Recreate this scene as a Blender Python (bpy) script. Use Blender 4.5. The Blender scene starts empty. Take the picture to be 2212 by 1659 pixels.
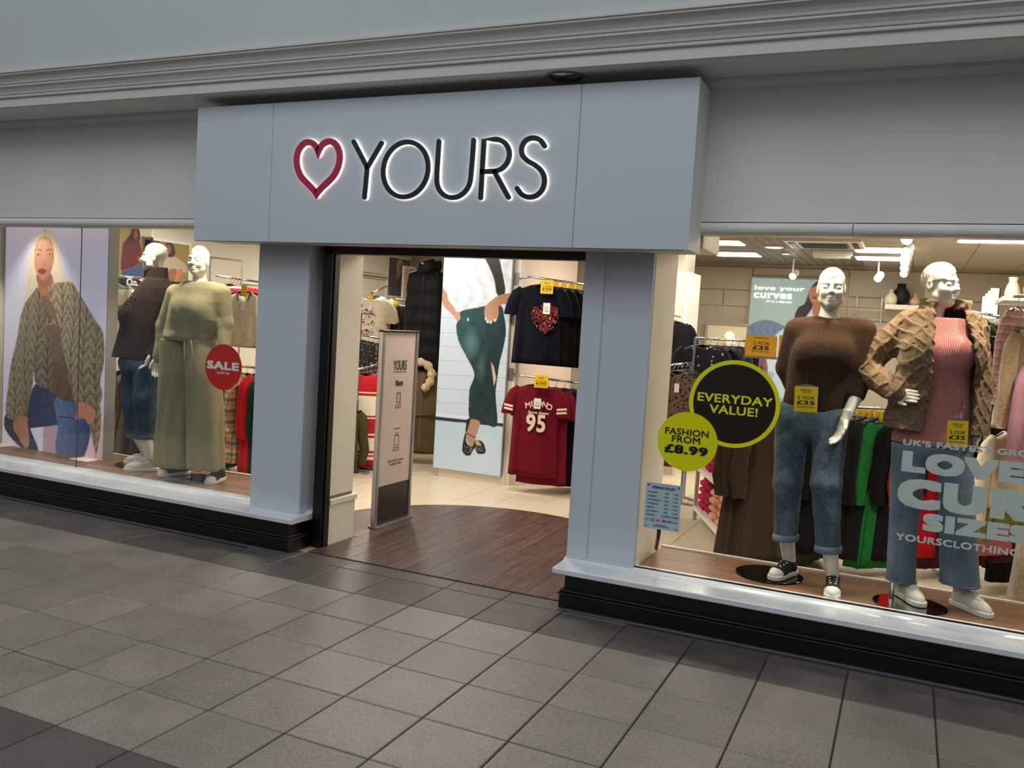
import bpy, bmesh, math, random
import numpy as np
from mathutils import Vector, Matrix, Euler

# ------------------------------------------------------------------ camera
W, H = 2212, 1659
FPX = 1892.87
YAW, PITCH, ROLL = 0.4230, -0.0688, 0.0592
CAM = np.array([2.756, -4.920, 1.692])

def cam_axes():
    ca, sa, cb, sb = math.cos(YAW), math.sin(YAW), math.cos(PITCH), math.sin(PITCH)
    cc, sc = math.cos(ROLL), math.sin(ROLL)
    right = np.array([ca, sa, 0.0]); fwd = np.array([-sa*cb, ca*cb, sb]); up = np.cross(right, fwd)
    return right*cc + up*sc, -right*sc + up*cc, fwd
CR, CU, CF = cam_axes()
SC = bpy.context.scene
COL = SC.collection
cd = bpy.data.cameras.new('camera'); cam = bpy.data.objects.new('camera', cd); COL.objects.link(cam)
cam.matrix_world = Matrix(((CR[0], CU[0], -CF[0], CAM[0]), (CR[1], CU[1], -CF[1], CAM[1]), (CR[2], CU[2], -CF[2], CAM[2]), (0, 0, 0, 1)))
cd.sensor_fit = 'HORIZONTAL'; cd.sensor_width = 36.0; cd.lens = 36.0*FPX/W; cd.clip_start = 0.05
SC.camera = cam

def ray(px, py): return CR*(px-W/2)/FPX - CU*(py-H/2)/FPX + CF
def at(px, py, Y):
    d = ray(px, py); return CAM + d*(Y-CAM[1])/d[1]
def atx(px, py, X):
    d = ray(px, py); return CAM + d*(X-CAM[0])/d[0]
def atz(px, py, Z):
    d = ray(px, py); return CAM + d*(Z-CAM[2])/d[2]

# ------------------------------------------------------------------ world, light, exposure
SC.view_settings.view_transform = 'Standard'; SC.view_settings.look = 'None'
SC.view_settings.gamma = 1.0; SC.view_settings.use_curve_mapping = False
SC.view_settings.exposure = 0.42
SC.cycles.max_bounces = 6; SC.cycles.diffuse_bounces = 3; SC.cycles.glossy_bounces = 3; SC.cycles.transparent_max_bounces = 10; SC.cycles.caustics_reflective = False; SC.cycles.caustics_refractive = False
wd = bpy.data.worlds.new('mall_daylight'); SC.world = wd; wd.use_nodes = True
bg = wd.node_tree.nodes['Background']; bg.inputs[0].default_value = (0.90, 0.95, 1.0, 1); bg.inputs[1].default_value = 0.42

def area_light(name, loc, size, power, color, rot=(0, 0, 0), sy=None, parent=None, spread=None):
    l = bpy.data.lights.new(name, 'AREA'); l.energy = power; l.color = color; l.size = size
    if sy: l.shape = 'RECTANGLE'; l.size_y = sy
    if spread: l.spread = spread
    o = bpy.data.objects.new(name, l); COL.objects.link(o); o.location = loc; o.rotation_euler = rot
    if parent: o.parent = parent
    return o
# the mall's glazed roof above the walkway, behind the photographer
area_light('mall_skylight', (0.0, -5.0, 6.6), 9.0, 120, (0.86, 0.93, 1.0), (math.radians(14), 0, 0), 4.0)

# ------------------------------------------------------------------ small helpers
R = math.radians
rnd = random.Random(7)
def lin(c):
    c = c/255.0
    return c/12.92 if c <= 0.04045 else ((c+0.055)/1.055)**2.4
def rgb(r, g, b): return (lin(r), lin(g), lin(b), 1.0)

class NT:
    """tiny node-tree builder"""
    def __init__(s, name):
        s.m = bpy.data.materials.new(name); s.m.use_nodes = True; s.t = s.m.node_tree
        s.b = s.t.nodes['Principled BSDF']; s.o = s.t.nodes['Material Output']
    def n(s, kind, **k):
        x = s.t.nodes.new(kind)
        for a, v in k.items():
            setattr(x, a, v)
        return x
    def l(s, a, b): s.t.links.new(a, b)
    def coord(s, which='Object', scale=(1, 1, 1), rot=(0, 0, 0)):
        c = s.n('ShaderNodeTexCoord'); m = s.n('ShaderNodeMapping'); s.l(c.outputs[which], m.inputs[0])
        m.inputs['Scale'].default_value = scale; m.inputs['Rotation'].default_value = rot
        return m.outputs[0]
    def noise(s, vec, scale=5.0, detail=3.0, rough=0.5):
        x = s.n('ShaderNodeTexNoise'); s.l(vec, x.inputs['Vector']); x.inputs['Scale'].default_value = scale
        x.inputs['Detail'].default_value = detail; x.inputs['Roughness'].default_value = rough
        return x.outputs['Fac']
    def ramp(s, fac, stops, interp='LINEAR'):
        x = s.n('ShaderNodeValToRGB'); x.color_ramp.interpolation = interp; e = x.color_ramp.elements
        while len(e) < len(stops): e.new(0.5)
        for i, (p, c) in enumerate(stops): e[i].position = p; e[i].color = c if len(c) == 4 else (*c, 1)
        s.l(fac, x.inputs[0]); return x.outputs[0]
    def mixc(s, fac, a, b, mode='MIX'):
        x = s.n('ShaderNodeMix'); x.data_type = 'RGBA'; x.blend_type = mode
        for v, i in ((fac, 0), (a, 6), (b, 7)):
            if isinstance(v, bpy.types.NodeSocket): s.l(v, x.inputs[i])
            else: x.inputs[i].default_value = v
        return x.outputs[2]
    def math(s, op, a, b=None):
        x = s.n('ShaderNodeMath'); x.operation = op
        for v, i in ((a, 0), (b, 1)):
            if v is None: continue
            if isinstance(v, bpy.types.NodeSocket): s.l(v, x.inputs[i])
            else: x.inputs[i].default_value = v
        return x.outputs[0]
    def bump(s, h, strength=0.3, dist=0.002):
        x = s.n('ShaderNodeBump'); x.inputs['Strength'].default_value = strength; x.inputs['Distance'].default_value = dist
        s.l(h, x.inputs['Height']); s.l(x.outputs[0], s.b.inputs['Normal'])

MATS = {}
def mat(name, col=None, rough=0.5, metal=0.0, emit=0.0, noise=0.0, nscale=8.0, bump=0.0, bscale=60.0, bdist=0.002, spec=None, sheen=0.0, coat=0.0, vec='Object'):
    if name in MATS: return MATS[name]
    t = NT(name); b = t.b
    b.inputs['Roughness'].default_value = rough; b.inputs['Metallic'].default_value = metal
    if spec is not None: b.inputs['Specular IOR Level'].default_value = spec
    if sheen: b.inputs['Sheen Weight'].default_value = sheen; b.inputs['Sheen Roughness'].default_value = 0.6
    if coat: b.inputs['Coat Weight'].default_value = coat; b.inputs['Coat Roughness'].default_value = 0.08
    v = t.coord(vec)
    c = col
    f = t.noise(v, nscale, 4.0)
    lo = tuple(x*(1-noise) for x in col[:3])+(1,); hi = tuple(min(1, x*(1+noise)) for x in col[:3])+(1,)
    cc = t.ramp(f, [(0.3, lo), (0.7, hi)])
    t.l(cc, b.inputs['Base Color'])
    if emit:
        t.l(cc, b.inputs['Emission Color']); b.inputs['Emission Strength'].default_value = emit
    if bump: t.bump(t.noise(v, bscale, 5.0, 0.6), bump, bdist)
    MATS[name] = t.m
    return t.m

def mesh_obj(name, V, F, m=None, parent=None, smooth=False, loc=None, rot=None):
    me = bpy.data.meshes.new(name)
    V = np.asarray(V, dtype=np.float32)
    if isinstance(F, np.ndarray):
        k = F.shape[1]; me.vertices.add(len(V)); me.vertices.foreach_set('co', V.ravel())
        me.loops.add(F.size); me.loops.foreach_set('vertex_index', F.ravel().astype(np.int32))
        me.polygons.add(len(F)); me.polygons.foreach_set('loop_start', (np.arange(len(F))*k).astype(np.int32))
        me.update(calc_edges=True)
    else:
        me.from_pydata([tuple(map(float, v)) for v in V], [], F); me.update()
    if smooth: me.polygons.foreach_set('use_smooth', np.ones(len(me.polygons), dtype=bool))
    if m is not None:
        for q in (m if isinstance(m, (list, tuple)) else [m]): me.materials.append(q)
    return link(name, me, parent, loc, rot)
def link(name, me, parent=None, loc=None, rot=None):
    o = bpy.data.objects.new(name, me); COL.objects.link(o)
    if parent is not None: o.parent = parent
    if loc is not None: o.location = loc
    if rot is not None: o.rotation_euler = rot
    return o
def tag(o, label, cat, group=None, kind=None):
    o['label'] = label
    if cat: o['category'] = cat
    if group: o['group'] = group
    if kind: o['kind'] = kind
    return o
def thing(name, label, cat, loc=(0, 0, 0), rz=0.0, group=None, kind=None):
    o = bpy.data.objects.new(name, None); COL.objects.link(o); o.empty_display_size = 0.1
    o.location = loc; o.rotation_euler = (0, 0, rz)
    return tag(o, label, cat, group, kind)
def struct(o, label=None):
    o['kind'] = 'structure'
    if label: o['label'] = label
    return o

class MB:
    """collects simple shapes into one mesh"""
    def __init__(s): s.v = []; s.f = []; s.mi = []; s.cur = 0
    def add(s, V, F):
        n = len(s.v); s.v += [tuple(map(float, p)) for p in V]; s.f += [tuple(i+n for i in f) for f in F]; s.mi += [s.cur]*len(F); return s
    def box(s, x0, x1, y0, y1, z0, z1):
        V = [(x0, y0, z0), (x1, y0, z0), (x1, y1, z0), (x0, y1, z0), (x0, y0, z1), (x1, y0, z1), (x1, y1, z1), (x0, y1, z1)]
        return s.add(V, [(0, 3, 2, 1), (4, 5, 6, 7), (0, 1, 5, 4), (1, 2, 6, 5), (2, 3, 7, 6), (3, 0, 4, 7)])
    def prism(s, pts, h0, h1, axis='z'):
        """closed 2D outline extruded; axis z: pts=(x,y); axis y: pts=(x,z); axis x: pts=(y,z)"""
        n = len(pts); q = lambda p, h: {'z': (p[0], p[1], h), 'y': (p[0], h, p[1]), 'x': (h, p[0], p[1])}[axis]
        V = [q(p, h0) for p in pts]+[q(p, h1) for p in pts]
        F = [tuple(range(n-1, -1, -1)), tuple(range(n, 2*n))]+[(i, (i+1) % n, n+(i+1) % n, n+i) for i in range(n)]
        return s.add(V, F)
    def tube(s, path, r, n=8, cap=True, closed=False):
        path = [Vector(p) for p in path]; rs = r if isinstance(r, (list, tuple)) else [r]*len(path)
        V = []; F = []; m = len(path); up = Vector((0, 0, 1)); prev = None
        for i, p in enumerate(path):
            if closed: t = path[(i+1) % m]-path[i-1]
            else: t = path[min(i+1, m-1)]-path[max(i-1, 0)]
            t = t.normalized() if t.length > 1e-9 else Vector((0, 0, 1))
            if prev is None:
                a = t.orthogonal().normalized()
            else:
                a = (prev-t*prev.dot(t)); a = a.normalized() if a.length > 1e-6 else t.orthogonal().normalized()
            prev = a; b = t.cross(a)
            for k in range(n):
                w = 2*math.pi*k/n; V.append(p+a*(rs[i]*math.cos(w))+b*(rs[i]*math.sin(w)))
        for i in range(m if closed else m-1):
            for k in range(n):
                a0 = i*n+k; a1 = i*n+(k+1) % n; b0 = ((i+1) % m)*n+k; b1 = ((i+1) % m)*n+(k+1) % n
                F.append((a0, a1, b1, b0))
        if cap and not closed: F += [tuple(range(n-1, -1, -1)), tuple(range((m-1)*n, m*n))]
        return s.add(V, F)
    def disc(s, c, r, h, n=32, axis='z'):
        pts = [(r*math.cos(2*math.pi*k/n), r*math.sin(2*math.pi*k/n)) for k in range(n)]
        if axis == 'z': return s.prism([(c[0]+p[0], c[1]+p[1]) for p in pts], c[2], c[2]+h, 'z')
        if axis == 'y': return s.prism([(c[0]+p[0], c[2]+p[1]) for p in pts], c[1], c[1]+h, 'y')
        return s.prism([(c[1]+p[0], c[2]+p[1]) for p in pts], c[0], c[0]+h, 'x')
    def lathe(s, prof, c=(0, 0, 0), n=24):
        V = []; F = []; m = len(prof)
        for (r, z) in prof:
            for k in range(n): V.append((c[0]+r*math.cos(2*math.pi*k/n), c[1]+r*math.sin(2*math.pi*k/n), c[2]+z))
        for i in range(m-1):
            for k in range(n): F.append((i*n+k, i*n+(k+1) % n, (i+1)*n+(k+1) % n, (i+1)*n+k))
        F += [tuple(range(n-1, -1, -1)), tuple(range((m-1)*n, m*n))]
        return s.add(V, F)
    def loft(s, rings, cap=True, closed=False):
        n = len(rings[0]); V = [p for r in rings for p in r]; F = []; m = len(rings)
        for i in range(m-1):
            for k in range(n): F.append((i*n+k, i*n+(k+1) % n, (i+1)*n+(k+1) % n, (i+1)*n+k))
        if cap: F += [tuple(range(n-1, -1, -1)), tuple(range((m-1)*n, m*n))]
        return s.add(V, F)
    def sphere(s, c, r, n=10, m=7):
        rr = r if isinstance(r, (tuple, list)) else (r, r, r)
        rings = []
        for i in range(m):
            a = math.pi*(i+0.02)/(m-1+0.04) if True else 0
            rings.append([(c[0]+rr[0]*math.sin(a)*math.cos(2*math.pi*k/n), c[1]+rr[1]*math.sin(a)*math.sin(2*math.pi*k/n), c[2]-rr[2]*math.cos(a)) for k in range(n)])
        return s.loft(rings)
    def build(s, name, m, parent=None, smooth=False, bevel=0.0, loc=None, rot=None, fix=True, seg=2):
        me = bpy.data.meshes.new(name); me.from_pydata(s.v, [], s.f); me.update()
        ms = m if isinstance(m, (list, tuple)) else [m]
        for q in ms: me.materials.append(q)
        if len(ms) > 1: me.polygons.foreach_set('material_index', s.mi)
        bm = bmesh.new(); bm.from_mesh(me)
        if fix: bmesh.ops.recalc_face_normals(bm, faces=bm.faces)
        if bevel:
            es = [e for e in bm.edges if len(e.link_faces) == 2 and e.calc_face_angle(0) > 0.5]
            bmesh.ops.bevel(bm, geom=es, offset=bevel, segments=seg, affect='EDGES', profile=0.5)
        bm.to_mesh(me); bm.free()
        if smooth: me.polygons.foreach_set('use_smooth', np.ones(len(me.polygons), dtype=bool))
        return link(name, me, parent, loc, rot)

# ---- lettering: text turned to mesh, standing upright, facing -Y
def text_mesh(body, size, weight=0.0, depth=0.0006, sx=1.0, align='CENTER', shear=0.0, space=1.0):
    """weight thickens the strokes by laying shifted copies of the glyphs over each other"""
    cu = bpy.data.curves.new('lettering', 'FONT'); cu.body = body; cu.size = size; cu.align_x = align; cu.align_y = 'CENTER'
    cu.extrude = depth; cu.resolution_u = 3; cu.shear = shear; cu.space_character = space+(2.2*weight/size if weight else 0); cu.space_line = 1.0
    o = bpy.data.objects.new('lettering', cu); COL.objects.link(o)
    dg = bpy.context.evaluated_depsgraph_get(); me = bpy.data.meshes.new_from_object(o.evaluated_get(dg))
    bpy.data.objects.remove(o); bpy.data.curves.remove(cu)
    if weight:
        n = len(me.vertices); co = np.zeros(n*3, np.float32); me.vertices.foreach_get('co', co); co = co.reshape(-1, 3)
        fs = [tuple(p.vertices) for p in me.polygons]; V = []; F = []
        steps = [(i/2, j/2) for i in range(-2, 3) for j in range(-2, 3)] if weight > .006 else [(i, j) for i in (-1, 0, 1) for j in (-1, 0, 1)]
        for k, (a_, b_) in enumerate(steps):
            d = (weight*a_, weight*b_); V.append(co+np.array([d[0], d[1], .00008*k], np.float32)); F += [tuple(i+n*k for i in f) for f in fs]
        bpy.data.meshes.remove(me); me = bpy.data.meshes.new('lettering'); me.from_pydata(np.concatenate(V).tolist(), [], F); me.update()
    if sx != 1.0: me.transform(Matrix.Diagonal((sx, 1, 1, 1)))
    me.transform(Matrix.Rotation(math.pi/2, 4, 'X'))
    return me
def text(body, loc, size, m, parent=None, weight=0.0, sx=1.0, name='lettering', rz=0.0, align='CENTER', width=None, shear=0.0, space=1.0, tilt=0.0, height=None):
    me = text_mesh(body, size, weight, 0.0006, sx, align, shear, space)
    if width:
        xs = [v.co.x for v in me.vertices]; w = max(xs)-min(xs); me.transform(Matrix.Diagonal((width/w, 1, 1, 1)))
    if height:
        zs = [v.co.z for v in me.vertices]; k = height/(max(zs)-min(zs)); me.transform(Matrix.Diagonal((1, 1, k, 1)) @ Matrix.Translation((0, 0, -(max(zs)+min(zs))/2)))
    me.materials.append(m); me.name = name
    return link(name, me, parent, loc, (0, tilt, rz))

# ---- thick strokes in a plane (x,z), facing -Y
def stroke(mb, pts, w, y0, y1, closed=False, n=8):
    pts = [Vector((p[0], p[1])) for p in pts]; m = len(pts); L = []; Rr = []
    for i in range(m):
        if closed: t = pts[(i+1) % m]-pts[i-1]
        else: t = pts[min(i+1, m-1)]-pts[max(i-1, 0)]
        t.normalize(); nn = Vector((-t.y, t.x)); k = 1.0
        if 0 < i < m-1 or closed:
            a = (pts[i]-pts[i-1]).normalized(); c = max(0.5, abs(t.dot(a))); k = 1/c
        L.append(pts[i]+nn*w/2*k); Rr.append(pts[i]-nn*w/2*k)
    if closed:
        V = []; F = []
        for i in range(m): V += [(L[i].x, y0, L[i].y), (Rr[i].x, y0, Rr[i].y), (L[i].x, y1, L[i].y), (Rr[i].x, y1, Rr[i].y)]
        for i in range(m):
            a = 4*i; b = 4*((i+1) % m); F += [(a, a+1, b+1, b), (a+2, b+2, b+3, a+3), (a, b, b+2, a+2), (a+1, a+3, b+3, b+1)]
        mb.add(V, F); return
    def capf(p, q, c):
        a0 = math.atan2(p.y-c.y, p.x-c.x); return [(c.x+w/2*math.cos(a0-math.pi*k/n), c.y+w/2*math.sin(a0-math.pi*k/n)) for k in range(1, n)]
    out = [tuple(p) for p in L]+capf(L[-1], Rr[-1], pts[-1])+[tuple(p) for p in reversed(Rr)]+capf(Rr[0], L[0], pts[0])
    V = []; F = []
    for i in range(m): V += [(L[i].x, y0, L[i].y), (Rr[i].x, y0, Rr[i].y)]
    for i in range(m-1): F.append((2*i, 2*i+1, 2*i+3, 2*i+2))
    mb.add(V, F)
    for (c, lst, e0, e1) in ((pts[-1], capf(L[-1], Rr[-1], pts[-1]), L[-1], Rr[-1]), (pts[0], capf(Rr[0], L[0], pts[0]), Rr[0], L[0])):
        poly = [tuple(e0)]+lst+[tuple(e1)]; mb.add([(p[0], y0, p[1]) for p in poly], [tuple(range(len(poly)))])
    k = len(out); mb.add([(p[0], y0, p[1]) for p in out]+[(p[0], y1, p[1]) for p in out], [(i, (i+1) % k, k+(i+1) % k, k+i) for i in range(k)])

def arc(cx, cz, rx, rz, a0, a1, n=20):
    return [(cx+rx*math.cos(R(a0+(a1-a0)*i/n)), cz+rz*math.sin(R(a0+(a1-a0)*i/n))) for i in range(n+1)]

# ---- implicit surfaces (naive surface nets)
def surfnet(Fn, lo, hi, h):
    lo = np.array(lo, float); hi = np.array(hi, float); n = np.ceil((hi-lo)/h).astype(int)+1
    ax = [(lo[i]+h*np.arange(n[i])).astype(np.float32) for i in range(3)]
    X, Y, Z = np.meshgrid(*ax, indexing='ij'); V = Fn(X, Y, Z).astype(np.float32)
    V[0] = V[-1] = 1; V[:, 0] = V[:, -1] = 1; V[:, :, 0] = V[:, :, -1] = 1
    nc = n-1; acc = np.zeros((*nc, 3), np.float32); cnt = np.zeros(nc, np.float32)
    for a in range(3):
        b, c = [i for i in range(3) if i != a]
        for ob in (0, 1):
            for oc in (0, 1):
                s0 = [None]*3; s0[a] = slice(0, nc[a]); s0[b] = slice(ob, ob+nc[b]); s0[c] = slice(oc, oc+nc[c])
                s1 = list(s0); s1[a] = slice(1, nc[a]+1)
                v0 = V[tuple(s0)]; v1 = V[tuple(s1)]; cr = (v0 < 0) != (v1 < 0)
                t = np.where(cr, v0/np.where(v0 == v1, 1, v0-v1), 0)
                acc[..., a] += t; acc[..., b] += cr*ob; acc[..., c] += cr*oc; cnt += cr
    act = cnt > 0; idx = -np.ones(nc, np.int64); idx[act] = np.arange(act.sum())
    cell = np.argwhere(act); P = lo+h*(cell+acc[act]/cnt[act][:, None])
    faces = []
    for a in range(3):
        b, c = [(1, 2), (2, 0), (0, 1)][a]
        s0 = [slice(1, nc[i]) for i in range(3)]; s0[a] = slice(0, nc[a]); s1 = list(s0); s1[a] = slice(1, nc[a]+1)
        v0 = V[tuple(s0)]; v1 = V[tuple(s1)]; cr = np.argwhere((v0 < 0) != (v1 < 0))
        if not len(cr): continue
        g = cr.copy(); g[:, b] += 1; g[:, c] += 1
        neg = v0[tuple(cr.T)] < 0
        def cid(db, dc):
            q = g.copy(); q[:, b] += db; q[:, c] += dc; return idx[tuple(q.T)]
        q = np.stack([cid(-1, -1), cid(0, -1), cid(0, 0), cid(-1, 0)], 1)
        q[~neg] = q[~neg][:, ::-1]; faces.append(q)
    return P, np.concatenate(faces)
def cone(X, Y, Z, a, b, ra, rb, sy=1.0):
    ax, ay, az = a; d = (b[0]-ax, b[1]-ay, b[2]-az); L = d[0]**2+d[1]**2+d[2]**2+1e-12
    t = np.clip(((X-ax)*d[0]+(Y-ay)*d[1]+(Z-az)*d[2])/L, 0, 1)
    return np.sqrt((X-ax-t*d[0])**2+((Y-ay-t*d[1])/sy)**2+(Z-az-t*d[2])**2)-(ra+(rb-ra)*t)
def chain(X, Y, Z, pts, rs, k=0.02, sy=1.0):
    d = None
    for i in range(len(pts)-1):
        e = cone(X, Y, Z, pts[i], pts[i+1], rs[i], rs[i+1], sy); d = e if d is None else smin(d, e, k)
    return d
def ell(X, Y, Z, c, r):
    q = np.sqrt(((X-c[0])/r[0])**2+((Y-c[1])/r[1])**2+((Z-c[2])/r[2])**2); return (q-1)*min(r)
def smin(a, b, k):
    h = np.clip(0.5+0.5*(b-a)/k, 0, 1); return b+(a-b)*h-k*h*(1-h)
def smax(a, b, k): return -smin(-a, -b, k)
def ztube(X, Y, Z, zs, cx, cy, rx, ry, cap=True):
    z = Z; i = lambda v: np.interp(z, zs, v)
    a, b = i(rx), i(ry); d = (np.sqrt(((X-i(cx))/a)**2+((Y-i(cy))/b)**2)-1)*np.minimum(a, b)
    return np.maximum(d, np.maximum(zs[0]-z, z-zs[-1])) if cap else d
_wr = np.random.RandomState(3)
_WD = [(_wr.normal(size=3), _wr.uniform(0, 6.3)) for _ in range(14)]
def wrinkle(X, Y, Z, s=1.0, seed=0):
    """cloth folds: domain-warped sines"""
    o = 0
    w = 0.6*np.sin(9*s*X+seed)+0.6*np.sin(8*s*Z+1.3+seed*2)+0.5*np.sin(10*s*Y+2.1)
    for k in range(5):
        d, p = _WD[(k+seed*3) % 14]; f = (14+7*k)*s
        v = np.sin((d[0]*X+d[1]*Y+0.55*d[2]*Z)*f+p+1.4*w); o = o+(1-np.abs(v))**1.5/(1+0.5*k)
    return o/3.2
# ------------------------------------------------------------------ materials of the place
def stone_mat(name, a, b, c, rough=0.55, var=1.0):
    t = NT(name); v = t.coord('Object'); g = t.n('ShaderNodeNewGeometry')
    oi = t.n('ShaderNodeObjectInfo')
    add = t.n('ShaderNodeVectorMath'); add.operation = 'ADD'; t.l(v, add.inputs[0])
    sc = t.n('ShaderNodeVectorMath'); sc.operation = 'SCALE'; t.l(oi.outputs['Location'], sc.inputs[0]); sc.inputs['Scale'].default_value = 3.7
    t.l(sc.outputs[0], add.inputs[1]); v = add.outputs[0]
    sp = t.noise(v, 170, 3, 0.7); cl = t.noise(v, 4.5, 4, 0.6)
    col = t.ramp(sp, [(0.30, a), (0.5, b), (0.72, c)])
    sh = t.ramp(cl, [(0.3, (1-.18*var, 1-.19*var, 1-.21*var, 1)), (0.7, (1+.08*var, 1+.07*var, 1+.04*var, 1))])
    col = t.mixc(1.0, col, sh, 'MULTIPLY')
    hs = t.n('ShaderNodeHueSaturation'); t.l(col, hs.inputs['Color'])
    t.l(t.math('ADD', t.math('MULTIPLY', oi.outputs['Random'], 0.26*var), 1-0.13*var), hs.inputs['Value'])
    t.l(hs.outputs[0], t.b.inputs['Base Color'])
    t.l(t.ramp(cl, [(0.3, (rough-0.08*var,)*3), (0.8, (rough+0.12*var,)*3)]), t.b.inputs['Roughness'])
    t.bump(sp, 0.12, 0.001); MATS[name] = t.m; return t.m
M_TILE = stone_mat('light_stone_tile', rgb(99, 93, 86), rgb(136, 128, 118), rgb(160, 152, 141), 0.5)
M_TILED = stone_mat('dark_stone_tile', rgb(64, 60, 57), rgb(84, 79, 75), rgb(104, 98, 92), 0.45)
M_GROUT = mat('dark_grout', rgb(48, 43, 40), 0.9, noise=0.25, nscale=30)
M_SHOPTILE = mat('cream_floor_tile', rgb(216, 202, 178), 0.28)
M_SHOPGROUT = mat('brown_grout', rgb(120, 105, 88), 0.9)

def wood_mat(name, a, b, c, axis='y', rough=0.45, bump=0.15, sc=1.0):
    t = NT(name); s = (55, 2.2, 55) if axis == 'y' else (2.2, 55, 55)
    oi = t.n('ShaderNodeObjectInfo')
    v0 = t.coord('Object', tuple(x*sc for x in s)); add = t.n('ShaderNodeVectorMath'); add.operation = 'ADD'; t.l(v0, add.inputs[0])
    cv = t.n('ShaderNodeVectorMath'); cv.operation = 'SCALE'; t.l(oi.outputs['Location'], cv.inputs[0]); cv.inputs['Scale'].default_value = 17.0; t.l(cv.outputs[0], add.inputs[1])
    f = t.noise(add.outputs[0], 1.0, 6, 0.62)
    col = t.ramp(f, [(0.28, a), (0.5, b), (0.74, c)])
    hs = t.n('ShaderNodeHueSaturation'); t.l(col, hs.inputs['Color']); t.l(t.math('ADD', t.math('MULTIPLY', oi.outputs['Random'], 0.35), 0.82), hs.inputs['Value'])
    t.l(hs.outputs[0], t.b.inputs['Base Color']); t.b.inputs['Roughness'].default_value = rough
    t.bump(f, bump, 0.002); MATS[name] = t.m; return t.m
M_WOODD = wood_mat('dark_brown_vinyl_plank', rgb(50, 37, 31), rgb(84, 63, 54), rgb(122, 99, 86), 'y', 0.36, 0.5)
M_WOODP = wood_mat('oak_laminate', rgb(92, 62, 41), rgb(124, 87, 60), rgb(146, 106, 76), 'x', 0.4, 0.05)

M_WALLUP = mat('pale_grey_bulkhead_paint', rgb(188, 192, 192), 0.7, noise=0.025, nscale=1.2)
M_CORN = mat('pale_grey_cornice_paint', rgb(206, 204, 198), 0.55, noise=0.03, nscale=2.0)
M_FASC = mat('grey_white_fascia_paint', rgb(222, 221, 216), 0.6, noise=0.05, nscale=1.6, bump=0.03, bscale=20)
M_SIGN = mat('pale_blue_grey_panel', rgb(196, 204, 211), 0.42, noise=0.015, nscale=1.5)
M_PILL = mat('pale_blue_grey_paint', rgb(198, 205, 212), 0.5, noise=0.02, nscale=3, bump=0.03, bscale=35)
M_SILL = mat('glossy_white_sill_paint', rgb(222, 226, 230), 0.18, noise=0.05, nscale=6, coat=0.3)
M_BLACK = mat('gloss_black_paint', rgb(9, 9, 11), 0.33, noise=0.2, nscale=12, bump=0.04, bscale=30)
M_BLACKM = mat('black_metal', rgb(8, 8, 9), 0.35)
M_CREAM = mat('warm_white_paint', rgb(234, 226, 208), 0.6, noise=0.02, nscale=3)
M_CREAM2 = mat('beige_wall_panel', rgb(178, 167, 148), 0.5, noise=0.02, nscale=2)
M_PINKW = mat('blush_beige_wall', rgb(222, 203, 188), 0.6, noise=0.02, nscale=2)
M_WHITE = mat('white_laminate', rgb(236, 232, 226), 0.35)
M_CEIL = mat('ceiling_tile_white', rgb(172, 165, 152), 0.8, noise=0.06, nscale=40)
M_CEILS = mat('perforated_metal_ceiling', rgb(128, 119, 106), 0.5, noise=0.1, nscale=30)
M_CHROME = mat('brushed_chrome', rgb(205, 205, 205), 0.18, metal=1.0)
M_STEEL = mat('satin_aluminium', rgb(176, 178, 182), 0.32, metal=0.9)
M_PRINTK = mat('black_print', rgb(14, 12, 12), 0.6)
M_PRINTW = mat('white_print', rgb(240, 240, 236), 0.55)
M_YEL = mat('yellow_card', rgb(247, 205, 12), 0.5)
M_GREYP = mat('grey_print', rgb(120, 112, 106), 0.6)

def glass_mat(name, tint=(0.97, 0.98, 0.97), refl=0.24):
    t = NT(name); tr = t.n('ShaderNodeBsdfTransparent'); tr.inputs[0].default_value = (*tint, 1)
    gl = t.n('ShaderNodeBsdfGlossy'); gl.inputs['Roughness'].default_value = 0.01
    fr = t.n('ShaderNodeFresnel'); fr.inputs['IOR'].default_value = 1.45
    mx = t.n('ShaderNodeMixShader'); t.l(t.math('MULTIPLY', fr.outputs[0], refl), mx.inputs[0]); t.l(tr.outputs[0], mx.inputs[1]); t.l(gl.outputs[0], mx.inputs[2])
    t.l(mx.outputs[0], t.o.inputs[0]); MATS[name] = t.m; return t.m
M_GLASS = glass_mat('shop_window_glass')

# ------------------------------------------------------------------ floor of the mall
TS, TD = 0.4, 0.4085
def tile_mesh(name, w, d, h, m, ch=0.004):
    mb = MB(); a, b = w/2, d/2
    lo = [(-a, -b, -h), (a, -b, -h), (a, b, -h), (-a, b, -h)]; mid = [(-a, -b, -ch), (a, -b, -ch), (a, b, -ch), (-a, b, -ch)]
    top = [(-a+ch, -b+ch, 0), (a-ch, -b+ch, 0), (a-ch, b-ch, 0), (-a+ch, b-ch, 0)]
    F = [(8, 9, 10, 11)]
    for k in range(4):
        j = (k+1) % 4; F += [(k, j, 4+j, 4+k), (4+k, 4+j, 8+j, 8+k)]
    mb.add(lo+mid+top, F); o = mb.build(name, m); me = o.data; bpy.data.objects.remove(o); return me
floor = MB().box(-40, 30, -12, 0.1, -0.2, -0.006).build('floor', M_GROUT)
struct(floor, 'grey stone tiled floor of the shopping mall walkway')
me_l = tile_mesh('floor_tile', TS-0.007, TD-0.007, 0.03, M_TILE); me_d = tile_mesh('dark_floor_tile', TS-0.007, TD-0.007, 0.03, M_TILED)
y0 = -0.516
tr = random.Random(5)
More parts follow.
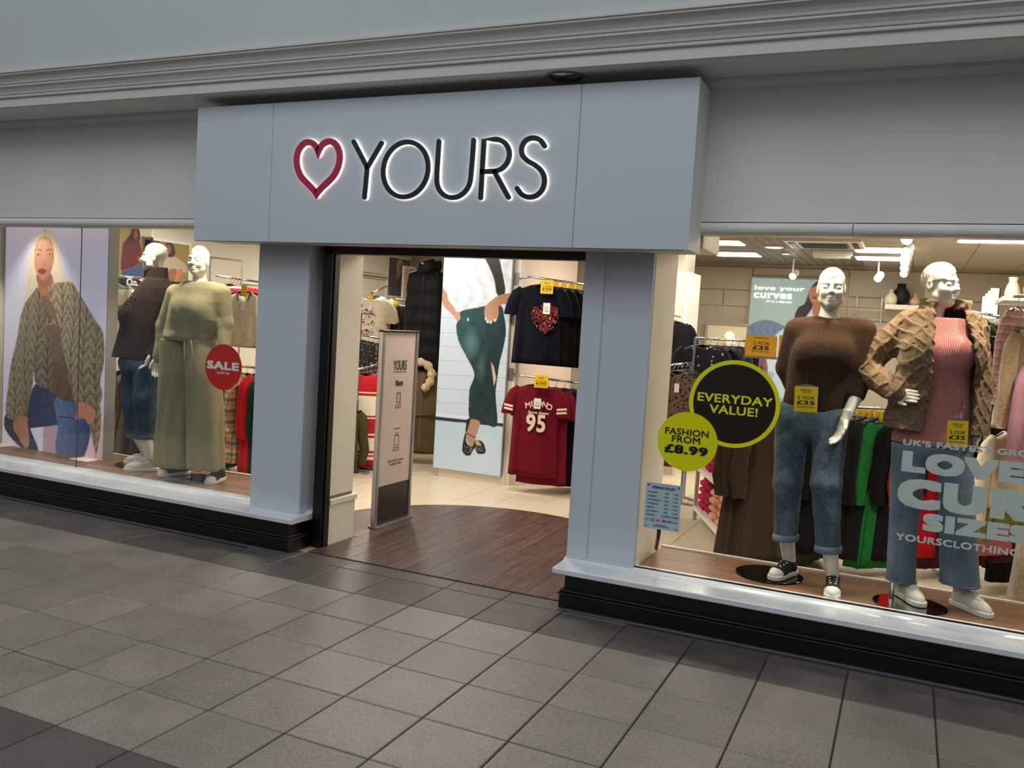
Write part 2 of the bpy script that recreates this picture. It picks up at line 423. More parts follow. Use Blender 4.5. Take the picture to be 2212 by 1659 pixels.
for r in range(-1, 9):
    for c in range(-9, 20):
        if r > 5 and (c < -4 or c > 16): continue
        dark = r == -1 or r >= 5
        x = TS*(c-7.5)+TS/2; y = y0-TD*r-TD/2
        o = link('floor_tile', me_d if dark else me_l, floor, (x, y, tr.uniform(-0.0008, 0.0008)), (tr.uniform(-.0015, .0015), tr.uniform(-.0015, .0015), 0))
me_t = tile_mesh('threshold_tile', TS-0.006, 0.17, 0.03, M_TILED)
for c in range(4, 11): link('threshold_tile', me_t, floor, (TS*(c-7.5)+TS/2, -0.017, -0.001))

# ------------------------------------------------------------------ shop floor
def far_tiles():
    t = NT('cream_tile_grid'); b = t.n('ShaderNodeTexBrick'); t.l(t.coord('Object'), b.inputs['Vector']); b.offset = 0.0; b.squash = 1.0
    b.inputs['Scale'].default_value = 1.0; b.inputs['Brick Width'].default_value = 0.36; b.inputs['Row Height'].default_value = 0.36; b.inputs['Mortar Size'].default_value = 0.003
    b.inputs['Color1'].default_value = rgb(214, 200, 176); b.inputs['Color2'].default_value = rgb(208, 193, 168); b.inputs['Mortar'].default_value = rgb(128, 112, 94)
    t.l(b.outputs['Color'], t.b.inputs['Base Color']); t.b.inputs['Roughness'].default_value = 0.3; return t.m
sfloor = MB().box(-5.2, 4.3, 0.07, 8.2, -0.2, -0.005).build('floor', far_tiles())
struct(sfloor, 'cream tiled floor inside the shop')
SQ = 0.36
me_s = tile_mesh('floor_tile', SQ-0.005, SQ-0.005, 0.02, M_SHOPTILE, 0.002)
def in_mat(x, y): return y < 0.98 and abs(x+0.19) < 1.2 or (x+0.19)**2+(y-0.98)**2 < 1.2**2
for i in range(-9, 9):
    for j in range(0, 17):
        x = 1.14+SQ*i+SQ/2; y = 0.55+SQ*j+SQ/2
        if in_mat(x, y) and y < 1.9: continue
        if x < -1.5 and y < 0.9: continue
        if x > 1.4 and y < 0.72: continue
        if x < -2.0 and y > 5.2: continue
        link('floor_tile', me_s, sfloor, (x, y, 0))
# entrance mat of dark vinyl planks with a round inner end
emat = MB().box(-1.0, 0.93, 0.07, 0.98, -0.05, 0.001).build('wood_floor', M_WOODD); tag(emat, 'dark brown wood plank flooring with curved inner edge in the shop doorway', 'floor', kind='structure')
del emat['category']
pr = random.Random(11); cx, cyc, rr = -0.19, 0.98, 1.355
x = cx-rr
while x < cx+rr-0.02:
    x2 = min(x+0.148, cx+rr); a0 = max(x, -1.0) if False else x
    def ymax(q): return cyc+math.sqrt(max(0, rr*rr-(q-cx)**2))
    ys = 0.075 if -1.02 < (x+x2)/2 < 0.95 else 0.62
    y = ys-pr.uniform(0, 0.8)
    while y < max(ymax(x), ymax(x2)):
        yl = max(y, ys); ln = 0.95; yt = y+ln
        xs = [x+0.001+(x2-x-0.002)*k/4 for k in range(5)]
        top = [(q, min(yt-0.002, ymax(q))) for q in xs]
        if max(p[1] for p in top) > yl+0.02:
            top = [(q, max(t, yl+0.001)) for q, t in top]
            cxp = (x+x2)/2; pts = [(xs[0]-cxp, yl-yl), (xs[-1]-cxp, 0)]+[(q-cxp, t-yl) for q, t in reversed(top)]
            o = MB().prism(pts, -0.02, 0.005).build('plank', M_WOODD, emat, loc=(cxp, yl, 0))
        y = yt
    x = x2

# the far side of the mall, behind the photographer
struct(MB().box(-40, 30, -10.4, -10.2, 0, 4.2).build('wall_opposite', mat('dim_grey_shopfront', rgb(150, 148, 144), 0.6, noise=0.3, nscale=0.7)), 'dim grey shopfronts on the far side of the mall')
# ------------------------------------------------------------------ bulkhead, cornice, soffit, fascia
struct(MB().box(-10, 10, -0.30, 0.0, 3.37, 6.2).build('wall_upper', M_WALLUP), 'pale grey bulkhead wall above the cornice')
for xx in (-3.62, -0.02, 3.6):
    o = MB().box(xx-0.0015, xx+0.0015, -0.3015, -0.2985, 3.40, 6.2).build('panel_joint', M_CORN, bpy.data.objects['wall_upper'])
prof = [(-.22, 3.15), (-.22, 3.212), (-.228, 3.216), (-.238, 3.217), (-.240, 3.226), (-.238, 3.233), (-.246, 3.238), (-.250, 3.252), (-.262, 3.272), (-.275, 3.283), (-.281, 3.287), (-.281, 3.300), (-.289, 3.304), (-.292, 3.318), (-.303, 3.338), (-.318, 3.352), (-.334, 3.357), (-.334, 3.368), (-.345, 3.371), (-.346, 3.384), (-.30, 3.388), (-.18, 3.388), (-.18, 3.15)]
struct(MB().prism(prof, -10, 10, 'x').build('trim_1', M_CORN), 'moulded pale grey cornice running above the shopfront')
struct(MB().box(-10, 10, -0.18, 0.4, 3.15, 3.2).build('ceiling', M_FASC), 'grey soffit above the shop sign')
cv = [(0.2, 3.095), (0.19, 3.10), (0.165, 3.112), (0.152, 3.13), (0.148, 3.15), (0.2, 3.15)]
struct(MB().prism(cv, -10, 10, 'x').build('trim_2', M_FASC), 'small cove strip where the fascia meets the soffit')
struct(MB().box(-10, -1.95, 0.2, 0.3, 2.34, 3.16).build('wall_left', M_FASC), 'plain grey white fascia wall above the left window')
struct(MB().box(1.55, 10, 0.2, 0.3, 2.34, 3.16).build('wall_right', M_FASC), 'plain grey white fascia wall above the right window')
def bead(x0, x1, yy):
    p = [(0.3, 2.272), (yy+0.0, 2.272)]+[(yy-0.032*math.cos(R(a)), 2.307+0.033*math.sin(R(a))) for a in range(-88, 91, 12)]+[(yy, 2.3405), (yy, 2.345), (0.3, 2.345)]
    return MB().prism(p, x0, x1, 'x')
struct(bead(-10, -1.9, 0.2).build('trim_3', M_FASC), 'rounded window head moulding over the left window')
struct(bead(1.55, 2.42, 0.2).build('trim_4', M_FASC), 'rounded window head moulding over the right window beside the sign')
struct(bead(2.424, 10, 0.2).build('trim_5', M_FASC), 'rounded window head moulding over the right window')
# inner wall above the door and shutter box
struct(MB().box(-2.1, 1.6, 0.26, 0.72, 2.20, 2.8).build('wall_shutter_box', M_CREAM), 'cream boxed bulkhead behind the sign')
# downlight
dl = thing('downlight', 'round chrome recessed downlight in the soffit above the sign', 'light', (0.795, -0.055, 3.15))
MB().lathe([(0.115, 0.0), (0.118, -0.008), (0.104, -0.010), (0.095, 0.0)]).build('ring', M_STEEL, dl, smooth=False)
MB().lathe([(0.095, -0.004), (0.088, 0.02), (0.06, 0.09)]).build('reflector', M_CHROME, dl, smooth=True)

# ------------------------------------------------------------------ sign box
SY = -0.10
sg = thing('shop_sign', 'projecting pale blue grey sign box with red heart and black YOURS lettering', 'sign', (-0.19, 0.05, 2.155))
def off(o, root):
    o.location = Vector(o.location)-Vector(root.location); return o
for (a, b) in ((-1.985, -1.311), (-1.308, 0.9155), (0.9185, 1.600)):
    off(MB().box(a, b, SY, SY+0.02, 2.152, 3.088).build('panel', M_SIGN, sg, bevel=0.0015), sg)
off(MB().box(-1.982, 1.597, SY+0.02, 0.2, 2.158, 3.086).build('box_body', M_FASC, sg), sg)
off(MB().box(-1.98, 1.58, SY+0.012, SY+0.03, 2.148, 2.158).build('bottom_edge', M_STEEL, sg), sg)
M_HEART = mat('crimson_heart_face', rgb(186, 22, 66), 0.4); M_LETB = mat('black_letter_face', rgb(10, 10, 11), 0.4)
M_HALO = mat('letter_backlight', (1.0, 0.95, 0.86, 1), 0.5, emit=3.2)
def SP(px, py):
    p = at(px, py, SY-0.025); return (p[0], p[2])
def letter(name, paths, w, m, label=None):
    mb = MB(); hb = MB()
    for pts, cl in paths:
        stroke(mb, pts, w, SY-0.030, SY-0.014, cl); stroke(hb, pts, w*0.80, SY-0.012, SY-0.008, cl)
    o = off(mb.build(name, m, sg, fix=True), sg)
    h = off(hb.build('backlight', M_HALO, sg, fix=True), sg)
    h.parent = o; h.location = (0, 0, 0)
    if label: o['label'] = label
    return o
# outlines traced on the sign's plane
zt, zb = 2.826, 2.443
def bez(p0, p1, p2, p3, n=12):
    return [tuple((1-t)**3*np.array(p0)+3*(1-t)**2*t*np.array(p1)+3*(1-t)*t*t*np.array(p2)+t**3*np.array(p3)) for t in [i/n for i in range(n)]]
HX = (SP(633, 370)[0]+SP(739, 370)[0])/2; HW = (SP(739, 370)[0]-SP(633, 370)[0])/2-0.021
hz = zb+0.028
half = bez((HX, 2.744), (HX+0.02, 2.81), (HX+0.09, 2.825), (HX+0.125, 2.80))+bez((HX+0.125, 2.80), (HX+0.195, 2.755), (HX+0.185, 2.65), (HX+0.13, 2.585))+bez((HX+0.13, 2.585), (HX+0.09, 2.545), (HX+0.03, 2.51), (HX, hz))
sc_h = HW/0.178
half = [(HX+(p[0]-HX)*sc_h, p[1]) for p in half]
heart = half+[(HX, hz)]+[(2*HX-p[0], p[1]) for p in reversed(half[1:])]
letter('heart', [(heart, True)], 0.040, M_HEART, 'open crimson heart outline')
LW = 0.029
xs = lambda p: SP(p, 365)[0]
t_, b_ = zt-0.015, zb+0.015
mid = (t_+b_)/2
YX = SP(793, 365)[0]
letter('letter_y', [([SP(764, 306), SP(793, 362)], False), ([SP(824, 309), SP(793, 362), SP(787, 426)], False)], LW, M_LETB)
def pxarc(cx, cy, rx, ry, a0, a1, n=22): return [SP(cx+rx*math.cos(R(a0+(a1-a0)*i/n)) - 0.075*(cy-ry*math.sin(R(a0+(a1-a0)*i/n))-cy), cy-ry*math.sin(R(a0+(a1-a0)*i/n))) for i in range(n+1)]
letter('letter_o', [(pxarc(876, 366, 48.5, 59.5, 0, 360, 48)[:-1], True)], LW, M_LETB)
letter('letter_u', [([SP(948, 305)]+[SP(943.5, 375)]+pxarc(980, 385, 36.5, 42, 180, 360)+[SP(1020.5, 340)]+[SP(1018, 303)][:0]+[SP(1023, 303)], False)], LW, M_LETB)
letter('letter_r', [([SP(1038, 427), SP(1045.5, 302), SP(1068, 301)]+pxarc(1068, 335.5, 32, 34.5, 88, -88)+[SP(1041, 371)], False), ([SP(1068, 371), SP(1098, 426)], False)], LW, M_LETB)
s_px = [(1176, 315), (1166, 302), (1150, 298), (1135, 304), (1127, 318), (1128, 334), (1139, 347), (1156, 357), (1170, 370), (1176, 388), (1172, 408), (1159, 422), (1142, 426), (1127, 420), (1117, 407)]
def smooth_open(p, n=4):
    o = []; q = [p[0]]+p+[p[-1]]
    for i in range(1, len(q)-2):
        for k in range(n):
            t = k/n; a, b, c, d = [np.array(v, float) for v in q[i-1:i+3]]
            o.append(tuple(0.5*((2*b)+(-a+c)*t+(2*a-5*b+4*c-d)*t*t+(-a+3*b-3*c+d)*t**3)))
    return o+[p[-1]]
letter('letter_s', [([SP(*p) for p in smooth_open(s_px)], False)], LW, M_LETB)

# ------------------------------------------------------------------ pillars, sills, plinth
struct(MB().box(-1.572, -1.125, 0.12, 0.30, 0.236, 2.16).build('trim_6', M_PILL, bevel=0.003), 'pale blue grey pillar between the left window and the door')
p7 = struct(MB().box(0.925, 1.335, 0.185, 0.30, 0.236, 2.16).build('trim_7', M_PILL, bevel=0.002), 'pale blue grey panelled pillar between the door and the right window')
MB().box(0.905, 1.035, 0.172, 0.30, 0.236, 2.16).build('stile', M_PILL, p7, bevel=0.003)
MB().box(1.035, 1.33, 0.176, 0.2, 0.236, 0.268).build('bottom_rail', M_PILL, p7, bevel=0.002)
def sill(name, x0, x1, yb, label):
    p = [(yb, 0.20), (-0.03, 0.20), (-0.033, 0.204), (-0.033, 0.230), (-0.028, 0.236), (yb-0.125, 0.2385), (yb-0.105, 0.242), (yb-0.09, 0.252), (yb-0.06, 0.258), (yb, 0.26)]
    return struct(MB().prism(p, x0, x1, 'x').build(name, M_SILL, bevel=0.0), label)
sill('window_sill_left', -10, -1.07, 0.30, 'glossy white window sill under the left shop window')
sill('window_sill_right', 0.895, 10, 0.26, 'glossy white window sill under the right shop window')
def plinth(name, x0, x1, label, le=0, re=0):
    root = thing(name, label, None, (0, 0, 0), kind='structure')
    MB().box(x0-0.03*le, x1+0.03*re, -0.05, 0.3, 0, 0.088).build('skirting_board', M_BLACK, root, bevel=0.003)
    MB().box(x0-0.042*le, x1+0.042*re, -0.058, 0.3, 0.088, 0.100).build('bead', M_BLACK, root, bevel=0.005)
    MB().box(x0-0.03*le, x1+0.03*re, -0.044, 0.3, 0.100, 0.116).build('bead', M_BLACK, root, bevel=0.006)
    MB().box(x0, x1, -0.012, 0.3, 0.116, 0.2).build('stall_riser', M_BLACK, root)
plinth('baseboard_left', -10, -1.11, 'black moulded stall riser below the left window', re=1)
plinth('baseboard_right', 0.985, 10, 'black moulded stall riser below the right window', le=1)
M_SEAL = mat('grey_floor_sealant', rgb(78, 82, 88), 0.4, noise=0.2, nscale=20)
for k, (a, b) in enumerate(((-10, -1.08), (0.955, 10))):
    struct(MB().box(a, b, -0.075, -0.04, -0.005, 0.007).build('trim_%d' % (8+k), M_SEAL, bevel=0.003), 'grey sealant strip along the foot of the %s stall riser' % ('left' if k == 0 else 'right'))

# ------------------------------------------------------------------ door frame and reveals
df = thing('door_1', 'black metal frame of the open shop doorway', None, (0, 0, 0), kind='structure')
MB().box(-1.065, -0.99, 0.20, 0.29, 0, 2.165).build('post', M_BLACKM, df, bevel=0.003)
MB().box(-0.99, -0.978, 0.225, 0.28, 0, 2.12).build('post_stop', M_BLACKM, df)
MB().box(0.893, 0.935, 0.205, 0.29, 0, 2.165).build('post', M_BLACKM, df, bevel=0.003)
MB().box(-1.065, 0.935, 0.20, 0.29, 2.106, 2.165).build('head_bar', M_BLACKM, df, bevel=0.003)
MB().box(-1.03, 0.9, 0.29, 0.40, 2.122, 2.165).build('shutter_guide', M_BLACKM, df)
ip = thing('wall_reveal_left', 'cream inner pillar at the left side of the doorway', None, kind='structure')
MB().box(-1.52, -1.0, 0.292, 0.60, 0.36, 2.75).build('pillar', M_CREAM, ip)
MB().box(-1.53, -0.985, 0.292, 0.615, 0.0, 0.295).build('base_block', M_CREAM, ip, bevel=0.003)
MB().box(-1.535, -0.975, 0.292, 0.63, 0.295, 0.335).build('base_cap', M_CREAM, ip, bevel=0.003)
MB().box(-1.515, -1.003, 0.292, 0.595, 0.335, 0.36).build('shadow_gap', M_GREYP, ip)
struct(MB().box(0.937, 1.30, 0.30, 0.60, 0.0, 2.75).build('wall_reveal_right', M_CREAM), 'cream inner pillar at the right side of the doorway')
struct(MB().box(1.30, 1.338, 0.215, 0.745, 0.25, 2.25).build('wall_display_right', M_CREAM), 'cream side panel of the right window display')

# ------------------------------------------------------------------ window glass
def pane(root, x0, x1, y, z0, z1): return MB().box(x0, x1, y, y+0.008, z0, z1).build('pane', M_GLASS, root)
w1 = thing('window_1', 'large left shop window of two butt jointed panes', None, kind='structure')
GL, GR = 0.262, 0.212
xs1 = float(at(170, 740, GL)[0])
pane(w1, -5.14, xs1-0.003, GL, 0.25, 2.30); pane(w1, xs1+0.003, -1.56, GL, 0.25, 2.30)
MB().box(xs1-0.003, xs1+0.003, GL+0.001, GL+0.007, 0.25, 2.30).build('silicone_joint', M_GREYP, w1)
MB().box(-5.14, -1.56, GL-0.012, GL+0.02, 0.255, 0.262).build('bottom_bead', M_SILL, w1)
w2 = thing('window_2', 'large right shop window', None, kind='structure')
pane(w2, 1.338, 4.22, GR, 0.25, 2.30)
MB().box(1.335, 4.22, GR-0.010, GR+0.012, 0.256, 0.2635).build('bottom_bead', M_BLACKM, w2)

struct(MB().box(-10, -5.13, 0.12, 0.30, 0.236, 2.30).build('trim_11', M_PILL, bevel=0.003), 'pale blue grey pier at the far left of the shopfront')
struct(MB().box(4.21, 10, 0.12, 0.30, 0.236, 2.30).build('trim_12', M_PILL, bevel=0.003), 'pale blue grey pier at the far right of the shopfront')
# ------------------------------------------------------------------ shop shell
struct(MB().box(-5.3, -5.12, 0.27, 8.3, 0, 2.8).build('wall_shop_left', M_CREAM), 'cream left wall of the shop')
struct(MB().box(4.2, 4.4, 0.27, 8.3, 0, 2.8).build('wall_shop_right', M_CREAM), 'cream right wall of the shop')
bw = struct(MB().box(-5.3, 4.4, 8.1, 8.3, 0, 2.8).build('wall_back', M_CREAM2), 'beige panelled back wall of the shop')
for k, (a, b, c, d) in enumerate([(-0.75, 0.20, 2.14, 2.36), (0.22, 0.60, 2.14, 2.36), (-0.75, 0.6, 2.38, 2.70), (0.62, 1.9, 2.60, 2.70), (1.92, 4.19, 2.34, 2.70), (1.92, 4.19, 2.02, 2.32), (1.92, 4.19, 1.2, 2.0)]):
    MB().box(a, b, 8.07, 8.1, c, d).build('wall_panel', M_CREAM2, bw, bevel=0.003)
cl = struct(MB().box(-5.3, 4.4, 0.3, 8.3, 2.765, 2.9).build('ceiling', M_CEILS), 'suspended ceiling inside the shop')
me_c = tile_mesh('ceiling_tile', 0.594, 0.594, 0.012, M_CEIL, 0.003); me_c.transform(Matrix.Rotation(math.pi, 4, 'X')); me_c.update()
me_cs = tile_mesh('metal_ceiling_strip', 0.112, 1.19, 0.012, M_CEILS, 0.003); me_cs.transform(Matrix.Rotation(math.pi, 4, 'X')); me_cs.update()
for i in range(4):
    for j in range(12): link('ceiling_tile', me_c, cl, (2.1+0.6*i+0.3, 0.9+0.6*j+0.3, 2.752))
for i in range(22):
    for j in range(5): link('metal_ceiling_strip', me_cs, cl, (-0.5+0.118*i+0.06, 2.1+1.2*j+0.6, 2.752))
def platform(name, x0, x1, y0_, y1_, label):
    r = struct(MB().box(x0, x1, y0_, y1_, 0.0, 0.244).build(name, M_CREAM), label)
    MB().box(x0, x1, y1_, y1_+0.022, 0.0, 0.262).build('edge_strip', M_CREAM, r)
    q = random.Random(int(abs(x0)*100)); yy = y0_
    while yy < y1_-0.01:
        y2 = min(yy+0.16, y1_); xx = x0-q.uniform(0, 1.0)
        while xx < x1:
            a, b = max(xx, x0), min(xx+1.2, x1)
            if b-a > 0.01: MB().box(0.0008, b-a-0.0008, 0.0006, y2-yy-0.0006, -0.006, 0.0).build('plank', M_WOODP, r, loc=(a, yy, 0.25))
            xx += 1.2
        yy = y2
platform('platform_left', -5.12, -1.53, 0.275, 0.97, 'wood topped display platform in the left window')
platform('platform_right', 1.338, 4.2, 0.225, 0.84, 'wood topped display platform in the right window')
# ceiling panel lights
M_LAMP = mat('lit_ceiling_panel', (1.0, 0.93, 0.82, 1), 0.5, emit=7.0)
def panel_light(x, y, w, d, label, p=30):
    t = thing('ceiling_light', label, 'light', (x, y, 2.735), group='lit ceiling panels')
    MB().box(-w/2-0.02, w/2+0.02, -d/2-0.02, d/2+0.02, 0.002, 0.015).build('frame', M_WHITE, t)
    MB().box(-w/2, w/2, -d/2, d/2, -0.004, 0.004).build('diffuser', M_LAMP, t)
    area_light('panel_lamp', (0, 0, -0.012), w, p, (1.0, 0.90, 0.76), (0, 0, 0), d, t)
M_SPOT = mat('lit_spot_lens', (1.0, 0.97, 0.9, 1), 0.5, emit=14.0)
for k, (px, py, w, d) in enumerate([(1553, 525, 0.5, 0.45), (1590, 550, 0.55, 0.5), (1905, 541, 0.55, 0.5), (1903, 559, 0.55, 0.45)]):
    p = atz(px, py, 2.735)
    panel_light(p[0], p[1], w, d, ['bright ceiling panel light nearest the sign box', 'bright ceiling panel light above the love your curves poster', 'nearer of two long ceiling lights above the middle of the right window', 'farther of two long ceiling lights above the middle of the right window'][k], 9)
for k, (x, y, lab) in enumerate([(-3.9, 2.2, 'added unseen ceiling panel light over the left wall rails'), (-3.6, 5.2, 'added unseen ceiling panel light over the far left corner'), (-0.5, 1.8, 'added unseen ceiling panel light just inside the doorway'), (-1.9, 2.6, 'added unseen ceiling panel light in front of the skirt lightbox'), (0.2, 4.4, 'added unseen ceiling panel light over the t-shirt rails'), (2.9, 2.2, 'added unseen ceiling panel light behind the right window'), (3.4, 4.4, 'added unseen ceiling panel light over the right wall')]):
    panel_light(x, y, 0.6, 0.6, lab, (34, 44, 20, 22, 20, 20, 18)[k])  # out-of-view panels, added only to light the shop interior
def spot_lamp(x, y, z, tx, ty, tz, label, power=60, group='display spotlights', ang=75, color=(1.0, 0.88, 0.70)):
    d = Vector((tx-x, ty-y, tz-z)).normalized(); q = d.to_track_quat('-Z', 'Y')
    t = thing('spotlight', label, 'light', (x, y, z), group=group)
    h = MB().lathe([(0.03, 0.09), (0.034, 0.08), (0.036, 0.0), (0.03, 0.0)], n=14).build('housing', M_WHITE, t); h.rotation_euler = q.to_euler()
    l_ = MB().lathe([(0.028, 0.001), (0.028, -0.002)], n=14).build('lens', M_SPOT, h)
    MB().tube([(0, 0, 0.06), (0, 0, 2.752-z)], 0.008).build('stem', M_WHITE, t)
    l = bpy.data.lights.new('spot_lamp', 'SPOT'); l.energy = power; l.color = color; l.spot_size = R(ang); l.spot_blend = 0.6; l.shadow_soft_size = 0.04
    o = bpy.data.objects.new('spot_lamp', l); COL.objects.link(o); o.parent = t; o.location = d*0.012; o.rotation_euler = q.to_euler()
for x, tx, s in ((-4.55, -4.6, 'over the poster'), (-3.1, -3.15, 'over the brown jacket mannequin'), (-2.2, -2.5, 'over the sage set mannequin')):
    spot_lamp(x, 0.36, 2.55, tx, 0.62, 1.3, 'white display spotlight '+s, 58)
for x, tx, s in ((1.75, 2.2, 'near the cream side panel'), (2.35, 2.35, 'over the brown sweater mannequin'), (2.95, 2.9, 'over the quilted jacket mannequin'), (3.6, 3.3, 'at the far right of the right window')):
    spot_lamp(x, 0.33, 2.58, tx, 0.60, 1.3, 'white display spotlight '+s, 58)
# ------------------------------------------------------------------ mannequins
M_MANN = mat('glossy_cream_mannequin', rgb(224, 217, 200), 0.22, coat=0.5)
M_SHOEW = mat('off_white_leather', rgb(232, 226, 210), 0.5, noise=0.04, nscale=25, bump=0.08, bscale=60)
M_SOLEW = mat('white_rubber_sole', rgb(240, 236, 226), 0.45)
M_CANVK = mat('black_canvas', rgb(18, 17, 18), 0.85, bump=0.2, bscale=400, noise=0.2, nscale=60)
M_STUD = mat('white_rubber_stud', rgb(238, 234, 226), 0.35)
M_PLATE = mat('polished_black_steel', rgb(34, 31, 30), 0.07, metal=0.9)
M_PLATEC = mat('mirror_steel_plate', rgb(205, 200, 190), 0.04, metal=1.0)

def denim(name, lo, mid, hi):
    t = NT(name); v = t.coord('Object'); a = t.noise(v, 5, 5, 0.6); b = t.noise(t.coord('Object', (260, 260, 60)), 1, 2)
    col = t.ramp(a, [(0.28, lo), (0.5, mid), (0.74, hi)])
    col = t.mixc(0.35, col, t.ramp(b, [(0.3, lo), (0.7, hi)]))
    t.l(col, t.b.inputs['Base Color']); t.b.inputs['Roughness'].default_value = 0.85; t.b.inputs['Specular IOR Level'].default_value = 0.15; t.b.inputs['Sheen Weight'].default_value = 0.04
    t.bump(b, 0.25, 0.001); MATS[name] = t.m; return t.m
M_DENIM1 = denim('mid_blue_denim', rgb(38, 50, 64), rgb(66, 82, 98), rgb(124, 139, 150))
M_DENIM2 = denim('light_blue_denim', rgb(74, 92, 112), rgb(102, 120, 138), rgb(144, 158, 170))
M_DENIM3 = denim('dark_blue_denim', rgb(26, 42, 60), rgb(44, 66, 88), rgb(88, 112, 132))
def knit(name, a, b, period=0.0125, slant=0.75, vert=False, rough=0.9):
    t = NT(name); c = t.n('ShaderNodeTexCoord'); s = t.n('ShaderNodeSeparateXYZ'); t.l(c.outputs['Object'], s.inputs[0])
    ab = t.math('ABSOLUTE', s.outputs[0])
    u = t.math('ADD', t.math('MULTIPLY', ab, 1.0 if vert else slant), t.math('MULTIPLY', s.outputs[2], 0.22 if vert else 1.0))
    u = t.math('ADD', u, t.math('MULTIPLY', t.noise(t.coord('Object'), 9, 2), 0.02))
    w = t.math('SINE', t.math('MULTIPLY', u, 6.2832/period))
    h = t.math('ADD', t.math('MULTIPLY', w, 0.5), 0.5)
    col = t.ramp(h, [(0.15, a), (0.75, b)]); t.l(col, t.b.inputs['Base Color']); t.b.inputs['Roughness'].default_value = rough; t.b.inputs['Specular IOR Level'].default_value = 0.1; t.b.inputs['Sheen Weight'].default_value = 0.08
    t.bump(h, 0.7, 0.003); MATS[name] = t.m; return t.m
M_KNITB = knit('brown_rib_knit', rgb(46, 30, 18), rgb(78, 53, 33))
M_KNITP = knit('dusty_pink_rib_knit', rgb(172, 104, 98), rgb(204, 134, 126), 0.0105, vert=True)
M_SAGE = mat('sage_jersey', rgb(156, 147, 112), 0.9, noise=0.06, nscale=30, bump=0.1, bscale=300, sheen=0.1, spec=0.15)
M_BROWNJ = mat('chocolate_soft_shell', rgb(54, 37, 30), 0.9, noise=0.08, nscale=20, bump=0.1, bscale=200, sheen=0.05, spec=0.1)
M_FUR = mat('taupe_faux_fur', rgb(126, 100, 72), 0.95, noise=0.28, nscale=60, bump=0.9, bscale=150, bdist=0.006, sheen=0.12, spec=0.1)
M_GLOSSB = mat('glossy_dark_print', rgb(70, 55, 48), 0.12, metal=0.4)

def head_field(X, Y, Z, wide=True):
    d = ell(X, Y, Z, (0, .018, .036), (.073, .093, .084))
    d = smin(d, ell(X, Y, Z, (0, -.024, -.038), (.057, .066, .078)), .035)
    d = smin(d, ell(X, Y, Z, (0, -.060, -.098), (.022, .022, .020)), .03)
    d = smin(d, cone(X, Y, Z, (-.043, -.02, -.072), (.043, -.02, -.072), .022, .022), .035)
    for s in (-1, 1):
        d = smin(d, ell(X, Y, Z, (s*.038, -.058, -.032), (.022, .020, .020)), .03)
        d = smax(d, -ell(X, Y, Z, (s*.033, -.103, .000), (.021, .020, .015)), .022)
        d = smin(d, ell(X, Y, Z, (s*.0325, -.0705, -.001), (.018, .013, .0095)), .007)
        d = smin(d, cone(X, Y, Z, (s*.013, -.083, .022), (s*.050, -.066, .021), .006, .005), .016)
        d = smin(d, ell(X, Y, Z, (s*.074, .016, -.012), (.009, .019, .031)), .008)
        d = smax(d, -ell(X, Y, Z, (s*.085, .010, -.008), (.007, .009, .017)), .006)
    d = smin(d, cone(X, Y, Z, (0, -.083, .016), (0, -.106, -.027), .0068, .0095), .011)
    d = smin(d, cone(X, Y, Z, (-.0095, -.095, -.030), (.0095, -.095, -.030), .0068, .0068), .008)
    d = smin(d, cone(X, Y, Z, (-.020, -.082, -.0605), (.020, -.082, -.0605), .0042, .0042), .005)
    d = smin(d, cone(X, Y, Z, (-.006, -.0875, -.0590), (.006, -.0875, -.0590), .0055, .0055), .008)
    d = smin(d, cone(X, Y, Z, (-.013, -.0845, -.0735), (.013, -.0845, -.0735), .0062, .0062), .005)
    zl = .052+.42*X-2.2*X*X*(X < 0)
    hair = np.clip((Z-zl)/.004, 0, 1)*np.clip((.03-Y)/.06, 0, 1)
    zl2 = .074+.30*X
    d = d-.0030*hair-.0020*np.clip((Z-zl2)/.003, 0, 1)*np.clip((.0-Y)/.05, 0, 1)*(X < .045)
    d = smin(d, cone(X, Y, Z, (0, .022, -.06), (0, .034, -.20), .050, .053, 1.05), .03)
    if wide:
        for s in (-1, 1): d = smin(d, cone(X, Y, Z, (s*.02, .036, -.215), (s*.13, .04, -.275), .045, .030), .05)
        d = smin(d, ell(X, Y, Z, (0, .02, -.30), (.13, .075, .06)), .05)
    return np.maximum(d, -(.30 if wide else .215)-Z)
def head_mesh(wide):
    P, F = surfnet(lambda X, Y, Z: head_field(X, Y, Z, wide), (-.19, -.13, -.31), (.19, .15, .14), .0036)
    o = mesh_obj('head', P, F, M_MANN, smooth=True); me = o.data; bpy.data.objects.remove(o); return me
ME_HEAD = head_mesh(True); ME_HEADN = head_mesh(False)

def hand_mesh(curl=1.0, name='hand'):
    def f(X, Y, Z):
        d = cone(X, Y, Z, (0, 0, .05), (0, 0, -.015), .026, .021, 1.15)
        d = smin(d, ell(X, Y, Z, (0, .0, -.050), (.014, .040, .052)), .02)
        for y, L, yb in ((-.029, .072, -.030), (-.0095, .082, -.010), (.0105, .076, .010), (.0285, .060, .029)):
            a = (0, yb, -.084); b = (-.10*L*curl, y, a[2]-L*.50); c = (b[0]-.24*L*curl, y, b[2]-L*.32); e = (c[0]-.22*L*curl, y, c[2]-L*.2)
            g = chain(X, Y, Z, [a, b, c, e], [.0092, .0086, .0076, .0062], .004); d = smin(d, g, .006)
        g = chain(X, Y, Z, [(-.002, -.026, -.020), (-.012, -.050, -.056), (-.020, -.055, -.090)], [.013, .0105, .0078], .006)
        return smin(d, g, .010)
    P, F = surfnet(f, (-.07, -.08, -.20), (.05, .06, .06), .003)
    o = mesh_obj(name, P, F, M_MANN, smooth=True); me = o.data; bpy.data.objects.remove(o); return me
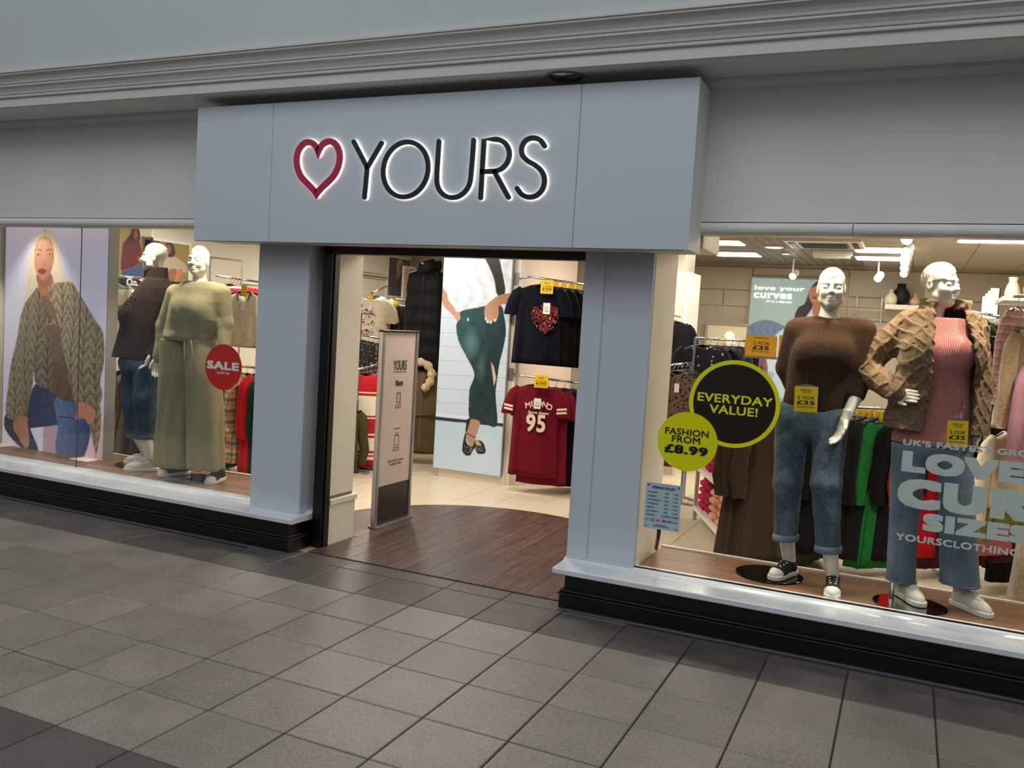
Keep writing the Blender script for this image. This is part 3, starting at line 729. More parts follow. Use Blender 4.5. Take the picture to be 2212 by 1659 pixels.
ME_HANDR = hand_mesh(1.0); ME_HANDL = ME_HANDR.copy(); ME_HANDL.transform(Matrix.Diagonal((-1, 1, 1, 1))); ME_HANDL.flip_normals()

# shoes: toe towards -Y, heel near +Y
SOLE = [(.030, .058), (.037, .03), (.036, -.03), (.041, -.09), (.045, -.135), (.042, -.170), (.030, -.196), (.010, -.208), (-.012, -.208), (-.031, -.196), (-.042, -.170), (-.045, -.135), (-.041, -.09), (-.036, -.03), (-.037, .03), (-.030, .058), (-.015, .070), (.015, .070)]
def shoe_upper(X, Y, Z):
    d = ell(X, Y, Z, (0, -.125, .030), (.042, .080, .045))
    d = smin(d, ell(X, Y, Z, (0, .012, .050), (.036, .052, .058)), .04)
    d = smin(d, cone(X, Y, Z, (0, -.13, .042), (0, -.015, .080), .030, .034), .03)
    d = smax(d, Z-(.100+.10*np.clip(-Y-.01, -.05, .06)*0-.12*np.abs(Y-.01)*(Y > -.01)*0), .006)
    d = smax(d, -ell(X, Y, Z, (0, .005, .115), (.026, .040, .030)), .006)
    return np.maximum(d, .012-Z)
_P, _F = surfnet(shoe_upper, (-.06, -.23, 0), (.06, .09, .13), .004)
_o = mesh_obj('upper', _P, _F, M_SHOEW, smooth=True); ME_UPW = _o.data; ME_UPK = ME_UPW.copy(); ME_UPK.materials[0] = M_CANVK; bpy.data.objects.remove(_o)
def toecap(X, Y, Z): return np.maximum(np.maximum(shoe_upper(X, Y, Z)-.003, Y+.168-.5*X*X/.04), .010-Z)
_P, _F = surfnet(toecap, (-.06, -.23, 0), (.06, -.12, .1), .004); _o = mesh_obj('toe_cap', _P, _F, M_SOLEW, smooth=True); ME_TOE = _o.data; bpy.data.objects.remove(_o)
_o = MB().prism([(x*1.04, y*1.02) for x, y in SOLE], 0, .030).build('sole', M_SOLEW, bevel=.006); ME_SOLE = _o.data; bpy.data.objects.remove(_o)
def shoe_top(y, x=0.0):
    z = np.linspace(.13, .01, 240); v = shoe_upper(np.full(240, x), np.full(240, y), z); i = np.argmax(v < 0)
    return float(z[i]) if (v < 0).any() else .03
def laces():
    mb = MB(); L = lambda x, y: (x, y, shoe_top(y, x)+.003)
    for k in range(6):
        y = -.135+.0185*k; w = .019
        for s_ in (-1, 1): mb.tube([L(-w*s_, y), L(-w*.5*s_, y+.004), L(0, y+.007), L(w*.5*s_, y+.011), L(w*s_, y+.015)], .0040, 6)
    z = shoe_top(-.03)+.006
    for s_ in (-1, 1):
        mb.tube([(0, -.03, z), (s_*.02, -.035, z+.014), (s_*.042, -.045, z+.004), (s_*.044, -.06, z-.012), (s_*.022, -.05, z-.002), (0, -.032, z)], .0038, 6)
        mb.tube([(0, -.03, z), (s_*.016, -.06, z), (s_*.03, -.085, z-.016)], .0036, 6)
    return mb
_o = laces().build('lace', M_SOLEW, smooth=True); ME_LACE = _o.data; bpy.data.objects.remove(_o)
_mb = MB(); _mb.sphere((0, 0, 0), (.0062, .0062, .004), 10, 6); _o = _mb.build('stud', M_STUD, smooth=True); ME_STUD = _o.data; bpy.data.objects.remove(_o)
def shoe(root, loc, rz, black):
    s = link('shoe', ME_UPK if black else ME_UPW, root, loc, (0, 0, rz))
    s['label'] = 'black canvas slip-on shoe with white studs and toe' if black else 'chunky off-white lace-up trainer'
    link('sole', ME_SOLE, s)
    if black:
        link('toe_cap', ME_TOE, s)
        for sx in (-1, 1):
            for y, w in ((-.135, .014), (-.103, .018), (-.072, .020), (-.042, .022)): link('stud', ME_STUD, s, (sx*w, y, shoe_top(y, sx*w)+.0005), (.35, sx*.6, 0))
    else: link('lace', ME_LACE, s)
    return s

from mathutils.bvhtree import BVHTree
class Man:
    def __init__(s, label, loc, group='window mannequins'):
        s.o = Vector(loc); s.root = thing('mannequin', label, 'mannequin', loc, group=group)
    def J(s, px, py, Y): p = at(px, py, Y); return (p[0]-s.o.x, p[1]-s.o.y, p[2]-s.o.z)
    def rows(s, Y, rows):
        """silhouette rows (py, left px, right px, half depth, y offset) -> zs ascending tables"""
        out = []
        for py, l, r, ry, yo in rows:
            a = s.J(l, py, Y); b = s.J(r, py, Y); out.append(((a[2]+b[2])/2, (a[0]+b[0])/2, Y-s.o.y+yo, (b[0]-a[0])/2, ry))
        out.sort(); return [np.array(c) for c in zip(*out)]
    def part(s, name, field, lo, hi, h, m, parent=None, label=None):
        P, F = surfnet(field, lo, hi, h); o = mesh_obj(name, P, F, m, parent or s.root, smooth=True)
        s.bvh = BVHTree.FromPolygons([Vector(p) for p in P], [tuple(int(i) for i in q) for q in F])
        if label: o['label'] = label
        return o
    def head(s, px, py, Y, yaw, tilt=0.0, wide=True, scale=1.0):
        p = s.J(px, py, Y); o = link('head', ME_HEAD if wide else ME_HEADN, s.root, (p[0], p[1], p[2]-.122*scale), (tilt, 0, yaw)); o.scale = (scale,)*3; return o
    def hand(s, wrist, tip, side, roll=0.0, scale=1.0):
        a, b = Vector(wrist), Vector(tip); d = (b-a).normalized(); q = Vector((0, 0, -1)).rotation_difference(d)
        o = link('hand', ME_HANDR if side > 0 else ME_HANDL, s.root, a); o.rotation_mode = 'QUATERNION'
        from mathutils import Quaternion
        o.rotation_quaternion = q @ Quaternion((0, 0, -1), roll); o.scale = (scale,)*3; return o
    def hit(s, px, py, lift=.003):
        c = Vector(CAM)-s.o; d = Vector(ray(px, py)).normalized(); h = s.bvh.ray_cast(c, d)
        return h[0]+h[1]*lift if h[0] is not None else None
    def shin(s, a, b, ra=.036, rb=.05):
        o = MB(); n = 6; A, B = Vector(a), Vector(b); o.tube([A.lerp(B, i/n) for i in range(n+1)], [ra+(rb-ra)*(i/n) for i in range(n+1)], 20)
        return o.build('leg', M_MANN, s.root, smooth=True)
    def cuff(s, c, rx, ry, h, m, tilt=0.0, parent=None):
        n = 40; mb = MB(); rings = []
        for (k, z) in ((1.0, 0), (1.08, .004), (1.10, h*.5), (1.08, h-.004), (1.0, h)):
            rings.append([(c[0]+rx*k*math.cos(2*math.pi*i/n)*(1+.02*math.sin(3*i)), c[1]+ry*k*math.sin(2*math.pi*i/n), c[2]+z+tilt*math.cos(2*math.pi*i/n)) for i in range(n)])
        return mb.loft(rings).build('cuff', m, parent or s.root, smooth=True)

def price_card(root, px0, py0, px1, py1, Y, m=M_YEL, string_to=None, lines=None):
    """a yellow price card in a clear holder, as a part of the thing"""
    o = root.location; a = at(px0, py0, Y); b = at(px1, py1, Y); cx, cz = (a[0]+b[0])/2-o.x, (a[2]+b[2])/2-o.z; w, h = abs(b[0]-a[0]), abs(a[2]-b[2]); yy = Y-o.y
    c = MB().box(-w/2, w/2, -.001, .001, -h/2, h/2).build('price_card', m, root, loc=(cx, yy, cz), rot=(0, -.03, 0)); c['label'] = 'yellow price card'
    text('EVERYDAY', (0, -.0015, h*.36), h*.085, M_PRINTK, c, sx=1.3, width=w*.52); text('VALUE', (0, -.0015, h*.28), h*.085, M_PRINTK, c, sx=1.3, width=w*.34)
    text(lines[0], (0, -.0015, h*.05), h*.17, M_PRINTK, c, sx=1.3, width=w*.74); text(lines[1], (0, -.0015, -h*.14), h*.21, M_PRINTK, c, weight=h*.004, sx=1.3, width=w*.76)
    text('MIX & MATCH', (0, -.0015, -h*.31), h*.085, M_PRINTK, c, sx=1.3, width=w*.74)
    MB().prism([(-w/2, h/2), (w/2, h/2), (w*.1, h*.60), (-w*.1, h*.60)], -.001, .001, 'y').build('holder', M_GREYP, c)
    if string_to: MB().tube([(0, 0, h*.58), ((string_to[0]-cx), (string_to[1]-yy), (string_to[2]-cz))], .0016, 5).build('string', M_BLACKM, c)
    return c

# ---- M1: brown ribbed sweater, cropped jeans, black studded shoes
Y1 = 0.52
A = Man('cream mannequin in brown ribbed sweater, cuffed blue jeans and black studded shoes in right window', (2.31, Y1, 0.25))
A.head(1800, 576, Y1, R(6))
T = A.rows(Y1, [(683, 1762, 1838, .062, .02), (688, 1738, 1866, .075, .02), (700, 1720, 1876, .095, .015), (740, 1712, 1864, .125, 0), (780, 1706, 1856, .135, -.01), (830, 1696, 1850, .130, 0), (870, 1688, 1846, .128, 0), (908, 1690, 1838, .118, 0)])
aR = [A.J(1862, 716, Y1+.01), A.J(1866, 795, Y1+.0), A.J(1852, 852, Y1-.05)]
aL = [A.J(1722, 716, Y1+.02), A.J(1700, 795, Y1+.11), A.J(1725, 862, Y1+.13)]
def f(X, Y, Z):
    d = ztube(X, Y, Z, *T)
    for s in (-1, 1): d = smin(d, ell(X, Y, Z, (T[1][4]+s*.075, -.10, A.J(1780, 765, Y1)[2]), (.075, .055, .075)), .07)
    d = smin(d, chain(X, Y, Z, aR, [.075, .068, .050], .03), .05); d = smin(d, chain(X, Y, Z, aL, [.075, .066, .050], .03), .05)
    zc = A.J(1800, 683, Y1)[2]; d = np.maximum(d, Z-zc)
    hem = A.J(1690, 872, Y1); hr = A.J(1838, 912, Y1); zz = hem[2]+(X-hem[0])/(hr[0]-hem[0])*(hr[2]-hem[2])
    d = np.maximum(d, np.where(X < .2, zz-Z, -1)) if False else smax(d, np.where((X > aR[2][0]-.052) & (X > .12), A.J(1845, 868, Y1)[2]-Z, zz-Z), .012)
    d = d+.012*wrinkle(X, Y, Z, .55, 1)*np.clip((1.45-Z)*4, 0, 1)
    d = smax(d, -ell(X, Y, Z, (T[1][-1], .0, zc+.012), (.085, .09, .03)), .006)
    return d
A.part('sweater', f, (-.36, -.24, .92), (.32, .28, 1.66), .0065, M_KNITB, label='brown ribbed batwing sweater')
A.part('arm', lambda X, Y, Z: chain(X, Y, Z, [aR[1], aR[2], A.J(1824, 908, Y1-.13)], [.045, .038, .027], .02), (-.3, -.3, .8), (.4, .2, 1.4), .008, M_MANN)
A.hand(A.J(1824, 905, Y1-.13), A.J(1808, 955, Y1-.15), 1, roll=-.7, scale=.95)
lL = [A.J(1712, 905, Y1), A.J(1702, 1040, Y1-.02), A.J(1697, 1162, Y1+.02)]; lR = [A.J(1795, 905, Y1-.02), A.J(1784, 1045, Y1-.09), A.J(1789, 1182, Y1-.10)]
def f(X, Y, Z):
    d = ell(X, Y, Z, (A.J(1757, 900, Y1)[0], 0, A.J(1757, 900, Y1)[2]), (.205, .13, .16))
    d = smin(d, chain(X, Y, Z, lL, [.105, .084, .070], .03), .04); d = smin(d, chain(X, Y, Z, lR, [.105, .086, .070], .03), .02)
    d = d+.009*wrinkle(X, Y, Z*1.6, .8, 2)
    mx = A.J(1742, 1165, Y1)[0]
    return np.maximum(d, np.where(X < mx, lL[2][2], lR[2][2]-.02)-Z)
jn = A.part('jeans', f, (-.3, -.28, .2), (.25, .2, 1.12), .0068, M_DENIM1, label='mid blue cropped jeans with turn-ups')
A.cuff((lL[2][0], lL[2][1], lL[2][2]-.015), .070, .070, .042, M_DENIM2, .006, jn); A.cuff((lR[2][0], lR[2][1], lR[2][2]-.03), .070, .070, .042, M_DENIM2, .006, jn)
fl = A.J(1704, 1240, .60); fr_ = A.J(1797, 1275, .44)
fl = (fl[0], .60-Y1, .012); fr_ = (fr_[0], .455-Y1, 0)
A.shin((fl[0], fl[1], .07), (lL[2][0], lL[2][1], lL[2][2]+.05)); A.shin((fr_[0], fr_[1], .06), (lR[2][0], lR[2][1], lR[2][2]+.05))
shoe(A.root, fl, R(-22), True); shoe(A.root, fr_, R(4), True)
MB().disc((2.085-2.31, .565-Y1, .0), .20, .010, 48).build('base_plate', M_PLATE, A.root, bevel=.002)
price_card(A.root, 1718, 833, 1764, 892, .345, string_to=A.J(1748, 800, .375), lines=('2 FOR', '£35'))

# ---- M2: pink top, quilted fur jacket, flared jeans, white trainers
Y2 = 0.52
B = Man('cream mannequin in open taupe quilted jacket over pink knit, hand on hip', (2.90, Y2, 0.25))
B.head(2037, 565, Y2, R(52), wide=False, scale=1.04)
T2 = B.rows(Y2, [(668, 2010, 2074, .06, .01), (676, 1990, 2092, .085, .01), (700, 1972, 2104, .11, .01), (750, 1966, 2100, .14, -.02), (780, 1962, 2100, .145, -.03), (840, 1952, 2096, .13, -.01), (900, 1938, 2100, .13, 0), (940, 1926, 2102, .135, 0), (985, 1920, 2104, .14, 0)])
def f2(X, Y, Z):
    d = ztube(X, Y, Z, *T2)
    d = smin(d, ell(X, Y, Z, (B.J(2070, 765, Y2)[0], -.125, B.J(2070, 765, Y2)[2]), (.085, .065, .085)), .06)
    d = smin(d, ell(X, Y, Z, (B.J(2005, 765, Y2)[0], -.115, B.J(2005, 765, Y2)[2]), (.075, .055, .075)), .06)
    return d
zt2 = B.J(2040, 668, Y2)[2]
def f(X, Y, Z):
    d = f2(X, Y, Z); h0 = B.J(2010, 985, Y2)[2]; zz = h0+.035*np.clip(X/.2, -1, 1)**2
    d = smax(d, zz-Z, .01); d = np.maximum(d, Z-zt2)
    return d+.008*wrinkle(X, Y, Z, .45, 3)
B.part('pink_top', f, (-.36, -.32, .9), (.32, .25, 1.62), .0068, M_KNITP, label='dusty pink ribbed tunic top')
opl = [(660, 2028), (690, 2024), (800, 2016), (900, 2001), (945, 1992)]; opr = [(660, 2078), (690, 2086), (760, 2102), (850, 2104), (945, 2094)]
def pxline(pts, Yq): q = sorted([(B.J(x, y, Yq)[2], B.J(x, y, Yq)[0]) for y, x in pts]); return np.array([a for a, b in q]), np.array([b for a, b in q])
OL, OR = pxline(opl, Y2-.12), pxline(opr, Y2-.12)
jL = [B.J(1962, 704, Y2+.01), B.J(1856, 790, Y2+.02), B.J(1935, 848, Y2-.13)]; jR = [B.J(2106, 715, Y2+.04), B.J(2121, 830, Y2+.04), B.J(2114, 930, Y2)]
def quilt(X, Y, Z):
    u = X+.55*Y+.010*np.sin(Z*31+X*17)+.006*np.sin(Y*40+Z*23); Z = Z+.008*np.sin(X*37+Y*20)
    p1 = np.abs(np.sin(math.pi*(u+Z*.72)/.072)); p2 = np.abs(np.sin(math.pi*(u-Z*.72)/.072))
    r = np.maximum(np.clip(1-p1*1.9, 0, 1), np.clip(1-p2*1.9, 0, 1))**.6
    fine = np.sin(X*260+3*np.sin(Z*110))*np.sin(Y*250+2)*np.sin(Z*240+X*60)
    return r*.0075+.0026*fine
def f(X, Y, Z):
    o = f2(X, Y, Z)-.048; inn = f2(X, Y, Z)-.014
    d = smax(o, -inn, .012)
    xl = np.interp(Z, *OL); xr = np.interp(Z, *OR)
    slot = np.maximum(np.maximum(xl-X, X-xr), Y+.0)
    d = smax(d, -slot, .016)
    d = smin(d, chain(X, Y, Z, jL, [.088, .088, .062], .04), .05); d = smin(d, chain(X, Y, Z, jR, [.072, .062, .052], .03), .04)
    # standing collar
    cz = B.J(2037, 648, Y2)[2]; cxx = B.J(2040, 648, Y2)[0]
    ring = np.abs(np.sqrt((X-cxx)**2*.62+(Y-.03)**2)-.082)-.018
    ring = np.maximum(ring, np.abs(Z-cz)-.055); ring = np.maximum(ring, -np.maximum(np.abs(X-cxx)-.052, Y+.01))
    d = smin(d, ring, .03)
    top = B.J(2037, 630, Y2)[2]; bot = B.J(1950, 942, Y2)[2]
    d = smax(np.maximum(d, Z-top), bot-Z, .02)
    return d-quilt(X, Y, Z)+.006+.008*wrinkle(X, Y, Z, .6, 4)
B.part('jacket', f, (-.58, -.36, .98), (.42, .34, 1.72), .0062, M_FUR, label='open taupe diamond-quilted faux fur jacket')
B.hand(B.J(1930, 850, Y2-.13), B.J(1985, 858, Y2-.185), -1, roll=1.9, scale=.95)
B.hand(B.J(2112, 930, Y2), B.J(2098, 980, Y2-.02), 1, roll=-.5, scale=.9)
kL = B.rows(Y2, [(960, 1924, 2010, .12, 0), (1050, 1921, 1996, .105, -.01), (1150, 1917, 1984, .095, 0), (1258, 1912, 1979, .095, .02)]); kR = B.rows(Y2, [(960, 2012, 2104, .12, 0), (1050, 2024, 2108, .105, -.02), (1150, 2026, 2112, .10, -.02), (1266, 2027, 2120, .10, .02)])
def f(X, Y, Z):
    d = ell(X, Y, Z, (B.J(2012, 955, Y2)[0], 0, B.J(2012, 955, Y2)[2]), (.20, .13, .15))
    d = smin(d, ztube(X, Y, Z, *kL), .02); d = smin(d, ztube(X, Y, Z, *kR), .02)
    return d+.010*wrinkle(X, Y, Z*.7, .7, 5)
jb = B.part('jeans', f, (-.32, -.2, .1), (.36, .25, 1.05), .0068, M_DENIM2, label='light blue straight flared jeans')
for k, mxx in ((kL, 0), (kR, 0)):
    c = (k[1][0], k[2][0], k[0][0]); n = 40
    MB().tube([(c[0]+k[3][0]*1.0*math.cos(2*math.pi*i/n), c[1]+k[4][0]*1.0*math.sin(2*math.pi*i/n), c[2]+.012) for i in range(n)], .0045, 6, closed=True).build('hem', M_DENIM2, jb, smooth=True)
sL = B.J(1948, 1275, .60); sR = B.J(2085, 1290, .60)
B.shin((sL[0], .60-Y2, .07), (k[1][0]-.30, .05, .35)) if False else None
B.shin((2.832-2.90, .585-Y2, .06), (kL[1][0], kL[2][0], kL[0][0]+.1)); B.shin((3.128-2.90, .60-Y2, .06), (kR[1][0], kR[2][0], kR[0][0]+.1))
shoe(B.root, (2.832-2.90, .555-Y2, .010), R(30), False); shoe(B.root, (3.135-2.90, .575-Y2, 0), R(42), False)
MB().disc((2.872-2.90, .415-Y2, 0), .195, .008, 48).build('base_plate', M_PLATEC, B.root, bevel=.002)
MB().tube([(2.775-2.90, .47-Y2, 0), (2.775-2.90, .50-Y2, .3)], .014, 12).build('support_rod', M_CHROME, B.root, smooth=True)
price_card(B.root, 2048, 907, 2088, 968, .35, string_to=B.J(2082, 868, .37), lines=('2 FOR', '£35'))

# ---- M3: chocolate funnel-neck jacket, seen from the side
Y3 = 0.64
D = Man('cream mannequin turned left in chocolate funnel-neck jacket, cuffed jeans and white trainers in left window', (-3.13, Y3, 0.25))
D.head(334, 524, Y3, R(-58), wide=False)
T3 = D.rows(Y3, [(576, 318, 357, .066, .01), (600, 316, 358, .068, .01), (606, 314, 360, .09, .01), (622, 300, 366, .13, .02), (650, 284, 366, .16, .02), (690, 272, 362, .165, .01), (730, 262, 350, .16, .0), (785, 248, 336, .165, -.01)])
g3 = [D.J(354, 624, Y3+.06), D.J(352, 705, Y3+.03), D.J(330, 765, Y3-.06)]
def f(X, Y, Z):
    d = ztube(X, Y, Z, *T3); d = smin(d, ell(X, Y, Z, (D.J(300, 680, Y3)[0]-.02, -.10, D.J(300, 680, Y3)[2]), (.08, .08, .085)), .08)
    d = smin(d, chain(X, Y, Z, g3, [.080, .070, .052], .03), .03)
    hl = D.J(249, 768, Y3); hr = D.J(322, 790, Y3); zz = hl[2]+(X-hl[0])/(hr[0]-hl[0])*(hr[2]-hl[2])
    d = smax(d, zz-Z, .008)
    ztop = D.J(336, 577, Y3)[2]; d = np.maximum(d, Z-ztop)
    d = smax(d, -ell(X, Y, Z, (T3[1][-1], .01, ztop+.02), (.075, .058, .05)), .005)
    return d+.017*wrinkle(X, Y, Z*.8, .55, 6)*np.clip((1.5-Z)*3, 0, 1)
jk = D.part('jacket', f, (-.42, -.3, .95), (.32, .32, 1.76), .0068, M_BROWNJ, label='chocolate brown funnel-neck jacket with glossy chest print')
def squiggle(loops):
    for cx_, cy_, rx_, ry_, a0, a1 in loops:
        pts = [D.hit(cx_+rx_*math.cos(R(a0+(a1-a0)*i/12)), cy_-ry_*math.sin(R(a0+(a1-a0)*i/12))) for i in range(13)]
        pts = [p for p in pts if p is not None]
        if len(pts) > 3: MB().tube(pts, .0034, 6).build('print', M_GLOSSB, jk, smooth=True)
squiggle([(276, 637, 4, 5, 0, 300), (284, 637, 3.5, 5.5, 20, 380), (291, 641, 3, 5, 0, 360), (274, 652, 4, 6, 60, 420), (282, 655, 4, 6, 0, 270), (272, 668, 4, 6, 90, 400), (280, 668, 3, 5, 180, 480), (274, 681, 5, 2, 0, 200)])
D.hand(D.J(326, 762, Y3-.07), D.J(314, 792, Y3-.10), 1, roll=-.9, scale=.95)
n1 = [D.J(283, 785, Y3+.03), D.J(284, 865, Y3), D.J(291, 940, Y3+.05)]; n2 = [D.J(318, 785, Y3), D.J(313, 865, Y3-.06), D.J(313, 942, Y3-.04)]
def f(X, Y, Z):
    d = ell(X, Y, Z, (D.J(300, 785, Y3)[0], 0, D.J(300, 785, Y3)[2]), (.18, .16, .14))
    d = smin(d, chain(X, Y, Z, n1, [.105, .085, .068], .03), .03); d = smin(d, chain(X, Y, Z, n2, [.115, .098, .078], .03), .012)
    return np.maximum(d+.012*wrinkle(X, Y, Z*1.6, .8, 7), n1[2][2]-Z)
j3 = D.part('jeans', f, (-.3, -.26, .2), (.25, .28, 1.1), .007, M_DENIM3, label='dark blue jeans with turn-ups')
D.cuff((n1[2][0], n1[2][1], n1[2][2]-.02), .068, .068, .040, M_DENIM1, .003, j3); D.cuff((n2[2][0], n2[2][1], n2[2][2]-.024), .078, .078, .040, M_DENIM1, .003, j3)
q1 = (-3.300+3.13+.02, .78-Y3, .010); q2 = (-3.105+3.13+.03, .60-Y3, 0)
D.shin((q1[0], q1[1], .07), (n1[2][0], n1[2][1], n1[2][2]+.05), .040, .052); D.shin((q2[0], q2[1], .07), (n2[2][0], n2[2][1], n2[2][2]+.05), .040, .056)
shoe(D.root, q1, R(-52), False); shoe(D.root, q2, R(-46), False)
MB().disc((-3.36+3.13, .745-Y3, 0), .20, .009, 48).build('base_plate', M_PLATE, D.root, bevel=.002)

# ---- M4: sage sweatshirt and wide trousers
Y4 = 0.55
G = Man('cream mannequin in sage green sweatshirt and wide drawstring trousers in left window', (-2.58, Y4, 0.25))
G.head(430, 530, Y4, R(14))
T4 = G.rows(Y4, [(607, 404, 460, .065, .01), (612, 392, 474, .08, .01), (622, 378, 484, .10, .01), (650, 374, 484, .13, 0), (690, 368, 478, .145, -.015), (715, 360, 472, .145, 0), (728, 353, 467, .155, 0), (738, 352, 465, .14, 0)])
uL = [G.J(380, 634, Y4+.02), G.J(355, 705, Y4+.03), G.J(341, 768, Y4-.02)]; uR = [G.J(478, 634, Y4+.02), G.J(486, 700, Y4+.03), G.J(484, 762, Y4-.02)]
def f(X, Y, Z):
    d = ztube(X, Y, Z, *T4)
    for s in (-1, 1): d = smin(d, ell(X, Y, Z, (T4[1][4]+s*.08, -.105, G.J(430, 670, Y4)[2]), (.08, .06, .075)), .07)
    zb_ = G.J(410, 738, Y4)[2]
    d = smax(d, zb_-Z, .012); d = d+.008*np.exp(-((Z-zb_-.03)/.03)**2)*np.sin(X*34+Y*20)
    d = smin(d, chain(X, Y, Z, uL, [.078, .068, .048], .03), .022); d = smin(d, chain(X, Y, Z, uR, [.078, .068, .048], .03), .022)
    d = smin(d, chain(X, Y, Z, [uL[2], tuple(np.array(uL[2])+(np.array(uL[2])-np.array(uL[1]))*.15)], [.040, .038]), .006)
    zc = G.J(430, 607, Y4)[2]; d = np.maximum(d, Z-zc)
    d = smax(d, -ell(X, Y, Z, (T4[1][-1], .0, zc+.012), (.075, .085, .03)), .006)
    return d+.017*wrinkle(X, Y, Z*.9, .55, 8)*np.clip((1.56-Z)*4, 0, 1)
G.part('sweatshirt', f, (-.42, -.26, .9), (.4, .3, 1.72), .0068, M_SAGE, label='sage green batwing sweatshirt')
G.hand(G.J(339, 775, Y4-.03), G.J(336, 810, Y4-.05), -1, roll=.6, scale=.95); G.hand(G.J(484, 770, Y4-.03), G.J(482, 806, Y4-.04), 1, roll=-.4, scale=.95)
h1 = G.rows(Y4, [(733, 354, 410, .13, 0), (800, 352, 412, .13, 0), (900, 345, 411, .125, 0), (1008, 335, 412, .135, 0)]); h2 = G.rows(Y4, [(733, 405, 464, .13, 0), (800, 410, 472, .13, -.01), (900, 413, 478, .125, -.01), (1012, 414, 479, .135, -.01)])
def f(X, Y, Z):
    d = smin(ztube(X, Y, Z, *h1), ztube(X, Y, Z, *h2), .015)
    th1 = np.arctan2(Y, X-np.interp(Z, h1[0], h1[1])); th2 = np.arctan2(Y, X-np.interp(Z, h2[0], h2[1])); left = X < (np.interp(Z, h1[0], h1[1])+np.interp(Z, h2[0], h2[1]))/2
    fo = np.where(left, np.sin(th1*7+1.5*np.sin(Z*5)), np.sin(th2*7+1.0+1.3*np.sin(Z*4)))
    return d+.006*fo*np.clip((1.05-Z)*2.0, .3, 1)+.003*wrinkle(X, Y, Z*.4, .6, 9)
pt = G.part('trousers', f, (-.36, -.26, .08), (.36, .24, 1.2), .0072, M_SAGE, label='sage green wide-leg trousers')
for px0, px1, pe in ((398, 398, 800), (413, 420, 803)):
    a = G.J(px0, 735, Y4-.155); b = G.J((px0+px1)/2, 770, Y4-.165); c = G.J(px1, pe, Y4-.165); MB().tube([a, b, c], .0035, 6).build('drawstring', M_SAGE, pt, smooth=True)
o1 = (-2.735+2.58, .62-Y4, .010); o2 = (-2.36+2.58, .66-Y4, 0)
G.shin((o1[0], o1[1], .06), (o1[0]-.02, o1[1], .35)); G.shin((o2[0], o2[1], .06), (o2[0]-.03, o2[1], .35))
shoe(G.root, o1, R(-18), True); shoe(G.root, o2, R(16), True)
MB().disc((-2.58+2.58, .56-Y4, 0), .21, .009, 48).build('base_plate', M_PLATE, G.root, bevel=.002)
# ------------------------------------------------------------------ garments on hangers
M_HANG = mat('black_plastic_hanger', rgb(14, 13, 14), 0.4)
def cloth(name, c, rough=0.9, n=0.1): return mat(name, c, rough, noise=n, nscale=14, bump=0.12, bscale=220, sheen=0.03, spec=0.08)
M_CBLK = cloth('black_jersey', rgb(12, 11, 13)); M_CNAVY = cloth('navy_jersey', rgb(17, 18, 30)); M_CBURG = cloth('burgundy_jersey', rgb(112, 20, 36))
M_CGREY = cloth('charcoal_jersey', rgb(66, 62, 64)); M_CCREAM = cloth('cream_jersey', rgb(228, 214, 188)); M_CRED = cloth('scarlet_knit', rgb(190, 22, 26)); M_COLIVE = cloth('olive_cotton', rgb(74, 68, 44))
M_CBROWN = cloth('dark_brown_corduroy', rgb(58, 44, 32)); M_CGREEN = cloth('emerald_knit', rgb(20, 96, 40)); M_CREDB = cloth('bright_red_knit', rgb(186, 20, 30)); M_CTEAL = cloth('dusty_teal_cotton', rgb(104, 142, 138))
M_CTAUPE = cloth('taupe_wool', rgb(128, 112, 92)); M_CMAUVE = cloth('mauve_knit', rgb(166, 118, 130)); M_CPINK = cloth('rose_knit', rgb(196, 110, 116)); M_CSAGE = cloth('moss_knit', rgb(140, 138, 82)); M_CDKGR = cloth('bottle_green_sequin', rgb(14, 52, 42)); M_CWINE = cloth('dark_wine_knit', rgb(68, 22, 30)); M_CPLUM = cloth('plum_knit', rgb(52, 28, 44))
M_CBEIGE = cloth('beige_wool', rgb(196, 176, 144)); M_FLUFF = mat('fluffy_beige_fur', rgb(190, 164, 128), 0.95, noise=0.25, nscale=40, bump=1.0, bscale=120, bdist=0.01, sheen=0.7)
M_CTAN = mat('tan_quilted_fur', rgb(150, 118, 80), 0.95, noise=0.2, nscale=30, bump=0.8, bscale=60, bdist=0.008, sheen=0.5)
M_PUFF = mat('black_puffer_nylon', rgb(9, 9, 10), 0.65, spec=0.2, noise=0.1, nscale=10, bump=0.2, bscale=40); M_PARKA = cloth('khaki_parka_cotton', rgb(92, 80, 58), 0.85)
M_FURT = mat('blonde_faux_fur_trim', rgb(206, 178, 132), 0.95, noise=0.35, nscale=35, bump=1.0, bscale=110, bdist=0.012, sheen=0.6)
M_BOOT = mat('black_patent_leather', rgb(14, 13, 13), 0.16)
def stripes(name, bands, base):
    """bands: (z0, z1, colour) in the garment's own height"""
    t = NT(name); c = t.n('ShaderNodeTexCoord'); s = t.n('ShaderNodeSeparateXYZ'); t.l(c.outputs['Object'], s.inputs[0])
    f = t.math('DIVIDE', t.math('ADD', s.outputs[2], 1.2), 1.2); st = [(0.0, base)]
    for z0, z1, col in sorted(bands): st += [((z0+1.2)/1.2, col), ((z1+1.2)/1.2, base)]
    t.l(t.ramp(f, st[:31], 'CONSTANT'), t.b.inputs['Base Color']); t.b.inputs['Roughness'].default_value = 0.9
    t.bump(t.noise(t.coord('Object'), 200, 3), 0.15, 0.002); MATS[name] = t.m; return t.m
WH = rgb(236, 226, 204); RD = rgb(184, 18, 26)
M_REDST = stripes('red_cream_stripe_knit', [(-1.0, -.97, WH), (-.95, -.93, WH), (-.90, -.76, WH), (-.735, -.715, WH), (-.55, -.535, WH), (-.52, -.30, WH), (-.275, -.26, WH)], RD)
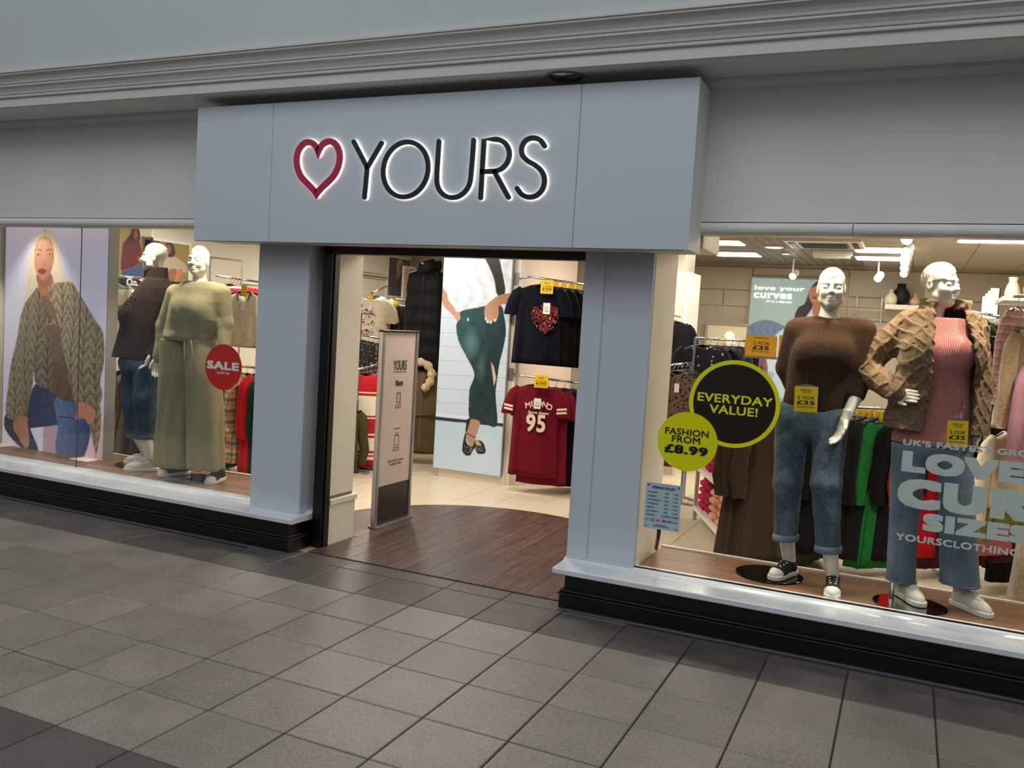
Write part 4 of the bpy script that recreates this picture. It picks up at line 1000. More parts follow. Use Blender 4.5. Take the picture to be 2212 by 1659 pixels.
M_GRNST = stripes('green_cream_stripe_knit', [(-.30, -.13, WH), (-.62, -.46, WH)], rgb(122, 150, 112))
M_VARS = stripes('red_white_stripe_varsity', [(-.10, -.08, WH), (-.06, -.04, WH)], RD)
def pattern(name, base, cols, scale, thr=0.5, kind='voronoi'):
    t = NT(name); v = t.coord('Object')
    x = t.n('ShaderNodeTexVoronoi'); t.l(v, x.inputs['Vector']); x.inputs['Scale'].default_value = scale
    n1 = t.noise(v, scale*0.8, 4, 0.7)
    d = t.math('ADD', x.outputs['Distance'], t.math('MULTIPLY', t.math('SUBTRACT', n1, 0.5), 1.0))
    m = t.ramp(d, [(thr-.06, (1, 1, 1, 1)), (thr, (0, 0, 0, 1))]); pc = t.ramp(x.outputs['Color'], [(i/max(1, len(cols)), c) for i, c in enumerate(cols)], 'CONSTANT')
    t.l(t.mixc(m, base, pc), t.b.inputs['Base Color']); t.b.inputs['Roughness'].default_value = 0.85; MATS[name] = t.m; return t.m
M_FLORB = pattern('black_rust_floral', rgb(112, 84, 70), [rgb(22, 18, 18), rgb(42, 24, 22), rgb(16, 14, 16)], 32, .42)
M_FLORD = pattern('black_grey_floral', rgb(26, 22, 24), [rgb(120, 106, 100), rgb(78, 60, 58), rgb(150, 136, 126)], 45, .30)
M_BIRD = pattern('navy_white_motif', rgb(20, 23, 36), [rgb(226, 220, 210), rgb(200, 196, 190)], 17, .20)
M_LEO = pattern('dark_leopard', rgb(30, 28, 24), [rgb(84, 78, 62), rgb(64, 58, 46)], 26, .34)
M_ZEB = pattern('black_white_print', rgb(34, 30, 28), [rgb(176, 166, 150), rgb(120, 110, 98)], 30, .36)
def plaid(name, base, c1, c2, s=0.11):
    t = NT(name); c = t.n('ShaderNodeTexCoord'); q = t.n('ShaderNodeSeparateXYZ'); t.l(c.outputs['Object'], q.inputs[0])
    u = t.math('ADD', q.outputs[0], t.math('MULTIPLY', q.outputs[1], 1.0))
    def band(src, per, ph): return t.math('GREATER_THAN', t.math('SINE', t.math('ADD', t.math('MULTIPLY', src, 6.2832/per), ph)), 0.55)
    col = t.mixc(t.math('MULTIPLY', band(q.outputs[2], s, 0), .65), base, c1); col = t.mixc(t.math('MULTIPLY', band(u, s*.8, 0), .6), col, c1)
    col = t.mixc(t.math('MULTIPLY', band(q.outputs[2], s, 2.4), .6), col, c2); col = t.mixc(t.math('MULTIPLY', band(u, s*.8, 2.4), .5), col, c2)
    t.l(col, t.b.inputs['Base Color']); t.b.inputs['Roughness'].default_value = 0.9; MATS[name] = t.m; return t.m
M_PLAID = plaid('cream_black_red_plaid', rgb(222, 204, 168), rgb(44, 40, 40), rgb(190, 74, 66)); M_GING = plaid('pink_gingham', rgb(228, 210, 200), rgb(176, 92, 104), rgb(200, 128, 134), .05)

CACHE = {}
def _o2m(o): me = o.data; bpy.data.objects.remove(o); return me
def hanger_mesh():
    if 'hanger' not in CACHE:
        CACHE['hanger'] = _o2m(MB().tube([(-.19, 0, -.105), (-.10, 0, -.075), (0, 0, -.058), (.10, 0, -.075), (.19, 0, -.105)], [.007, .010, .011, .010, .007], 8).build('hanger', M_HANG, smooth=True))
        CACHE['hook'] = _o2m(MB().tube([(0, 0, -.058), (0, 0, -.025), (.012, 0, -.012), (.018, 0, .004), (.010, 0, .018), (-.004, 0, .019), (-.014, 0, .008)], .0026, 6).build('hook', M_CHROME, smooth=True))
    return CACHE['hanger'], CACHE['hook']
def body_mesh(kind, m, L, seed):
    key = (kind, m.name, L, seed)
    if key in CACHE: return CACHE[key]
    q = random.Random(seed*7+1); n = 40; top = -.062
    sh, hem, dp, fold = {'tee': (.22, .255, .05, .010), 'jumper': (.22, .235, .055, .007), 'dress': (.19, .26, .055, .016), 'vest': (.165, .205, .05, .006), 'gilet': (.205, .235, .09, .004), 'coat': (.22, .26, .085, .008), 'slim': (.18, .20, .04, .009)}[kind]
    rows = [(0.0, .085, .030, 0), (.35, .60*sh, .036, -.022), (.7, sh, dp*.75, -.052), (1.0, sh*1.015, dp, -.115)]
    ph = [q.uniform(0, 6.3) for _ in range(4)]; k1, k2 = q.choice([5, 6, 7]), q.choice([9, 11, 13]); rings = []
    def ring(w, d, z, amp, neck=0.0):
        r = []
        for i in range(n):
            a = 2*math.pi*i/n; c, s = math.cos(a), math.sin(a)
            x = w*math.copysign(abs(c)**.75, c); y = d*math.copysign(abs(s)**.8, s)+amp*math.sin(k1*a+ph[0])+amp*.6*math.sin(k2*a+ph[1])
            zz = z
            if neck and s < 0: zz -= neck*max(0, 1-abs(x)/.085)
            r.append((x+amp*.5*math.sin(k1*a+ph[2]), y, top+zz))
        return r
    v = {'vest': .15}.get(kind, .035)
    rings.append(ring(.078, .026, -.006, 0, v)); rings.append(ring(.085, .030, .0, 0, v*.8))
    for (t, w, d, z) in rows[1:]: rings.append(ring(w, d, z, .001, 0 if t > .5 else v*.35))
    m_ = 22 if kind in ('gilet', 'coat') else 12
    for j in range(1, m_+1):
        u = j/m_; w = sh*1.015+(hem-sh*1.015)*u; z = -.115+(-L+.115)*u; d = dp*(1+.25*u)
        if kind == 'dress': w = sh*(1-.10*math.sin(math.pi*min(1, u*1.8)))+(hem-sh)*max(0, u-.3)/.7
        if kind == 'gilet': b = abs(math.sin(math.pi*u*5.5)); w += .010*b; d += .020*b; 
        rings.append(ring(w, d, z, fold*(.25+.75*u)))
    rings.append(ring(hem*.985, dp*1.1, -L+.006, fold)); 
    mb = MB(); mb.loft(rings, cap=False); me = _o2m(mb.build('body', m, smooth=True, fix=True)); CACHE[key] = me; return me
def sleeve_mesh(kind, m, seed, side):
    key = ('sl', kind, m.name, seed, side)
    if key in CACHE: return CACHE[key]
    q = random.Random(seed*13+side); n = 18; top = -.062
    if kind == 'short': path = [(.175, -.055, .055, .030), (.222, -.105, .074, .042), (.258, -.18, .076, .045), (.276, -.255, .078, .045), (.284, -.30, .080, .043), (.284, -.31, .076, .040)]
    else: path = [(.175, -.055, .055, .03), (.225, -.11, .068, .042), (.25, -.20, .064, .044), (.262+q.uniform(-.01, .02), -.33, .058, .045), (.262+q.uniform(-.02, .03), -.46, .052, .042), (.258, -.56, .045, .038), (.258, -.60, .038, .034), (.258, -.615, .040, .035)]
    rings = []
    for i, (x, z, a, b) in enumerate(path):
        j = min(i+1, len(path)-1); k = max(i-1, 0); dx, dz = path[j][0]-path[k][0], path[j][1]-path[k][1]; L_ = math.hypot(dx, dz); tx, tz = dx/L_, dz/L_
        rings.append([(side*(x+(-tz)*a*math.cos(2*math.pi*h/n)), b*math.sin(2*math.pi*h/n)+.004*math.sin(5*h+i*1.7+seed), top+z+tx*a*math.cos(2*math.pi*h/n)) for h in range(n)])
    me = _o2m(MB().loft(rings, cap=False).build('sleeve', m, smooth=True)); CACHE[key] = me; return me
def _card(name, w, h, m):
    k = (name, w, h, m.name)
    if k not in CACHE: CACHE[k] = _o2m(MB().box(-w/2, w/2, -.0012, .0012, -h, 0).build(name, m))
    return CACHE[k]
NAMES = {'tee': 'hanging_tshirt', 'jumper': 'hanging_jumper', 'dress': 'hanging_dress', 'vest': 'hanging_sweater_vest', 'gilet': 'hanging_gilet', 'coat': 'hanging_coat', 'slim': 'hanging_blouse'}
CATS = {'tee': 't-shirt', 'jumper': 'jumper', 'dress': 'dress', 'vest': 'sweater vest', 'gilet': 'gilet', 'coat': 'coat', 'slim': 'blouse'}
def hang(loc, kind, m, L, label, rz=0.0, group=None, sleeve=None, tagy=False, tagw=False, seed=0, sm=None, name=None, cat=None, scale=1.0):
    t = thing(name or NAMES[kind], label, cat or CATS[kind], tuple(float(v) for v in loc), rz, group); t.scale = (scale,)*3
    ROW.append(tuple(loc)); hm, hk = hanger_mesh(); h = link('hanger', hm, t); link('hook', hk, h)
    link('body', body_mesh(kind, m, L, seed % 4), t)
    if sleeve:
        for s in (-1, 1): link('sleeve', sleeve_mesh(sleeve, sm or m, seed % 4, s), t)
    if tagy: c = link('price_card', _card('price_card', .062, .095, M_YEL), t, (.0, -.028, -.005)); c['label'] = 'yellow price card'
    if tagw: c = link('swing_tag', _card('swing_tag', .045, .085, M_PRINTW), t, (.015, -.068, -.17)); c['label'] = 'white swing tag'
    return t
def rail(p0, p1, label, r=.011, legs=None, group=None):
    p0, p1 = Vector([float(v) for v in p0]), Vector([float(v) for v in p1]); t = thing('garment_rail', label, 'rail', p0, group=group)
    MB().tube([(0, 0, 0), p1-p0], r, 12).build('bar', M_CHROME, t, smooth=True)
    for e, q in ((p0, Vector((0, 0, 0))), (p1, p1-p0)):
        if legs and not (legs == 'far' and e is p0): MB().box(q.x-.012, q.x+.012, q.y-.012, q.y+.012, -e.z+.0, q.z).build('upright', M_STEEL, t)
    if legs:
        d = (p1-p0).normalized(); s = Vector((-d.y, d.x, 0))
        for q in ((p1-p0,) if legs == 'far' else (Vector((0, 0, 0)), p1-p0)): MB().tube([q+s*.2-Vector((0, 0, q.z+p0.z-.012)), q-s*.2-Vector((0, 0, q.z+p0.z-.012))], .012, 8).build('foot', M_STEEL, t)
    return t
ROW = []
def hrail(label, a=.10, b=.10, legs=False, wall=None):
    """a rail through the hooks hung since the last rail"""
    global ROW
    P = [V3(q) for q in ROW]; ROW = []
    d = P[-1]-P[0]
    if len(P) == 1: d = np.array([math.sin(0.2), math.cos(0.2), 0.0]); 
    d = d/np.linalg.norm(d); p0, p1 = P[0]-d*a+V3((0, 0, .008)), P[-1]+d*b+V3((0, 0, .008))
    return rail(p0, p1, label, legs=legs)
def V3(p): return np.array([float(v) for v in p])

# --- left window: dark clothes on a low rail
p0, p1 = at(205, 778, 2.1), at(478, 790, 2.1)
seq = [M_CBLK, M_CWINE, M_CBLK, M_CDKGR, M_CBLK, M_CTAUPE, M_CTAUPE, M_CBLK, M_CBROWN, M_CBLK, M_CBLK, M_CPLUM, M_CBLK, M_CNAVY, M_CBLK, M_CBLK, M_CTAUPE, M_CBLK]
for i, m in enumerate(seq):
    p = p0+(p1-p0)*(i+.5)/len(seq); p[2] = p0[2]-.02
    hang(p, 'dress', m, 1.0, {'black_jersey': 'black', 'dark_wine_knit': 'wine red', 'bottle_green_sequin': 'bottle green', 'taupe_wool': 'taupe', 'dark_brown_corduroy': 'dark brown', 'plum_knit': 'plum', 'navy_jersey': 'navy'}[m.name]+' long garment on the low rail behind the left mannequins', R(90+rnd.uniform(-8, 8)), 'dark clothes behind the left mannequins', seed=i)
hrail('low chrome rail of dark clothes behind the left mannequins', legs=True)
# --- left window, right part: vest, red cardigans, plaid shirts
p = at(531, 616, 2.0); vst = hang(p, 'vest', M_CCREAM, .56, 'cream sleeveless V-neck sweater vest hanging beside the left pillar', R(8), tagy=True, tagw=True)
M_DKTRIM = mat('charcoal_trim', rgb(50, 46, 46), .9)
for off_ in (0.0, .022):
    MB().tube([(-.078-off_*.4, -.022, -.062), (-.05-off_*.6, -.040, -.15), (0, -.052, -.235-off_), (.05+off_*.6, -.040, -.15), (.078+off_*.4, -.022, -.062)], .006, 6).build('neck_trim', M_DKTRIM, vst, smooth=True)
hrail('short chrome arm holding the cream sweater vest', .03, .5, legs='far')
for i in range(4):
    p = at(498+7*i, 602+1*i, 2.3+.06*i); hang(p, 'jumper', M_VARS, .45, 'red and white striped varsity cardigan on the upper rail beside the left pillar', R(15), 'red varsity cardigans', sleeve='long', seed=i, sm=M_CRED)
hrail('upper chrome rail holding the red varsity cardigans', .25, .45, legs='far')
frame = thing('rail_frame', 'grey metal wall frame above the upper rail in the left window', 'rail frame', tuple(at(455, 560, 2.9)))
o_ = V3(frame.location)
a, b, c, d = [at(*q, 2.9)-o_ for q in ((455, 556), (523, 564), (455, 615), (523, 620))]
MB().tube([a, b], .010, 8).build('top_bar', M_STEEL, frame); [MB().tube([e, (e[0], e[1], -o_[2])], .010, 8).build('upright', M_STEEL, frame) for e in (a, b)]
p0, p1 = at(486, 790, 2.0), at(618, 802, 2.0); seq = [(M_CTAUPE, 'taupe'), (M_CNAVY, 'navy'), (M_PLAID, 'plaid'), (M_PLAID, 'plaid'), (M_CREDB, 'red'), (M_CREDB, 'red'), (M_CDKGR, 'bottle green sequin'), (M_CNAVY, 'navy blue'), (M_CBLK, 'black')]
for i, (m, nm) in enumerate(seq):
    p = p0+(p1-p0)*(i+.3)/len(seq)
    lab = {'plaid': 'cream, black and red plaid shirt hanging beside the left pillar', 'red': 'red knit hanging right of the plaid shirts'}.get(nm, nm+' garment on the lower rail beside the left pillar')
    hang(p, 'jumper', m, .95 if m is not M_PLAID else .88, lab, R(104+rnd.uniform(-6, 6)), {'plaid': 'plaid shirts', 'red': 'red knits beside plaid shirts'}.get(nm), sleeve='long', seed=i)
hrail('lower chrome rail of plaid and red shirts beside the left pillar', legs=True)
p = at(243, 598, 1.85); hang(p, 'jumper', M_GRNST, .66, 'green and cream striped jumper beside the window poster', R(10), sleeve='long'); hrail('short chrome arm holding the green striped jumper', .05, .5, legs=True)

# --- through the door, left
for i in range(3):
    p = at(806+4*i, 634-2*i, 4.55+.12*i); t = hang(p, 'tee', M_CCREAM, .74, ['cream t-shirt with purple floral slogan print seen left of the grey panel', 'plain cream t-shirt hanging just behind the slogan t-shirt', 'plain cream t-shirt farthest back on the slogan t-shirt rail'][i], R(6), 'cream t-shirts', sleeve='short', seed=i, tagy=(i == 0), tagw=(i == 0))
    if i == 0:
        t.location.y -= .02; mb = MB(); q = random.Random(4)
        M_VIO = mat('purple_flower_print', rgb(104, 44, 92), .8)
        for k in range(46):
            x, z = q.uniform(-.085, .085), q.uniform(-.56, -.20); r = q.uniform(.006, .014)
            mb.disc((x, -.092, z), r, .002, 7, 'y')
        mb.build('print', M_VIO, t)['kind'] = 'stuff'
hrail('chrome rail holding the cream slogan t-shirts', .15, .8, legs='far')
for i in range(4):
    p = at(856+5*i, 648+1*i, 4.75+.1*i); hang(p, 'slim', M_FLORD, .72, 'dark floral blouse hanging right of the cream slogan t-shirt', R(4), 'dark floral blouses', sleeve='long', seed=i, tagy=(i == 0), tagw=(i == 0))
hrail('chrome rail holding the dark floral blouses', .15, .8, legs='far')
for i in range(2):
    p = at(921+15*i, 572+3*i, 4.0+.18*i); t = hang(p, 'gilet', M_PUFF, 1.15, ['long black padded gilet hanging left of the skirt lightbox', 'long black padded gilet half hidden behind the front gilet'][i], R(14), 'black padded gilets', seed=i)
    mb = MB(); rg = []
    for (r_, z) in ((.085, -.10), (.105, -.06), (.110, -.01), (.098, .035), (.085, .04), (.080, 0.0)): rg.append([(r_*math.cos(2*math.pi*k/20), .7*r_*math.sin(2*math.pi*k/20)-.01, z+.03*math.cos(2*math.pi*k/20)) for k in range(20)])
    mb.loft(rg, cap=False).build('collar', M_PUFF, t, smooth=True); MB().tube([(.01, -.115, -.12), (.012, -.13, -.6), (.012, -.125, -1.12)], .006, 6).build('zip', M_BLACKM, t)
    for s in (-1, 1): MB().box(s*.11-.004, s*.11+.004, -.135, -.115, -.62, -.50).build('pocket_zip', M_BLACKM, t, rot=(0, 0, 0))
hrail('chrome arm holding the long black gilets', .12, .7)
for i in range(2):
    p = at(912+12*i, 782+2*i, 3.95+.2*i); t = hang(p, 'coat', M_PARKA, 1.0, ['khaki parka with blonde fur hood left of the skirt lightbox', 'second khaki parka half hidden behind the first'][i], R(20), 'khaki parkas', sleeve='long', seed=i)
    mb = MB(); pth = [(-.13, -.05, -.16), (-.12, -.09, -.05), (-.03, -.10, .0), (.07, -.10, -.02), (.13, -.10, -.10), (.13, -.11, -.20), (.09, -.12, -.27), (.05, -.12, -.31)]
    mb.tube(smooth_open(pth, 3), [.045+.012*math.sin(k*2.1) for k in range(len(smooth_open(pth, 3)))], 12); mb.build('fur_trim', M_FURT, t, smooth=True)
    MB().tube([(-.20, -.10, -.60), (-.05, -.115, -.61), (.05, -.115, -.605), (.2, -.10, -.59)], .012, 8).build('drawcord', M_PARKA, t, smooth=True)
    MB().prism([(-.15, -.70), (-.02, -.68), (-.02, -.80), (-.085, -.86), (-.15, -.82)], -.13, -.11, 'y').build('pocket', M_PARKA, t, bevel=.004)
    MB().tube([(.03, -.10, -.12), (.03, -.125, -.98)], .005, 6).build('zip', M_GREYP, t)
hrail('chrome arm holding the khaki parkas', .12, .7)
for i in range(4):
    p = at(792+9*i, 795-2*i, 3.15+.10*i); hang(p, 'dress', M_REDST, 1.02, 'long red cardigan with cream stripes behind the grey panel', R(28), 'red and cream striped cardigans', sleeve='long', seed=i, sm=M_CRED)
hrail('chrome rail holding the long red cardigans', .2, .3, legs=True)
p = at(748, 806, 3.0); hang(p, 'slim', M_LEO, .5, 'dark leopard print top at the edge of the cream pillar', R(60), sleeve='long'); hrail('short rail holding the leopard print top', .05, .3, legs=True)
p = at(742, 870, 2.75); hang(p, 'slim', M_COLIVE, .72, 'olive green long top hanging low beside the cream pillar', R(65), sleeve='long'); hrail('short rail holding the olive top', .05, .2, legs=True)
for i in range(7):
    p = at(770+9*i, 722+2*i, 4.1); hang(p, 'slim', M_ZEB, .42, 'black and cream printed top on the crowded middle rail behind the grey panel', R(60+rnd.uniform(-8, 8)), 'printed tops on the middle rail', seed=i)
hrail('chrome rail of printed tops behind the grey panel', .1, .1, legs=True)
# ankle boots on a wall bracket
for k in range(2):
    p = at(766+7*k, 660, 3.9+.12*k); t = thing('ankle_boot', ['black patent ankle boot nearest the cream pillar', 'black patent ankle boot behind the first'][k], 'boot', tuple(p), R(50), 'black ankle boots')
    def bootf(X, Y, Z): return np.maximum(smin(chain(X, Y, Z, [(0, .03, .17), (0, .03, .03)], [.042, .036]), chain(X, Y, Z, [(0, .02, .015), (0, -.10, .0)], [.034, .028]), .03), -.02-Z)
    if 'boot' not in CACHE:
        P_, F_ = surfnet(bootf, (-.06, -.15, -.03), (.06, .09, .19), .006); CACHE['boot'] = _o2m(mesh_obj('boot_upper', P_, F_, M_BOOT, smooth=True)); CACHE['heel'] = _o2m(MB().prism([(-.025, .0), (.025, .0), (.025, .06), (-.025, .06)], -.06, -.02).build('heel', M_BOOT, bevel=.004))
    link('boot_upper', CACHE['boot'], t); link('heel', CACHE['heel'], t); MB().tube([(-.03, .03, .17), (0, .03, .23), (.03, .03, .17)], .006, 6).build('pull_loop', M_BOOT, t)
bs = at(770, 665, 3.95); bsh = thing('shoe_stand', 'slim steel stand holding the black ankle boots', 'stand', (float(bs[0]), 3.96, 0)); MB().box(-.12, .12, -.2, .2, float(bs[2])-.075, float(bs[2])-.055).build('tray', M_STEEL, bsh); MB().tube([(0, .1, 0), (0, .1, float(bs[2])-.07)], .012, 8).build('post', M_STEEL, bsh); MB().disc((0, .1, 0), .14, .012, 20).build('base', M_STEEL, bsh)

# --- through the door, right: t-shirts on two arms
tees = [(M_CNAVY, 'navy t-shirt with red floral heart print under a yellow 2 FOR 30 card'), (M_CBLK, None), (M_CBLK, None), (M_CNAVY, None), (M_CBLK, None), (M_CGREY, None), (M_CCREAM, None), (M_CBLK, None), (M_CBLK, None)]
for i, (m, lab) in enumerate(tees):
    p = at(1168, 603, 3.30)+V3((.058*i, .075*i, -.004*i))
    t = hang(p, 'tee', m, .80, lab or ('dark t-shirt on the upper arm behind the heart t-shirt' if m is not M_CCREAM else 'cream edged t-shirt on the upper arm behind the dark ones'), R(10), 'dark t-shirts on the upper arm', sleeve='short', seed=i % 3, tagy=(i in (1, 2, 3, 4, 5, 6)))
    if i == 0: TEE1 = t
rl1 = hrail('upper chrome arm holding the dark t-shirts', .12, .1)
seq = [(M_CBURG, 'burgundy t-shirt printed MILANO Sports Season 95 with striped sleeves'), (M_CBURG, None), (M_CBLK, None), (M_CPLUM, None), (M_CBLK, None), (M_CBURG, None), (M_CBURG, None)]
for i, (m, lab) in enumerate(seq):
    p = at(1162, 818, 3.16)+V3((.062*i, .09*i, -.006*i-.02*(i > 0)))
    t = hang(p, 'tee', m, .92 if i == 0 else .98, lab or {'burgundy_jersey': 'plain burgundy t-shirt on the lower arm behind the MILANO t-shirt', 'black_jersey': 'black top on the lower arm behind the MILANO t-shirt', 'plum_knit': 'plum top on the lower arm behind the MILANO t-shirt'}[m.name], R(8), 'tops on the lower arm', sleeve='short', seed=i % 3, tagy=(i == 1), scale=1.0)
    if i == 0: TEE2 = t
rl2 = hrail('lower chrome arm holding the burgundy t-shirts', .14, .35)
for r_ in (rl1, rl2):
    v_ = Vector((-1.0, 3.42, r_.location.z))-r_.location; MB().tube([(0, 0, 0), (v_.x*.6, v_.y*.5, -.01), tuple(v_)], .011, 8).build('bracket', M_CHROME, r_, smooth=True); MB().box(v_.x-.03, v_.x+.03, v_.y-.045, v_.y-.035, -.08, .05).build('bracket_plate', M_STEEL, r_)
# heart print and lettering on the two front t-shirts
def on_tee(t, px, py, dy=0.0):
    Yw = t.location.y-.075+dy; p = at(px, py, Yw); v = Matrix.Rotation(-t.rotation_euler.z, 3, 'Z') @ (Vector(p)-t.location); return v
q = random.Random(9); mbs = {'r': MB(), 'd': MB(), 'c': MB(), 'g': MB()}
def inheart(x, z): x, z = x/.122, z/.13+.1; return (x*x+z*z-1)**3-x*x*z**3 < 0
c0 = on_tee(TEE1, 1177, 692)
for k in range(460):
    x, z = q.uniform(-.15, .15), q.uniform(-.16, .16)
    if not inheart(x, z): continue
    kind = q.choice('rrrrddgc'); r = {'r': .010, 'd': .011, 'c': .007, 'g': .007}[kind]*q.uniform(.7, 1.2)
    mbs[kind].disc((c0.x+x, c0.y-.002-.0004*(k % 5), c0.z+z), r, .0015, 8, 'y')
for kind, col in (('r', rgb(136, 24, 28)), ('d', rgb(76, 14, 20)), ('c', rgb(214, 184, 128)), ('g', rgb(60, 54, 28))): mbs[kind].build('heart_print', mat('print_'+kind, col, .8), TEE1)['kind'] = 'stuff'
def tcard(t, px0, py0, px1, py1, dy=-.05):
    a = on_tee(t, px0, py0, dy); b = on_tee(t, px1, py1, dy); w, h = b.x-a.x, a.z-b.z
    c = MB().box(-w/2, w/2, -.001, .001, -h/2, h/2).build('price_card', M_YEL, t, loc=((a.x+b.x)/2, a.y, (a.z+b.z)/2)); c['label'] = 'yellow 2 FOR 30 price card'
    text('EVERYDAY', (0, -.0015, h*.30), h*.09, M_PRINTK, c, width=w*.5); text('VALUE', (0, -.0015, h*.21), h*.09, M_PRINTK, c, width=w*.32)
    text('2 FOR', (0, -.0015, .0), h*.17, M_PRINTK, c, width=w*.75); text('£30', (0, -.0015, -h*.18), h*.21, M_PRINTK, c, weight=h*.004, width=w*.75); text('MIX & MATCH', (0, -.0015, -h*.35), h*.085, M_PRINTK, c, width=w*.74)
tcard(TEE1, 1169, 604, 1193, 635); tcard(TEE2, 1155, 809, 1182, 839)
def wtag(t, px0, py0, px1, py1):
    a = on_tee(t, px0, py0, -.02); b = on_tee(t, px1, py1, -.02); w, h = b.x-a.x, a.z-b.z
    c = MB().box(-w/2, w/2, -.001, .001, -h/2, h/2).build('swing_tag', M_PRINTW, t, loc=((a.x+b.x)/2, a.y, (a.z+b.z)/2))
    for k, zz in enumerate((.1, -.05, -.2, -.25)): MB().box(-w*.3, w*.3, -.0018, -.001, h*zz-h*.015, h*zz+h*.015).build('printed_line', M_GREYP, c)
wtag(TEE1, 1174, 654, 1187, 679); wtag(TEE2, 1154, 860, 1167, 884)
cm = on_tee(TEE2, 1163, 878, -.004); s = on_tee(TEE2, 1189, 880, -.004).x-on_tee(TEE2, 1137, 880, -.004).x
M_CPRT = mat('cream_print', rgb(236, 224, 200), .7)
for ch, u in zip('MILANO', (-.42, -.26, -.14, .08, .26, .43)):
    zz = .030-.16*u*u; text(ch, (cm.x+u*s, cm.y, cm.z+zz), .082, M_CPRT, TEE2, weight=.0015, name='print', tilt=u*.5)
text('Sports Season', (cm.x, cm.y, on_tee(TEE2, 1165, 892, -.004).z), .038, M_CPRT, TEE2, shear=.4, width=s*.85, name='print', weight=.001)
text('95', (cm.x-.015, cm.y, on_tee(TEE2, 1158, 916, -.004).z), .235, M_CPRT, TEE2, weight=.006, width=s*.78, name='print')
for s_, px in ((-1, 1110), (1, 1214)):
    for k in range(2):
        a = on_tee(TEE2, px, 910+13*k, .01); MB().box(-.05, .05, -.0015, .0015, -.011, .011).build('sleeve_stripe', M_CPRT, TEE2, loc=(s_*.275, -.049, -.285-.035*k), rot=(0, -s_*.12, s_*.2))

# --- right window, behind the mannequins
for i, m in enumerate((M_CTEAL, M_CTEAL, M_CBLK, M_CBLK)):
    p = at(1441+7*i, 678+2*i, 5.15); hang(p, 'tee', m, .75, ['dusty teal top on the partition wall rail', 'dusty teal top on the partition wall rail', 'black top on the partition wall rail', 'black top on the partition wall rail'][i], R(55), ['teal tops on the partition', 'teal tops on the partition', 'black tops on the partition', 'black tops on the partition'][i], sleeve='short', seed=i)
hrail('short chrome rail on the partition wall', .05, .05)
for i, m in enumerate((M_BIRD, M_CNAVY, M_CGREY, M_CGREY, M_CPLUM, M_CMAUVE)):
    p = at(1519, 733, 4.1)+V3((.06*i, .07*i, .0)); hang(p, 'jumper', m, .75, ['navy blouse with white bird motifs in front of the back wall', 'navy blouse behind the bird print blouse', 'charcoal blouse behind the bird print blouse', 'charcoal blouse behind the bird print blouse', 'plum blouse behind the bird print blouse', 'mauve blouse rearmost behind the bird print blouse'][i], R(8), 'blouses on the bird print rail', sleeve='long', seed=i)
hrail('chrome rail holding the bird print blouses', .1, .1, legs=True)
for i, m in enumerate((M_CBLK, M_FLORB, M_CBLK, M_CBLK)):
    p = at(1455+9*i, 790-1*i, 3.35-.1*(i == 1)+.08*i); hang(p, 'dress' if i == 1 else 'jumper', m, .9, ['black jumper left of the rust floral dress', 'black and rust floral dress behind the lime stickers', 'black jumper right of the rust floral dress', 'black jumper right of the rust floral dress'][i], R(6), 'garments around the rust floral dress', sleeve='long' if i != 1 else 'short', seed=i, tagw=(i == 1))
hrail('chrome rail holding the rust floral dress', .1, .1, legs=True)
row = []
for px, py, Yq, m, nm, n in ((1628, 872, 1.75, M_CBROWN, 'dark brown', 4), (1690, 876, 1.95, M_CBROWN, 'brown', 2), (1728, 876, 2.0, M_COLIVE, 'olive', 3), (1772, 878, 2.0, M_CBLK, 'black', 3), (1835, 880, 2.0, M_CBLK, 'black', 6), (1903, 886, 2.05, M_CGREEN, 'emerald green', 3), (1955, 890, 2.1, M_CBLK, 'black', 2), (1990, 892, 2.15, M_CREDB, 'bright red', 3), (2040, 890, 2.3, M_CWINE, 'wine red', 2)):
    for i in range(n):
        p = at(px+13*i, py+1.3*i, Yq); L = 1.12 if nm in ('dark brown', 'olive') else (1.02 if 'black' in nm else 1.08)
        if nm == 'bright red': L = .98
        hang(p, 'dress', m, L, '%s long garment on the low rail behind the right mannequins' % nm, R(58+rnd.uniform(-8, 8)), '%s garments behind the right mannequins' % nm, seed=i, tagy=('black' in nm or 'green' in nm), sleeve='long')
    if nm == 'dark brown': hrail('low chrome rail holding the dark brown garments', .05, .05, legs=True)
hrail('low chrome rail behind the right mannequins', .05, .05, legs=True)
